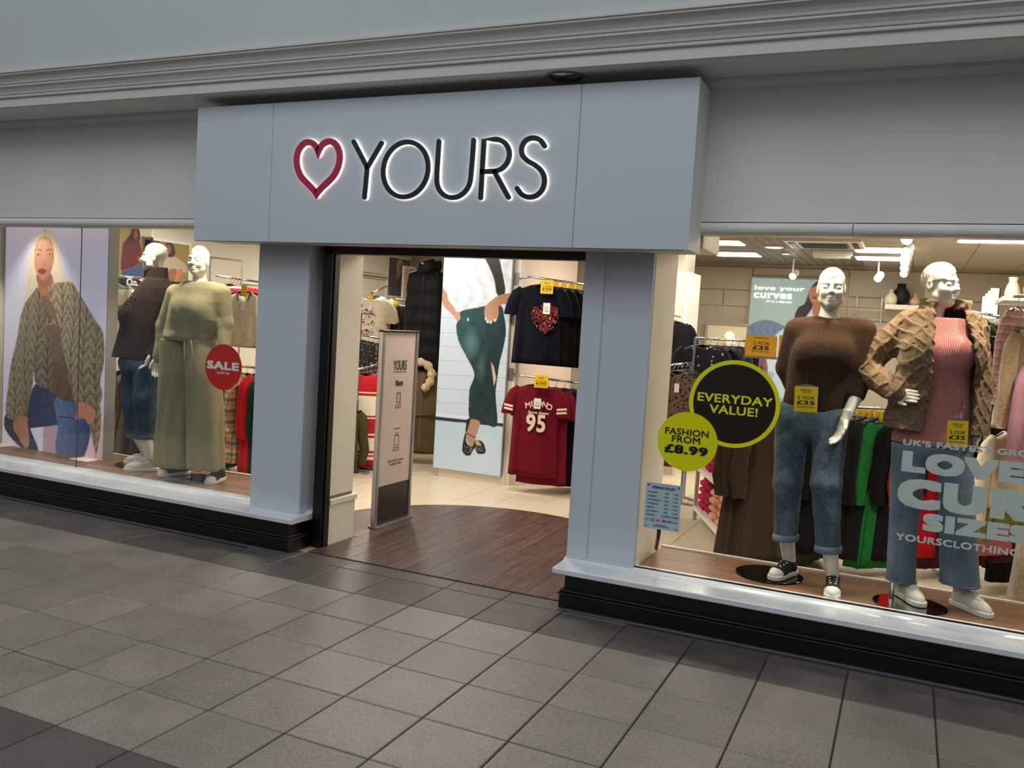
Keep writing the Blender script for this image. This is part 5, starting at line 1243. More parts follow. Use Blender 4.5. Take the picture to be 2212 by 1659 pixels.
# right edge cluster
for i, (px, py, Yq, m, L, kind, sl, lab) in enumerate((
        (2105, 676, 3.0, M_CBROWN, .75, 'jumper', 'long', 'dark brown jacket on the right wall rail'), (2118, 678, 2.9, M_CTAUPE, .7, 'jumper', 'long', 'taupe jacket on the right wall rail'), (2130, 680, 2.8, M_CBLK, .75, 'jumper', 'long', 'black jacket on the right wall rail'), (2148, 688, 2.6, M_CBLK, .8, 'tee', 'short', 'black t-shirt below the fern on the right wall rail'),
        (2128, 812, 2.3, M_CBEIGE, .55, 'jumper', 'long', 'cream shirt hanging right of the quilted jacket mannequin'), (2165, 845, 2.4, M_CBLK, .9, 'dress', 'long', 'black dress right of the cream shirt'),
        (2200, 645, 1.55, M_GING, .62, 'jumper', 'long', 'pink gingham shirt at the right edge of the window'), (2212, 690, 1.42, M_CTAN, .62, 'coat', 'long', 'tan quilted fur jacket at the right edge of the window'), (2236, 760, 1.32, M_CMAUVE, .72, 'jumper', 'long', 'mauve jumper at the right edge of the window'),
        (2188, 912, 1.75, M_CCREAM, .50, 'jumper', 'long', 'cream cardigan on the lower right rail'), (2200, 950, 1.85, M_CSAGE, .5, 'jumper', 'long', 'moss green knit on the lower right rail'), (2160, 985, 2.0, M_CPINK, .62, 'jumper', 'long', 'rose pink knit on the lower right rail'), (2185, 1010, 2.15, M_CWINE, .6, 'jumper', 'long', 'wine red knit on the lower right rail'), (2200, 1020, 2.3, M_CBLK, .72, 'jumper', 'long', 'black knit on the lower right rail'),
        (2243, 1105, 1.2, M_FLUFF, .48, 'coat', 'long', 'fluffy beige fur coat at the right edge of the window'))):
    p = at(px, py, Yq); hang(p, kind, m, L, lab, R(72 if Yq < 1.6 else 52), 'clothes at the right edge of the window', sleeve=sl, seed=i, scale=1.0)
ROW = []
rail(at(2190, 640, 1.5), at(2300, 640, 1.6), 'chrome rail at the right edge of the window'); rail(at(2095, 672, 3.1), at(2160, 684, 2.5), 'right wall chrome rail of dark jackets')
# ------------------------------------------------------------------ printed posters: a painter that fills a fine grid with colours
def srgb(c): return np.array([lin(v) for v in c])
class Paint:
    def __init__(s, corners, Y=None, X=None, nx=200, nz=400, bg=(220, 220, 225)):
        """corners: photo pixels whose rays meet the poster's plane; fixes the poster's real size"""
        s.Y, s.X = Y, X; P = [s.p3(*c) for c in corners]
        s.u0, s.u1 = min(p[0] for p in P), max(p[0] for p in P); s.z0, s.z1 = min(p[1] for p in P), max(p[1] for p in P)
        s.nx, s.nz = nx, nz; u = np.linspace(s.u0, s.u1, nx+1); z = np.linspace(s.z0, s.z1, nz+1); s.U, s.Z = np.meshgrid(u, z, indexing='ij')
        s.C = np.zeros((nx+1, nz+1, 3)); s.C[:] = srgb(bg); s.rs = np.random.RandomState(2)
    def p3(s, px, py):
        if s.Y is not None: p = at(px, py, s.Y); return (p[0], p[2])
        p = atx(px, py, s.X); return (p[1], p[2])
    def mask(s, pts, smooth=True):
        q = [s.p3(*p) for p in pts]
        if smooth:
            n = len(q); o = []
            for i in range(n):
                a, b, c, d = [np.array(q[(i+k) % n]) for k in (-1, 0, 1, 2)]
                for k in range(5): t = k/5; o.append(0.5*((2*b)+(-a+c)*t+(2*a-5*b+4*c-d)*t*t+(-a+3*b-3*c+d)*t**3))
            q = o
        q = np.array(q); m = np.zeros(s.U.shape, bool); x, z = s.U, s.Z
        i0 = np.searchsorted(s.U[:, 0], q[:, 0].min()); i1 = np.searchsorted(s.U[:, 0], q[:, 0].max()); j0 = np.searchsorted(s.Z[0], q[:, 1].min()); j1 = np.searchsorted(s.Z[0], q[:, 1].max())
        x = x[i0:i1, j0:j1]; z = z[i0:i1, j0:j1]; mm = np.zeros(x.shape, bool)
        for i in range(len(q)):
            (xa, za), (xb, zb_) = q[i], q[(i+1) % len(q)]
            if za == zb_: continue
            c = ((za > z) != (zb_ > z)) & (x < (xb-xa)*(z-za)/(zb_-za)+xa); mm ^= c
        m[i0:i1, j0:j1] = mm; f = m.astype(float)
        f[1:-1, 1:-1] = (f[1:-1, 1:-1]*2+f[:-2, 1:-1]+f[2:, 1:-1]+f[1:-1, :-2]+f[1:-1, 2:])/6
        return f
    def poly(s, pts, col, smooth=True, shade=None, tex=0.0, alpha=1.0, tex_fn=None):
        f = s.mask(pts, smooth)*alpha; c = np.zeros(s.C.shape); c[:] = srgb(col)
        if shade is not None:
            (ax, ay), (bx, by), col2 = shade; a = np.array(s.p3(ax, ay)); b = np.array(s.p3(bx, by)); d = b-a
            t = np.clip(((s.U-a[0])*d[0]+(s.Z-a[1])*d[1])/(d@d), 0, 1)[..., None]; c = c*(1-t)+srgb(col2)*t
        if tex: c = c*(1+tex*s.rs.normal(size=s.U.shape))[..., None]
        if tex_fn is not None: c = c*tex_fn(s.U, s.Z)[..., None]
        s.C = s.C*(1-f[..., None])+np.clip(c, 0, 1)*f[..., None]
    def blob(s, px, py, rx, ry, col, alpha=1.0, soft=.35):
        a = s.p3(px, py); b = s.p3(px+rx, py); c = s.p3(px, py+ry); r1 = abs(b[0]-a[0]); r2 = abs(c[1]-a[1])
        d = np.sqrt(((s.U-a[0])/r1)**2+((s.Z-a[1])/r2)**2); f = np.clip((1-d)/soft, 0, 1)*alpha; s.C = s.C*(1-f[..., None])+srgb(col)*f[..., None]
    def line(s, pts, w, col, alpha=1.0):
        q = [np.array(s.p3(*p)) for p in pts]; w = abs(s.p3(pts[0][0]+w, pts[0][1])[0]-s.p3(*pts[0])[0]) if s.Y is not None else abs(s.p3(pts[0][0], pts[0][1]+w)[1]-s.p3(*pts[0])[1])
        f = np.zeros(s.U.shape)
        for a, b in zip(q, q[1:]):
            d = b-a; t = np.clip(((s.U-a[0])*d[0]+(s.Z-a[1])*d[1])/(d@d+1e-12), 0, 1); e = np.hypot(s.U-a[0]-t*d[0], s.Z-a[1]-t*d[1]); f = np.maximum(f, np.clip(1.3-e/(w/2), 0, 1))
        f *= alpha; s.C = s.C*(1-f[..., None])+srgb(col)*f[..., None]
    def build(s, name, parent, m, off=0.0):
        o = Vector(parent.location); nx, nz = s.nx, s.nz
        if s.Y is not None: V = np.stack([s.U-o.x, np.full(s.U.shape, s.Y-o.y-off), s.Z-o.z], -1)
        else: V = np.stack([np.full(s.U.shape, s.X-o.x+off), s.U-o.y, s.Z-o.z], -1)
        i = np.arange((nx+1)*(nz+1)).reshape(nx+1, nz+1)
        F = np.stack([i[:-1, :-1], i[1:, :-1], i[1:, 1:], i[:-1, 1:]], -1).reshape(-1, 4)
        ob = mesh_obj(name, V.reshape(-1, 3), F, m, parent); me = ob.data
        ca = me.color_attributes.new('print', 'FLOAT_COLOR', 'POINT'); ca.data.foreach_set('color', np.concatenate([np.clip(s.C, 0, 1), np.ones(s.U.shape+(1,))], -1).astype(np.float32).ravel())
        return ob
def print_mat(name, emit, rough=0.35):
    t = NT(name); a = t.n('ShaderNodeAttribute'); a.attribute_name = 'print'; t.l(t.mixc(1.0, a.outputs['Color'], (0.6,)*3+(1,) if emit else (1, 1, 1, 1), 'MULTIPLY'), t.b.inputs['Base Color']); t.b.inputs['Roughness'].default_value = rough
    if emit: t.l(a.outputs['Color'], t.b.inputs['Emission Color']); t.b.inputs['Emission Strength'].default_value = emit
    return t.m
M_BACKLIT = print_mat('backlit_fabric_print', 0.34); M_PAPER = print_mat('paper_print', 0.0); M_SCREEN = print_mat('lightbox_print', 0.25)
rng = np.random.RandomState(8)
def plaited(U, Z):
    w = np.abs(((U*6.5+.12*np.sin(Z*7)) % 1)-.5); b = np.sin(Z*62+w*15+1.2*np.sin(U*30)); n = rng.normal(size=U.shape); n = (n+np.roll(n, 1, 0)+np.roll(n, 1, 1)+np.roll(n, (1, 1), (0, 1)))/2.2
    return np.clip((1+.30*b+.22*n)*(1-.45*np.clip((w-.40)/.08, 0, 1)), .28, 1.8)
def denimtex(U, Z): return np.clip(1+.10*np.sin(U*60+3*np.sin(Z*18))+.08*rng.normal(size=U.shape), .5, 1.5)
def foldtex(U, Z): return np.clip(1+.10*np.sin(U*38+2.5*np.sin(Z*12)+1)+.05*np.sin(Z*55+U*30), .6, 1.4)

# --- left window lightbox: woman in a plaited coat
LBY = 0.68
lb = thing('lightbox_poster', 'tall backlit poster of a blonde woman in a taupe coat in left window', 'poster', (-4.4, LBY, 0.25))
K = 1/2.5914
def c1(*p): return [(x*K, 440+y*K) for x, y in p]
P = Paint([(14, 487), (14, 962), (226, 487), (222, 998)], Y=LBY, nx=260, nz=520, bg=(214, 209, 232))
P.u0 = P.u0
zz = (P.Z-P.z0)/(P.z1-P.z0); P.C *= (1-.10*(zz < .5)[..., None]*(1-zz[..., None]*2)); P.C += np.clip((zz-.86)/.14, 0, 1)[..., None]*np.array([.10, .03, .0])  # pinkish glow along the top painted into the print colours
P.poly(c1((10, 1190), (75, 1195), (260, 1445), (20, 1350)), (222, 205, 222)); P.poly(c1((170, 1240), (260, 1220), (250, 1400), (190, 1390)), (224, 220, 236), False); P.poly(c1((245, 1200), (345, 1190), (330, 1410), (240, 1400)), (196, 160, 170), False)
P.poly(c1((440, 1430), (480, 1290), (600, 1200), (600, 1460)), (224, 188, 200), shade=((190, 960), (225, 1000), (206, 160, 176)))
P.poly(c1((195, 1015), (290, 1040), (420, 1100), (430, 1180), (335, 1235), (190, 1255), (175, 1270), (215, 1380), (140, 1372), (85, 1335), (28, 1255), (32, 1180), (70, 1200), (140, 1180)), (42, 50, 74), tex_fn=denimtex, shade=((60, 870), (150, 900), (62, 76, 112)))
P.poly(c1((310, 1090), (440, 1100), (500, 1210), (508, 1290), (455, 1430), (318, 1400), (325, 1235)), (92, 112, 148), tex_fn=denimtex, shade=((130, 950), (190, 960), (50, 66, 104)))
P.line(c1((330, 1190), (400, 1200), (455, 1230)), 1.6, (36, 52, 92)); P.line(c1((190, 1150), (300, 1120)), 1.2, (28, 36, 62))
P.poly(c1((255, 138), (300, 158), (325, 215), (340, 290), (348, 370), (372, 420), (402, 440), (350, 452), (290, 440), (195, 470), (180, 520), (140, 565), (128, 540), (150, 470), (150, 400), (165, 310), (185, 230), (212, 165)), (222, 206, 178), tex=.05, tex_fn=lambda U, Z: 1+.13*np.sin(U*190+6*np.sin(Z*9)))
P.poly(c1((208, 395), (285, 390), (300, 470), (268, 560), (232, 520), (212, 450)), (176, 116, 88))
P.poly(c1((196, 250), (215, 200), (248, 182), (282, 196), (300, 240), (304, 300), (296, 350), (278, 400), (252, 436), (232, 436), (210, 400), (194, 340)), (190, 142, 116), shade=((80, 560), (118, 570), (168, 114, 90)))
for ex in (216, 280):
    P.blob(ex*K, 440+286*K, 7.5, 3.6, (60, 40, 34), .75); P.blob(ex*K, 440+287*K, 5, 2.2, (226, 214, 206), .8); P.blob(ex*K, 440+287*K, 2.4, 2.4, (58, 52, 46)); P.line(c1((ex-20, 262), (ex+2, 254), (ex+20, 264)), 2.6, (108, 74, 52), .8)
P.line(c1((244, 280), (238, 330), (248, 340)), 2.0, (168, 108, 82), .6); P.blob(245*K, 440+340*K, 5, 2.5, (172, 106, 84), .7)
P.poly(c1((212, 376), (235, 362), (262, 374), (240, 398)), (150, 62, 66)); P.line(c1((214, 378), (260, 377)), 1.0, (96, 34, 38))
P.poly(c1((210, 400), (250, 425), (285, 395), (288, 440), (250, 470), (212, 440)), (140, 88, 66), alpha=.55)
P.blob(212*K, 440+215*K, 9, 7, (226, 172, 142), .5, 1.0); P.blob(250*K, 440+215*K, 14, 9, (226, 172, 142), .5, 1.0); P.blob(240*K, 440+418*K, 7, 5, (220, 164, 134), .5, 1.0)
for k_ in range(9):
    x0_ = 215+9*k_; P.line(c1((256, 150), (x0_ if x0_ < 250 else x0_+20, 200), (176+4*k_ if k_ < 4 else 306+5*k_, 330), (148+6*k_ if k_ < 4 else 330+6*k_, 440 if k_ >= 4 else 500)), .9, (176, 152, 116) if k_ % 2 else (240, 228, 206), .6)
P.line(c1((254, 142), (252, 185)), 1.6, (150, 122, 88), .7)
P.blob(208*K, 440+330*K, 6, 9, (214, 128, 104), .5); P.blob(290*K, 440+330*K, 5, 9, (206, 120, 96), .5)
P.poly(c1((225, 540), (270, 520), (335, 640), (365, 760), (385, 850), (425, 1040), (438, 1110), (340, 1092), (270, 1030), (285, 930), (262, 760), (235, 640)), (128, 100, 84), tex_fn=foldtex, shade=((95, 660), (150, 850), (96, 74, 62)))
P.poly(c1((180, 505), (215, 470), (240, 560), (262, 700), (285, 800), (295, 940), (275, 1030), (205, 1010), (188, 940), (185, 1010), (160, 1130), (150, 1190), (72, 1212), (34, 1170), (45, 1030), (62, 900), (95, 760), (115, 640), (140, 560)), (142, 128, 104), tex_fn=plaited, shade=((20, 700), (110, 760), (112, 100, 80)))
P.poly(c1((268, 480), (300, 448), (395, 440), (430, 480), (480, 560), (528, 640), (575, 715), (586, 800), (582, 900), (562, 1000), (575, 1080), (530, 1160), (462, 1112), (430, 1125), (395, 1020), (372, 900), (345, 800), (320, 640), (290, 540)), (158, 142, 116), tex_fn=plaited, shade=((110, 700), (215, 760), (128, 112, 88)))
P.poly(c1((500, 1150), (560, 1130), (566, 1250), (556, 1330), (540, 1400), (520, 1330), (500, 1240)), (132, 118, 92), tex_fn=plaited); P.line(c1((538, 1370), (537, 1425)), 1.6, (70, 52, 40))
P.line(c1((320, 640), (350, 800), (398, 1010)), 2.0, (84, 72, 56), .7); P.line(c1((445, 640), (470, 820), (440, 1060)), 2.2, (84, 72, 56), .5)
P.poly(c1((82, 1212), (150, 1192), (158, 1250), (166, 1330), (150, 1372), (128, 1350), (100, 1300), (78, 1262)), (166, 110, 86), shade=((40, 910), (60, 960), (188, 134, 108)))
for x in (105, 122, 140): P.line(c1((x, 1270), (x+14, 1345)), .8, (140, 80, 58), .6)
P.poly(c1((450, 1108), (530, 1152), (528, 1205), (498, 1236), (470, 1200), (428, 1208), (426, 1180)), (182, 124, 102)); P.line(c1((470, 1160), (500, 1215)), .8, (150, 88, 66), .6); P.line(c1((450, 1180), (478, 1200)), .8, (150, 88, 66), .6)
P.build('print', lb, M_BACKLIT, .003)
M_FRAMEG = mat('grey_lightbox_frame', rgb(150, 146, 138), 0.4)
MB().box(P.u0+4.4-.004, P.u1+4.4+.004, 0, .115, P.z0-.25-.004, P.z1-.25+.02).build('frame', M_FRAMEG, lb, bevel=.003)
t_ = text('LA', (at(291*K, 440+665*K, LBY)[0]+4.4, -.005, at(291*K, 440+665*K, LBY)[2]-.25), .085, mat('pale_print', rgb(176, 160, 142), .6), lb, weight=.003, width=.14)
for k, xx in enumerate((-.62, .52)):
    MB().box(xx-.11, xx+.11, -.14, .01, .0005, .006).build('foot', M_CREAM, lb)

# --- doorway lightbox: woman in a dark teal skirt
SKY = 3.34
wu = thing('wall_unit', 'cream floor standing display unit carrying the skirt lightbox', 'display unit', (-1.39, SKY, 0))
MB().box(-.40, .395, .03, .55, 0, .13).build('plinth', M_CREAM, wu); MB().box(-.40, .33, .09, .55, .13, 2.75).build('panel', M_WHITE, wu); MB().box(.335, .44, .04, .13, 0, 2.75).build('upright', M_CREAM, wu, bevel=.004)
MB().box(.335, .43, .13, 1.9, .0, .10).build('plinth', M_CREAM, wu); MB().box(.335, .36, .13, 1.9, .10, 2.75).build('panel', M_PINKW, wu)
sk = thing('lightbox_poster', 'tall lit poster of a woman in a white tee and dark teal skirt in doorway', 'poster', (-1.39, SKY, 0.1))
K2 = 370/1137
def c2(*p): return [(920+x*K2, 540+y*K2) for x, y in p]
P = Paint(c2((125, 60), (48, 1440), (575, 75), (492, 1503)), Y=SKY, nx=210, nz=560, bg=(206, 220, 228))
tp = P.p3(960, 450)[1]; P.z1 = max(P.z1, 2.55); z = np.linspace(P.z0, P.z1, P.nz+1); P.U, P.Z = np.meshgrid(np.linspace(P.u0, P.u1, P.nx+1), z, indexing='ij')
for yy in (452, 552, 645, 738, 832, 925, 1015): P.line(c2((40, yy-8), (600, yy+22)), 1.1, (150, 168, 180), .8)
P.poly(c2((30, 1110), (620, 1180), (620, 1560), (20, 1560)), (190, 211, 222), False, shade=((950, 900), (1010, 1020), (206, 224, 232)))
P.poly(c2((40, 1102), (600, 1160), (600, 1182), (40, 1126)), (42, 54, 58), False); P.poly(c2((40, 1078), (600, 1135), (600, 1158), (40, 1102)), (222, 232, 238), False)
P.poly(c2((112, 245), (145, 280), (150, 330), (205, 395), (250, 418), (286, 462), (272, 470), (248, 452), (232, 470), (208, 474), (178, 432), (120, 372), (104, 312)), (176, 132, 106), shade=((955, 620), (985, 690), (198, 156, 132)))
P.poly(c2((112, 235), (124, 150), (140, 60), (160, -120), (240, -220), (520, -220), (590, -100), (590, 60), (580, 285), (492, 302), (430, 345), (330, 378), (232, 408), (194, 392), (192, 235), (150, 292)), (206, 212, 224), tex_fn=foldtex, shade=((960, 600), (1090, 620), (222, 227, 236)))
P.line(c2((192, 235), (200, 120), (190, 60)), 2.0, (176, 186, 200), .7); P.line(c2((560, 160), (520, 300)), 1.6, (196, 204, 214), .6)
P.poly(c2((392, 40), (476, 40), (508, 150), (528, 262), (512, 304), (472, 292), (455, 200), (425, 120)), (40, 37, 36), tex_fn=lambda U, Z: 1+.5*np.sin(U*260+3*np.sin(Z*8)))
P.poly(c2((234, 408), (330, 384), (490, 364), (522, 450), (532, 545), (515, 650), (492, 740), (478, 830), (464, 960), (472, 1165), (384, 1150), (294, 1124), (286, 1000), (292, 920), (322, 822), (268, 705), (218, 605), (202, 500), (230, 455)), (50, 84, 88), tex_fn=foldtex, shade=((1000, 700), (1080, 740), (30, 52, 56)))
P.blob(920+300*K2, 540+620*K2, 22, 40, (112, 150, 153), .6, 1.0); P.blob(920+370*K2, 540+780*K2, 12, 40, (92, 130, 134), .45, 1.0); P.line(c2((398, 380), (410, 560), (432, 740)), 1.0, (18, 34, 38)); P.line(c2((240, 430), (340, 402), (490, 382)), 1.0, (20, 38, 42)); P.line(c2((205, 560), (300, 565), (398, 552)), 1.0, (18, 34, 38), .7)
P.blob(920+345*K2, 540+382*K2, 2, 2, (190, 190, 186))
P.poly(c2((432, 742), (452, 775), (468, 850), (452, 905), (444, 830)), (224, 182, 156), False)
P.poly(c2((600, 286), (600, 356), (492, 366), (484, 420), (470, 468), (452, 472), (430, 484), (408, 484), (394, 460), (392, 384), (432, 338), (492, 300)), (190, 148, 124), shade=((1050, 680), (1090, 650), (166, 120, 95)))
for x, y in ((398, 455), (412, 476), (432, 480), (460, 466)): P.blob(920+x*K2, 540+y*K2, 2.2, 4.2, (244, 234, 230))
for x, y in ((280, 462),): P.blob(920+x*K2, 540+y*K2, 2.2, 4.0, (244, 234, 230))
P.poly(c2((300, 1124), (358, 1140), (350, 1190), (326, 1262), (336, 1300), (296, 1296), (268, 1250), (278, 1190)), (184, 140, 114))
P.poly(c2((288, 1118), (296, 1124), (276, 1200), (266, 1250), (276, 1285), (310, 1302), (330, 1262), (374, 1272), (396, 1318), (392, 1350), (346, 1352), (322, 1318), (296, 1362), (262, 1362), (242, 1330), (246, 1280), (262, 1205), (272, 1130)), (26, 32, 34)); P.line(c2((262, 1212), (330, 1246)), 2.2, (26, 32, 34)); P.poly(c2((330, 1262), (352, 1268), (368, 1296), (336, 1296)), (200, 152, 124))
for k in range(26):
    P.blob(920+(250+rng.uniform(0, 60))*K2, 540+(1290+rng.uniform(0, 62))*K2, 1.0, 1.0, (220, 226, 226), .9) if k < 13 else P.blob(920+(326+rng.uniform(0, 60))*K2, 540+(1305+rng.uniform(0, 40))*K2, 1.0, 1.0, (220, 226, 226), .9)
P.blob(920+263*K2, 540+1212*K2, 2.6, 3.2, (220, 224, 224)); P.blob(920+263*K2, 540+1212*K2, 1.4, 1.8, (40, 46, 48))
P.build('print', sk, M_SCREEN, .003)
MB().box(P.u0+1.39-.003, P.u1+1.39+.012, 0, .085, P.z0-.10-.004, P.z1-.1+.01).build('frame', M_FRAMEG, sk, bevel=.003)

# --- posters on the left wall
def wall_poster(corners, label, paint, nx=70, nz=90, frame=True, X=-5.10):
    t = thing('wall_poster', label, 'poster', (X, 0, 0)); Q = Paint(corners, X=X, nx=nx, nz=nz, bg=(150, 130, 70)); t.location = (X, (Q.u0+Q.u1)/2, Q.z0)
    paint(Q); Q.build('print', t, M_PAPER, .016)
    o = t.location; MB().box(-.018, .014, Q.u0-o.y-.03, Q.u1-o.y+.03, -.03, Q.z1-o.z+.03).build('frame', M_PRINTW if frame else M_BLACKM, t); return t
K3 = 330/1955
def c3(*p): return [(240+x*K3, 480+y*K3) for x, y in p]
def pa(Q):
    Q.poly(c3((300, -200), (520, -200), (520, 190), (360, 190)), (206, 196, 180), False); Q.poly(c3((380, 180), (520, 190), (520, 720), (380, 700)), (96, 78, 48), False)
    Q.poly(c3((150, 250), (250, 220), (340, 240), (370, 330), (372, 480), (300, 560), (180, 600), (110, 600), (120, 400)), (96, 34, 38)); Q.poly(c3((140, 610), (300, 560), (372, 500), (380, 710), (140, 680)), (62, 80, 116)); Q.poly(c3((265, 60), (330, 70), (358, 160), (345, 250), (300, 230), (210, 250), (170, 240), (230, 150)), (52, 30, 24)); Q.poly(c3((285, 100), (325, 110), (325, 190), (300, 220), (280, 180)), (134, 74, 52)); Q.poly(c3((335, 440), (368, 450), (360, 500), (335, 490)), (180, 100, 72))
wall_poster([(252, 470), (258, 594), (325, 478), (322, 600)], 'wall poster of a woman in a burgundy jumper behind the left mannequins', pa)
def pb(Q):
    Q.poly(c3((400, 180), (620, 180), (560, 760), (400, 760)), (84, 70, 40), False); Q.poly(c3((800, 240), (990, 260), (990, 420), (820, 420)), (150, 128, 40)); Q.poly(c3((640, 480), (780, 440), (880, 490), (960, 580), (950, 640), (860, 650), (800, 780), (680, 720), (600, 720)), (186, 168, 146)); Q.poly(c3((720, 620), (820, 600), (840, 780), (700, 760)), (150, 104, 72)); Q.poly(c3((700, 250), (770, 270), (810, 380), (780, 440), (720, 440), (670, 380)), (44, 28, 22)); Q.poly(c3((688, 300), (740, 290), (752, 370), (715, 410), (685, 370)), (150, 92, 66)); Q.poly(c3((840, 620), (900, 600), (870, 700), (800, 800), (780, 780)), (206, 120, 90))
wall_poster([(314, 517), (308, 606), (401, 532), (404, 612)], 'framed wall poster of a woman in a pale knit behind the left mannequins', pb)
st = thing('sign_strip', 'black sign strip lettered On Trend behind the left mannequins', 'sign', (-5.09, 2.35, 1.86)); 
z1_ = atx(262, 598, -5.09)[2]; z0_ = atx(262, 618, -5.09)[2]
MB().box(-.01, .012, -.5, .75, z0_-1.86, z1_-1.86).build('board', M_PRINTK, st)
tx = text('On Trend', (0, 0, 0), .105, M_PRINTW, st, weight=.002, align='LEFT'); tx.rotation_euler = (0, 0, R(90)); pp = atx(271, 609, -5.09); tx.location = (.0135, pp[1]-2.35, pp[2]-1.86)
MB().box(.012, .014, pp[1]-2.35, pp[1]-2.35+.55, z0_-1.86+.015, z0_-1.86+.03).build('underline', M_PRINTW, st)
K5 = 200/1229
def c5(*p): return [(760+x*K5, 550+y*K5) for x, y in p]
def pc(Q):
    Q.C[:] = srgb((92, 88, 90)); Q.poly(c5((680, 40), (780, 60), (780, 260), (700, 240)), (128, 112, 86), False); Q.poly(c5((570, 250), (620, 230), (670, 330), (680, 470), (560, 520), (550, 350)), (112, 104, 102)); Q.poly(c5((600, 80), (650, 70), (668, 130), (640, 260), (590, 320), (585, 180)), (216, 186, 140)); Q.poly(c5((620, 120), (662, 120), (660, 190), (635, 215)), (204, 150, 118))
wall_poster(c5((490, 30), (480, 520), (770, 85), (690, 560)), 'framed wall poster of a blonde woman seated in grey knit seen through the doorway', pc, X=-5.10)
def pd(Q):
    Q.C[:] = srgb((206, 186, 166)); Q.poly(c5((780, 200), (900, 210), (860, 420), (790, 400)), (178, 140, 120))
    for k in range(5): Q.line(c5((690, 250+70*k), (800, 262+70*k)), 2, (160, 140, 122))
wall_poster(c5((695, 185), (690, 590), (900, 205), (880, 600)), 'framed pale wall poster partly hidden by the black gilet', pd, X=-4.95)
wb = thing('wall_board', 'plain white board high on the left wall seen through the doorway', 'board', (-5.08, 6.4, 2.2)); a = atx(765, 560, -5.08); b = atx(832, 593, -5.08)
MB().box(-.02, .02, a[1]-6.4, b[1]-6.4, b[2]-2.2, .55).build('board', M_WHITE, wb); MB().tube([(0.05, a[1]-6.4, b[2]-2.2-.06), (.05, b[1]-6.4, b[2]-2.2-.06)], .014, 8).build('rail', M_STEEL, wb)

# --- partition wall and the love your curves lightbox
pw = struct(MB().box(-0.95, 0.30, 5.35, 5.95, 0, 2.42).build('wall_partition', M_PINKW), 'blush beige partition wall in the middle of the shop'); MB().box(.30, .33, 5.33, 5.96, 0, 2.42).build('end_panel', M_WHITE, pw); MB().box(.10, .26, 5.4, 5.9, 2.42, 2.765).build('column', M_CREAM2, pw)
LCY = 8.03
lc = thing('lightbox_poster', 'lit love your curves poster on the back wall behind the brown sweater mannequin', 'poster', (1.2, LCY, 0.9))
K6 = 520/1659
def c6(*p): return [(1340+x*K6, 480+y*K6) for x, y in p]
P = Paint([(1625, 600), (1606, 860), (1790, 612), (1790, 860)], Y=LCY, nx=150, nz=210, bg=(172, 196, 192))
zz = (P.Z-P.z0)/(P.z1-P.z0); P.C *= (.92+.16*zz)[..., None]
P.poly(c6((860, 730), (930, 690), (1000, 672), (1080, 690), (1140, 730), (1120, 790), (850, 790)), (108, 134, 160), tex_fn=denimtex)
P.poly(c6((1060, 800), (1130, 730), (1200, 660), (1330, 590), (1450, 600), (1500, 1200), (1080, 1200), (1060, 1000)), (206, 220, 234)); P.poly(c6((1365, 410), (1330, 430), (1300, 480), (1270, 560), (1225, 590), (1200, 660), (1240, 690), (1290, 640), (1340, 560), (1380, 480)), (46, 40, 36)); P.poly(c6((1310, 460), (1370, 440), (1400, 520), (1370, 580), (1325, 560), (1300, 510)), (196, 136, 100)); P.poly(c6((1330, 560), (1400, 540), (1400, 640), (1330, 640)), (186, 124, 92))
P.line(c6((1306, 476), (1330, 470)), .8, (70, 44, 34)); P.poly(c6((1322, 515), (1345, 508), (1352, 525), (1330, 530)), (150, 70, 66))
P.poly(c6((840, 930), (1120, 950), (1120, 1040), (840, 1010)), (214, 230, 236), False)
P.build('print', lc, M_SCREEN, .003); MB().box(P.u0-1.2-.02, P.u1-1.2+.02, 0, .09, P.z0-.9-.02, P.z1-.9+.02).build('frame', M_FRAMEG, lc)
M_LITW = mat('lit_white_print', (.9, .95, .97, 1), .5, emit=.7)
def lcw(body, px0, px1, py, size, **k):
    a = at(px0, py, LCY); b = at(px1, py, LCY); text(body, ((a[0]+b[0])/2-1.2, -.006, (a[2]+b[2])/2-.9), size, M_LITW, lc, width=b[0]-a[0], height=a[2]-at(px0, py+size*60, LCY)[2], **k)
lcw('love your', 1629, 1738, 624, .20, weight=.006); lcw('curves', 1628, 1711, 639, .20, weight=.006); lcw('FIT IS A FEELING', 1655, 1710, 652, .075, shear=.2, weight=.001)
# ------------------------------------------------------------------ security panel in the doorway
M_GATEP = mat('pale_pink_grey_print', rgb(206, 191, 183), 0.3); M_GATEG = glass_mat('acrylic_cover', (.98, .98, .98), .4); M_GREY2 = mat('warm_grey_print', rgb(110, 96, 92), .6)
gt = thing('security_panel', 'tall grey framed antitheft panel printed YOURS and Klarna standing in the doorway', 'security gate', (-1.0, 1.15, 0.005))
ga, gb, gh = .91-1.15, 1.42-1.15, 1.578
MB().box(-.045, .045, ga-.012, gb+.012, 0, .02).build('base', M_STEEL, gt, bevel=.003)
for y in (ga, gb): MB().box(-.022, .022, y-.018, y+.018, .02, gh).build('frame_post', M_STEEL, gt, bevel=.006)
MB().box(-.025, .025, ga-.02, gb+.02, gh-.018, gh).build('top_cap', M_BLACKM, gt, bevel=.003)
MB().box(-.010, .010, ga+.018, gb-.018, .33, gh-.018).build('printed_insert', M_GATEP, gt); MB().box(-.012, .012, ga+.018, gb-.018, .02, .33).build('lower_insert', mat('dark_brown_insert', rgb(44, 32, 30), .35), gt)
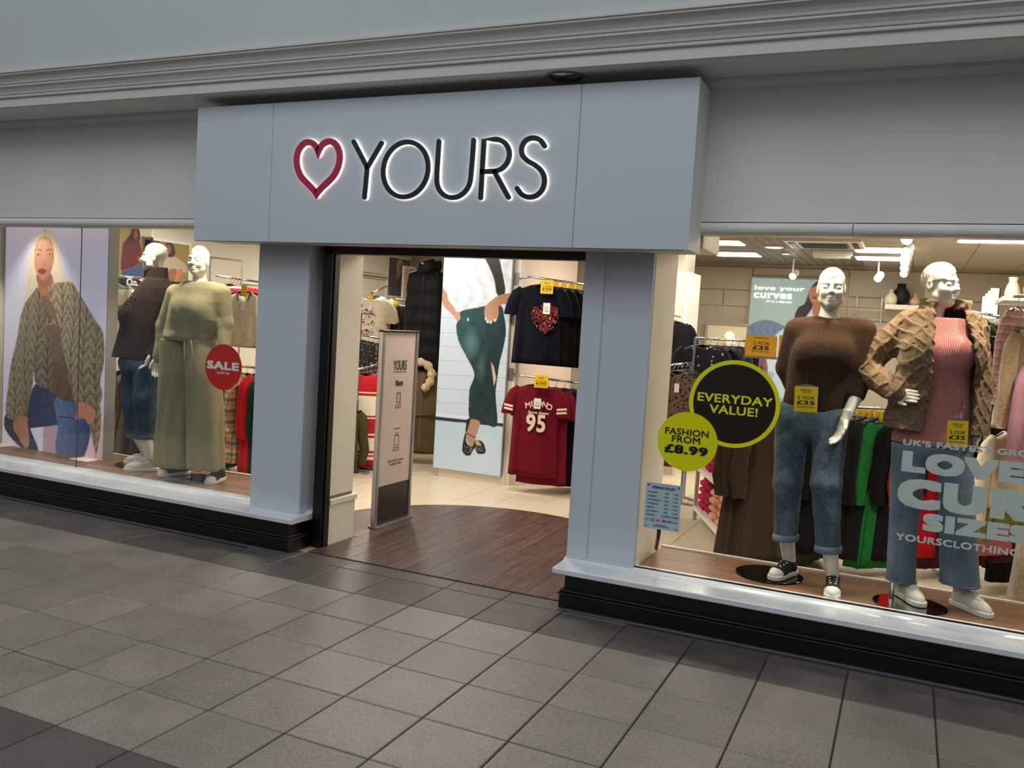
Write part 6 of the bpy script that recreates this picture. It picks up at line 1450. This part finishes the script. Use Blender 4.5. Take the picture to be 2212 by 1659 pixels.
def gtext(body, py, size, m=M_PRINTK, width=None, **k):
    z = atx(858, py, -.99)[2]; t = text(body, (.0125, (ga+gb)/2+.01, z-.005), size, m, gt, **k); t.rotation_euler = (0, 0, R(90))
    if width: xs_ = [v.co.x for v in t.data.vertices]; t.data.transform(Matrix.Diagonal((width/(max(xs_)-min(xs_)), 1, 1, 1)))
gtext('YOURS', 790, .115, width=.20); gtext('LOVE YOUR CURVES', 804, .018, M_GREY2, width=.19) if False else None
gtext('Klarna.', 827, .060, width=.115, weight=.0006); gtext('Click & Collect available', 993, .030, M_GREY2, width=.24); gtext('in-stores & online', 1000, .030, M_GREY2, width=.17)
def gbar(py, w, h=.006, m=M_GREY2):
    z = atx(858, py, -.99)[2]; MB().box(-.0008, .0008, -w/2, w/2, -h/2, h/2).build('printed_line', m, gt, loc=(.0118, (ga+gb)/2+.01, z-.005))
for py, w in ((803, .19), (833, .085), (875, .11), (880, .09), (925, .10), (966, .10), (971, .11)): gbar(py, w)
def gline(pts):
    mb = MB(); stroke(mb, pts, .006, 0, .001, True); o = mb.build('icon', M_GREY2, gt, loc=(.0115, (ga+gb)/2+.01, -.005)); o.rotation_euler = (0, 0, R(90))
def gz(py): return atx(858, py, -.99)[2]
def rect(w, z0, z1): return [(-w/2, z0), (w/2, z0), (w/2, z1), (-w/2, z1)]
gline(rect(.052, gz(871), gz(848))); gline(rect(.048, gz(868), gz(851))); gline(rect(.065, gz(961), gz(940))); gline([(x, z) for x, z in arc(0, gz(940), .018, .025, 0, 180, 8)])

# ------------------------------------------------------------------ stickers on the window glass
YG = GR-.004
def sticker_mat(name, col, alpha=1.0):
    t = NT(name); t.b.inputs['Base Color'].default_value = col; t.b.inputs['Roughness'].default_value = .35
    if alpha < 1:
        tr = t.n('ShaderNodeBsdfTransparent'); mx = t.n('ShaderNodeMixShader'); mx.inputs[0].default_value = alpha; t.l(tr.outputs[0], mx.inputs[1]); t.l(t.b.outputs[0], mx.inputs[2]); t.l(mx.outputs[0], t.o.inputs[0])
    MATS[name] = t.m; return t.m
M_LIME = sticker_mat('lime_vinyl', rgb(240, 238, 16)); M_LIME2 = sticker_mat('translucent_lime_vinyl', rgb(240, 236, 10), .88); M_DBRN = sticker_mat('dark_brown_vinyl', rgb(36, 24, 12)); M_REDV = sticker_mat('translucent_red_vinyl', rgb(206, 44, 34), .90); M_FROST = sticker_mat('frosted_white_vinyl', rgb(206, 218, 208), .90); M_WHT2 = sticker_mat('translucent_white_vinyl', rgb(236, 232, 226), .95)
def circle(name, label, px, py, rpx, rpy, Y, m, cat='sticker', y_off=0.0):
    a = at(px-rpx, py, Y); b = at(px+rpx, py, Y); c = at(px, py-rpy, Y); d = at(px, py+rpy, Y); r1, r2 = (b[0]-a[0])/2, (c[2]-d[2])/2; o = ((a[0]+b[0])/2, Y, (c[2]+d[2])/2)
    t = thing(name, label, cat, o); n = 64
    MB().prism([(r1*math.cos(2*math.pi*k/n), r2*math.sin(2*math.pi*k/n)) for k in range(n)], -.0006, .0006, 'y').build('disc', m, t); return t, r1, r2
def glyph(t, body, px, py, wpx, hpx, m, Y, weight=0.0, yo=-.0018, **k):
    """lettering on the glass; wpx, hpx give its size as seen"""
    a = at(px-wpx/2, py, Y); b = at(px+wpx/2, py, Y); c = at(px, py-hpx/2, Y); d = at(px, py+hpx/2, Y); h = c[2]-d[2]; o = Vector(t.location)
    return text(body, ((a[0]+b[0])/2-o.x, yo, (c[2]+d[2])/2-o.z), h*1.38, m, t, weight=weight*h, width=b[0]-a[0], height=h, **k)
t, r1, r2 = circle('window_sticker', 'round dark brown EVERYDAY VALUE sticker with lime rim on right window', 1587, 873, 99, 95, YG, M_LIME)
n = 64; MB().prism([(.905*r1*math.cos(2*math.pi*k/n), .905*r2*math.sin(2*math.pi*k/n)) for k in range(n)], -.0012, -.0004, 'y').build('inner_disc', M_DBRN, t)
glyph(t, 'EVERYDAY', 1587, 863, 163, 19, M_LIME, YG, .03); glyph(t, 'VALUE!', 1586, 887, 105, 19, M_LIME, YG, .03)
t, r1, r2 = circle('window_sticker', 'round lime FASHION FROM sticker overlapping the dark round sticker', 1485, 954, 65.5, 64, YG-.003, M_LIME2)
glyph(t, 'FASHION', 1484, 934, 94, 14.5, M_PRINTK, YG-.003, .02); glyph(t, 'FROM', 1482, 950, 61, 14.5, M_PRINTK, YG-.003, .02); glyph(t, '£8.99', 1482, 972, 94, 19, M_PRINTK, YG-.003, .055)
YL = GL-.004
t, r1, r2 = circle('window_sticker', 'round red SALE NOW ON sticker on left window', 483, 793, 39.5, 49.5, YL, M_REDV)
glyph(t, 'SALE', 482, 790, 69, 18, M_WHT2, YL, .07); glyph(t, 'NOW ON', 482, 806, 28, 6, M_WHT2, YL, .0, shear=.2)
wl = thing('window_lettering', 'large frosted white LOVE CURVES SIZES lettering on the right window', 'lettering', (3.0, YG, .7))
def split_letters(o):
    """one part for each letter of a word: cut where the glyphs leave a gap"""
    me = o.data; co = np.zeros(len(me.vertices)*3, np.float32); me.vertices.foreach_get('co', co); co = co.reshape(-1, 3); fs = [tuple(p.vertices) for p in me.polygons]
    iv = sorted(((min(co[i, 0] for i in f), max(co[i, 0] for i in f), k) for k, f in enumerate(fs))); groups = []; hi = -1e9
    for lo_, hi_, k in iv:
        if lo_ > hi+1e-5: groups.append([])
        groups[-1].append(k); hi = max(hi, hi_)
    if len(groups) < 2: return
    for g in groups:
        ids = sorted({i for k in g for i in fs[k]}); mp = {i: j for j, i in enumerate(ids)}
        mesh_obj('letter', co[ids], [tuple(mp[i] for i in fs[k]) for k in g], M_FROST, o.parent, loc=o.location)
    bpy.data.objects.remove(o)
def wtext(body, px0, py0, px1, py1, hpx, weight):
    """lettering whose left end and right end (on the glass) are given in the photo"""
    a = at(px0, py0, YG); b = at(px1, py1, YG); c = at(px0, py0-hpx/2, YG); d = at(px0, py0+hpx/2, YG); h = c[2]-d[2]
    o = text(body, (a[0]-3.0, -.001, a[2]-.7), h*1.38, M_FROST, wl, weight=weight*h, align='LEFT', width=b[0]-a[0], height=h)
    if hpx > 10: split_letters(o)
def ext(body, vis, x0, x1): return x0+(x1-x0)*body/vis
wtext("UK'S FASTEST GROWING", 1950, 954, 2318, 998, 13.5, .05)
wtext('LOVE', 1948, 995, 2212, 1032, 46, .10); wtext('CURVES', 1942, 1062, 2480, 1150, 64, .10); wtext('SIZES', 1996, 1127, 2230, 1168, 38, .10); wtext('YOURSCLOTHING.', 1936, 1158, 2212, 1198, 15, .04)
# opening hours plate
a = at(1396, 1040, YG-.012); b = at(1466, 1150, YG-.012); oh = thing('opening_hours_sign', 'pale blue OPENING HOURS plate fixed to the corner of the right window', 'sign', ((a[0]+b[0])/2, YG-.012, (a[2]+b[2])/2)); w, h = (b[0]-a[0])/2, (a[2]-b[2])/2
MB().box(-w, w, -.002, .002, -h, h).build('plate', mat('pale_blue_acrylic', rgb(176, 200, 212), .25), oh, bevel=.001)
for sx in (-1, 1):
    for sz in (-1, 1): MB().disc((sx*w*.84, -.006, sz*h*.90), .006, .018, 14, 'y').build('fixing_stud', M_CHROME, oh)
text('OPENING HOURS', (0, -.0028, h*.80), .0215, M_PRINTK, oh, width=w*1.25, weight=.0003)
for k, dname in enumerate(('MONDAY', 'TUESDAY', 'WEDNESDAY', 'THURSDAY', 'FRIDAY', 'SATURDAY', 'SUNDAY')):
    zz = h*(.58-.165*k); text(dname, (-w*.86, -.0028, zz), .014, M_PRINTK, oh, align='LEFT'); sun = dname == 'SUNDAY'
    text('CLOSED' if sun else '9.00', (w*.20, -.0028, zz), .014, M_PRINTK, oh); text('CLOSED' if sun else '17.00', (w*.70, -.0028, zz), .014, M_PRINTK, oh)
zz = -h*.62
text('G Pay', (-w*.78, -.0028, zz), .011, M_GREYP, oh); text('Pay', (-w*.48, -.0028, zz), .011, M_PRINTK, oh); mb = MB(); stroke(mb, [(-w*.60, zz-.009), (-w*.36, zz-.009), (-w*.36, zz+.009), (-w*.60, zz+.009)], .0012, -.0028, -.0022, True); mb.build('card_mark', M_PRINTK, oh)
for x, ca, cb in ((-w*.14, rgb(206, 30, 36), rgb(236, 150, 40)), (w*.16, rgb(40, 60, 160), rgb(206, 30, 36))):
    MB().disc((x-.005, -.0028, zz), .0075, .0006, 16, 'y').build('card_mark', mat('card_%d' % (ca[0]*1000), ca, .5), oh); MB().disc((x+.005, -.0034, zz), .0075, .0006, 16, 'y').build('card_mark', mat('cardb_%d' % (cb[0]*1000), cb, .5), oh)
text('VISA', (w*.46, -.0028, zz), .016, mat('visa_blue', rgb(34, 50, 110), .5), oh, weight=.0004); MB().box(w*.64, w*.92, -.0028, -.0022, zz-.008, zz+.008).build('card_mark', mat('klarna_pink', rgb(236, 170, 180), .5), oh); text('Klarna', (w*.78, -.0034, zz), .010, M_PRINTK, oh)
MB().box(-w*.3, w*.3, -.0028, -.0022, -h*.80-.002, -h*.80+.002).build('printed_line', M_GREYP, oh); text('YOURSCLOTHING.CO.UK', (0, -.0028, -h*.87), .012, M_PRINTK, oh, width=w*.95)
cbp = [at(1424, 1140, .30), at(1422, 1160, .42), at(1417, 1185, .60)]
tag(MB().tube([tuple(p) for p in cbp], .012, 8).build('cable', M_BLACKM, smooth=True), 'thick black cable behind the opening hours plate', 'cable')
# ------------------------------------------------------------------ gondola with folded clothes
M_SHELF = mat('grey_painted_shelf', rgb(186, 178, 166), .4)
gd_o = Vector((1.593, 1.858, 0)); gx = Vector((1.085-1.593, 3.04-1.858, 0)); GLn = gx.length; gang = math.atan2(gx.y, gx.x)
gd = thing('display_gondola', 'white open shelf gondola of folded knitwear behind the lime stickers', 'display shelf', tuple(gd_o), gang)
GW = .36   # shelves extend to local -y (towards the shop's right)
for x in (0.0, GLn):
    for y in (0.0, -GW): MB().box(x-.017, x+.017, y-.017, y+.017, 0, .98).build('upright', M_SHELF, gd, bevel=.003)
for z in (.13, .50): MB().box(-.02, GLn+.02, -GW-.02, .02, z-.035, z).build('shelf', M_WHITE, gd, bevel=.004)
MB().box(-.02, GLn+.02, -GW-.02, .02, .94, .98).build('top_shelf', M_WHITE, gd, bevel=.004)
FOLD = {}
def folded_mesh(m, seed):
    k = (m.name, seed)
    if k in FOLD: return FOLD[k]
    q = random.Random(seed); a, b, c = .13, .10, .035; rings = []
    for i in range(9):
        u = -1+2*i/8; w = a*u; th = c*(1-.25*u*u); rings.append([(w, b*math.copysign(abs(math.cos(2*math.pi*j/20))**.5, math.cos(2*math.pi*j/20))*(1-.05*u*u)+.004*math.sin(j+i+seed), th*math.copysign(abs(math.sin(2*math.pi*j/20))**.7, math.sin(2*math.pi*j/20))+th) for j in range(20)])
    me = _o2m(MB().loft(rings).build('folded_body', m, smooth=True)); FOLD[k] = me; return me
def fold_meshes(m):
    if ('lip', m.name) not in FOLD: FOLD[('lip', m.name)] = _o2m(MB().tube([(-.115, .095, .02), (0, .102, .024), (.115, .095, .02)], .022, 10).build('folded_edge', m, smooth=True))
    return FOLD[('lip', m.name)]
M_FPEACH = cloth('peach_knit', rgb(216, 152, 122)); M_FMAG = cloth('magenta_knit', rgb(196, 30, 84)); M_FBUR = cloth('raspberry_knit', rgb(150, 40, 62)); M_FLIL = cloth('orchid_knit', rgb(206, 106, 176)); M_FBLU = cloth('cornflower_knit', rgb(112, 142, 190)); M_FBLK = cloth('soft_black_knit', rgb(22, 20, 22))
def stack(x, y, z, m, n, colour, where):
    for k in range(n):
        wp = gd.matrix_basis if False else None
        lx, ly = x+rnd.uniform(-.012, .012), y+rnd.uniform(-.012, .012); w = gd_o+Matrix.Rotation(gang, 3, 'Z') @ Vector((lx, ly, 0))
        pos = ['bottom', 'second', 'third', 'fourth', 'fifth'][k] if k < n-1 else 'topmost'
        t = thing('folded_jumper', '%s folded %s jumper of the stack on the %s' % (pos, colour, where), 'jumper', (w.x, w.y, z+.066*k), gang+R(90)*0+rnd.uniform(-.06, .06), 'folded %s jumpers' % colour)
        link('folded_body', folded_mesh(m, k % 3), t); link('folded_edge', fold_meshes(m), t)
for x, m, n, c in ((.13, M_FLIL, 3, 'orchid pink'), (.42, M_FPEACH, 5, 'peach'), (.70, M_FPEACH, 4, 'pale peach'), (.97, M_FBUR, 5, 'raspberry'), (1.18, M_FMAG, 4, 'magenta')): stack(x, -.14, .131, m, n, c, 'lower gondola shelf')
for x, m, n, c in ((.2, M_FBLU, 3, 'cornflower blue'), (.5, M_FBLK, 4, 'black'), (.78, M_FBUR, 3, 'raspberry'), (1.05, M_FMAG, 3, 'magenta')): stack(x, -.14, .501, m, n, c, 'upper gondola shelf')
# ------------------------------------------------------------------ counter cards, far mannequin, shelves and vases
def show_card(px0, py0, px1, py1, Y, label):
    a = at(px0, py0, Y); b = at(px1, py1, Y); w, h = b[0]-a[0], a[2]-b[2]; cx_, cz = (a[0]+b[0])/2, b[2]
    t = thing('show_card', label, 'sign', (cx_, Y, 0), group='yellow 2 FOR 35 show cards'); c = MB().box(-w/2, w/2, -.003, .003, 0, h).build('card', mat('mustard_card', rgb(214, 158, 22), .5), t, loc=(0, 0, cz))
    text('EVERYDAY VALUE', (0, -.004, h*.88), h*.07, M_PRINTK, c, width=w*.45); text('2 FOR', (0, -.004, h*.62), h*.20, M_PRINTK, c, width=w*.52); text('£35', (0, -.004, h*.40), h*.26, M_PRINTK, c, weight=h*.008, width=w*.52); text('MIX & MATCH', (0, -.004, h*.22), h*.11, M_PRINTK, c, width=w*.56)
    MB().box(-w/2-.008, w/2+.008, -.006, .006, -.02, 0).build('holder', M_GREYP, t, loc=(0, 0, cz)); MB().tube([(0, .004, 0), (0, .004, cz-.01)], .008, 8).build('stand', M_STEEL, t); MB().disc((0, 0, 0), .12, .012, 24).build('stand_base', M_STEEL, t)
show_card(1612, 723, 1676, 772, 3.5, 'mustard 2 FOR 35 show card left of the brown sweater mannequin'); show_card(1684, 724, 1748, 776, 3.7, 'mustard 2 FOR 35 show card half hidden by the brown sweater')
Hm = at(1577, 716, 6.2)
fm = thing('mannequin', 'distant mannequin in a dark brown jumper in front of the back wall opening', 'mannequin', (float(Hm[0]), 6.2, 0.0)); o = link('head', ME_HEAD, fm, (0, 0, float(Hm[2])-.12), (0, 0, R(30)))
zt_ = float(Hm[2])-.30
def f(X, Y, Z):
    d = ztube(X, Y, Z, np.array([zt_-.62, zt_-.3, zt_-.1, zt_, zt_+.04]), np.zeros(5), np.zeros(5), np.array([.22, .21, .22, .17, .09]), np.array([.13, .13, .12, .09, .06]))
    for s in (-1, 1): d = smin(d, chain(X, Y, Z, [(s*.2, 0, zt_-.06), (s*.25, 0, zt_-.35), (s*.24, -.05, zt_-.6)], [.07, .06, .045], .03), .03)
    return d+.01*wrinkle(X, Y, Z, .5, 2)
P_, F_ = surfnet(f, (-.34, -.2, zt_-.7), (.34, .2, zt_+.08), .012); mesh_obj('jumper', P_, F_, M_CBROWN, fm, smooth=True)
MB().box(-.17, .17, -.1, .1, .0, zt_-.6).build('trousers', M_CBLK, fm, bevel=.04); 
# opening in the back wall with a shelf of boxes
a = at(1530, 700, 8.05); b = at(1612, 800, 8.05)
nk = thing('stockroom_opening', 'lit opening in the back wall with a shelf of boxes', 'opening', (float((a[0]+b[0])/2), 8.05, float(b[2]))); ww, hh = float(b[0]-a[0])/2, float(a[2]-b[2])
MB().box(-ww, ww, -.01, .01, -.9, hh).build('back_panel', mat('pale_warm_panel', rgb(236, 226, 196), .6), nk); MB().box(-ww-.03, -ww, -.04, .01, -.9, hh+.03).build('frame', M_CREAM2, nk); MB().box(-ww, ww, -.04, .01, hh, hh+.03).build('frame', M_CREAM2, nk)
MB().box(-ww*.2, ww, -.10, -.01, hh*.32, hh*.32+.02).build('shelf', M_WHITE, nk); MB().box(ww*.15, ww*.55, -.09, -.02, hh*.34+.01, hh*.62).build('storage_box', M_WHITE, nk); MB().box(-ww*.15, ww*.1, -.09, -.02, hh*.34+.01, hh*.6).build('storage_box', mat('straw_box', rgb(206, 186, 136), .7), nk)
# back wall rail and shelf of vases
sA = at(1912, 657, 7.7); sh = thing('wall_shelf', 'small white back wall shelf under the vases between the right mannequins', 'shelf', (float(sA[0]), 7.9, float(sA[2])))
MB().box(0, .55, -.22, .19, -.06, 0).build('board', M_WHITE, sh); MB().tube([(-.75, -.05, -.06), (-.02, -.05, -.07)], .012, 8).build('bar', M_CHROME, sh)
for k in range(3): MB().box(-.7+.32*k, -.68+.32*k, .15, .19, -.25, .10).build('slotted_upright', M_STEEL, sh)
def vase(loc, prof, m, label, hole=False):
    t = thing('vase', label, 'vase', tuple(float(v) for v in loc), group='vases'); MB().lathe(prof, n=20).build('body', m, t, smooth=True)
    MB().lathe([(prof[-1][0]*1.0, prof[-1][1]-.002), (prof[-1][0]*1.12, prof[-1][1]+.006), (prof[-1][0]*.8, prof[-1][1]+.010)], n=20).build('rim', m, t)
M_VW = mat('cream_ceramic', rgb(232, 222, 200), .4); M_VB = mat('matt_black_ceramic', rgb(22, 20, 20), .6); M_VT = mat('sand_ceramic', rgb(206, 176, 132), .5)
s0 = V3(sh.location); vase(s0+V3((.18, 0, 0)), [(.05, 0), (.10, .06), (.11, .14), (.085, .20), (.055, .23), (.055, .28)], M_VB, 'matt black vase on the back wall shelf'); vase(s0+V3((.06, -.13, 0)), [(.07, 0), (.085, .05), (.075, .11), (.03, .16), (.022, .19)], M_VW, 'cream ring vase in front of the black vase'); vase(s0+V3((.36, -.10, 0)), [(.05, 0), (.075, .05), (.05, .09), (.02, .12), (.02, .15)], M_VT, 'sand vase right of the black vase')
# right wall shelf, vases, frames, fern
rs = at(2155, 655, 3.0); sr = thing('wall_shelf', 'white shelf on the right wall above the dark jackets', 'shelf', (float(rs[0]), 3.0, float(rs[2]))); MB().box(0, 4.2-rs[0], -.45, .25, 0, .035).build('board', M_WHITE, sr, bevel=.003); MB().tube([(.05, -.3, -.09), (.7, -.3, -.09)], .012, 8).build('bar', M_CHROME, sr); MB().box(.3, .33, -.3, .2, -.14, 0).build('bracket', M_STEEL, sr)
vase((rs[0]+.09, 2.95, rs[2]+.035), [(.05, 0), (.055, .05), (.04, .11), (.028, .13), (.032, .16)], M_VW, 'cream vase at the end of the right wall shelf'); vase((rs[0]+.23, 2.9, rs[2]+.035), [(.06, 0), (.075, .08), (.05, .16), (.05, .2)], M_VT, 'sand vase beside the cream vase on the right wall shelf')
struct(MB().box(3.95, 4.2, 3.3, 3.45, 0, 2.765).build('trim_10', M_WHITE), 'white upright pilaster on the right wall')
for k in range(4):
    a = at(2124+6*k, 640-6*k, 4.6-.1*k); b = at(2130+6*k, 690, 4.6-.1*k); w = .09
    t = thing('picture_frame', ['slim white picture frame leftmost in the leaning row', 'second slim picture frame in the leaning row', 'third slim picture frame in the leaning row', 'rightmost dark edged picture frame in the leaning row'][k], 'frame', (float(a[0]), 4.6-.1*k, float(b[2])), R(18), 'leaning picture frames')
    MB().box(0, .07, 0, .014, 0, float(a[2]-b[2])).build('board', M_WHITE, t); MB().box(.07, .082, 0, .016, 0, float(a[2]-b[2])).build('edge', M_BLACKM if k in (0, 3) else M_GREYP, t)
fa = at(2124, 690, 4.6); lg = thing('wall_ledge', 'slim ledge under the leaning picture frames', 'shelf', (float(fa[0]), 4.45, float(fa[2])-.004)); MB().box(-.04, 4.2-float(fa[0]), -.35, .25, -.03, 0).build('board', M_WHITE, lg)
fr2 = at(2165, 735, 2.2); fern = thing('fern', 'bright green artificial fern beside the pink gingham shirt', 'plant', (float(fr2[0]), 2.2, float(fr2[2])))
M_FERN = mat('bright_green_leaf', rgb(64, 150, 44), .6, noise=.3, nscale=40); q = random.Random(3)
for k in range(13):
    az, el_, L_ = q.uniform(0, 6.28), q.uniform(.3, 1.3), q.uniform(.16, .28); mb = MB(); pts = [Vector((math.cos(az)*math.cos(el_)*L_*u, math.sin(az)*math.cos(el_)*L_*u, math.sin(el_)*L_*u-.25*L_*u*u)) for u in [i/9 for i in range(10)]]
    mb.tube(pts, .002, 4); side = Vector((-math.sin(az), math.cos(az), 0))
    for i in range(1, 10):
        for s in (-1, 1):
            l = .045*(1-abs(i/9-.4)); p = pts[i]; d = (pts[i]-pts[i-1]).normalized(); e = p+side*s*l+d*l*.5; mb.add([p-d*.006, p+d*.006, e], [(0, 1, 2)])
    mb.build('frond', M_FERN, fern, fix=False)
MB().lathe([(.04, -.12), (.055, -.02), (.05, 0)], n=16).build('pot', M_VB, fern)
# ceiling units
ac = atz(1782, 522, 2.74); acu = thing('air_conditioner', 'white ceiling air conditioning cassette above the brown sweater mannequin', 'air conditioner', (float(ac[0]), float(ac[1]), 2.72)); MB().box(-.38, .38, -.36, .36, -.02, .03).build('cover', M_WHITE, acu, bevel=.006); MB().box(-.24, .24, -.22, .22, -.028, -.018).build('intake_grille', M_GREYP, acu)
for k in range(6): MB().box(-.22, .22, -.19+.07*k, -.16+.07*k, -.034, -.026).build('louvre', M_BLACKM, acu)
for s in (-1, 1): MB().box(s*.31-.03, s*.31+.03, -.25, .25, -.028, -.018).build('air_outlet', M_BLACKM, acu)
em = atz(1798, 549, 2.72); eml = thing('emergency_light', 'long clear emergency light fitting on the ceiling beyond the air conditioner', 'light', (float(em[0]), float(em[1]), 2.70)); MB().box(-.22, .22, -.06, .06, 0, .06).build('body', M_WHITE, eml, bevel=.01); MB().box(-.2, .2, -.05, .05, -.03, 0).build('diffuser', mat('clear_diffuser', rgb(220, 226, 216), .15), eml, bevel=.008)
tk = atz(1962, 512, 2.72); tk2 = atz(1960, 600, 2.4)
def track_spot(px, py, label, z=2.55):
    p = atz(px, py, z); t = thing('spotlight', label, 'light', tuple(float(v) for v in p), group='ceiling spotlights'); h = MB().lathe([(.045, .12), (.05, .10), (.05, 0), (.042, 0)], n=14).build('housing', M_WHITE, t); h.rotation_euler = (R(-55), R(25), 0); MB().lathe([(.042, .002), (.042, -.002)], n=14).build('lens', M_SPOT, h); MB().tube([(0, 0, .05), (0, 0, 2.752-z)], .010, 6).build('stem', M_WHITE, t)
for k, py in enumerate((518, 544, 556, 568, 580, 592)): track_spot(1958-1.2*k, py, ['first', 'second', 'third', 'fourth', 'fifth', 'sixth'][k]+' white ceiling spotlight in the row left of the quilted jacket mannequin', 2.60)
track_spot(1712, 597, 'white ceiling spotlight over the love your curves poster', 2.52); track_spot(1896, 602, 'white ceiling spotlight between the two right mannequins', 2.52)
for k, (px, py) in enumerate(((1672, 533), (1698, 547))):
    p = atz(px, py, 2.745); t = thing('downlight', ['larger round recessed downlight left of the air conditioner', 'smaller round recessed downlight left of the emergency light'][k], 'light', tuple(float(v) for v in p)); r_ = (.11, .05)[k]; MB().lathe([(r_, .004), (r_, -.01), (r_*.9, -.012)], n=20).build('ring', M_WHITE, t); MB().lathe([(r_*.85, -.011), (r_*.85, -.014)], n=20).build('lens', mat('warm_dim_lens', (1, .8, .5, 1), .5, emit=1.6), t)

# large lit prints and lamp faces need no direct light sampling: the lamps behind them carry their own
for m in (M_BACKLIT, M_SCREEN, M_LAMP, M_SPOT, M_LITW): m.cycles.emission_sampling = 'NONE'
# ------------------------------------------------------------------ tell look-alikes apart by their place in the row
def _px(o):
    d = np.array(o.matrix_world.translation)-CAM; return float(d@CR)/float(d@CF)
bpy.context.view_layer.update()
_by = {}
for o in COL.objects:
    if o.parent is None and 'label' in o and 'category' in o: _by.setdefault(o['label'], []).append(o)
for lab, os_ in _by.items():
    n = len(os_)
    if n < 2 or n > 12: continue
    os_.sort(key=_px)
    for i, o in enumerate(os_):
        w = 'leftmost' if i == 0 else 'rightmost' if i == n-1 else ['', 'second', 'third', 'fourth', 'fifth', 'sixth', 'seventh', 'eighth', 'ninth', 'tenth', 'eleventh'][i]+' from left'
        o['label'] = '%s, %s' % (lab, w)
        if len(o['label'].split()) > 16: o['label'] = ' '.join(lab.split()[:12])+', '+w
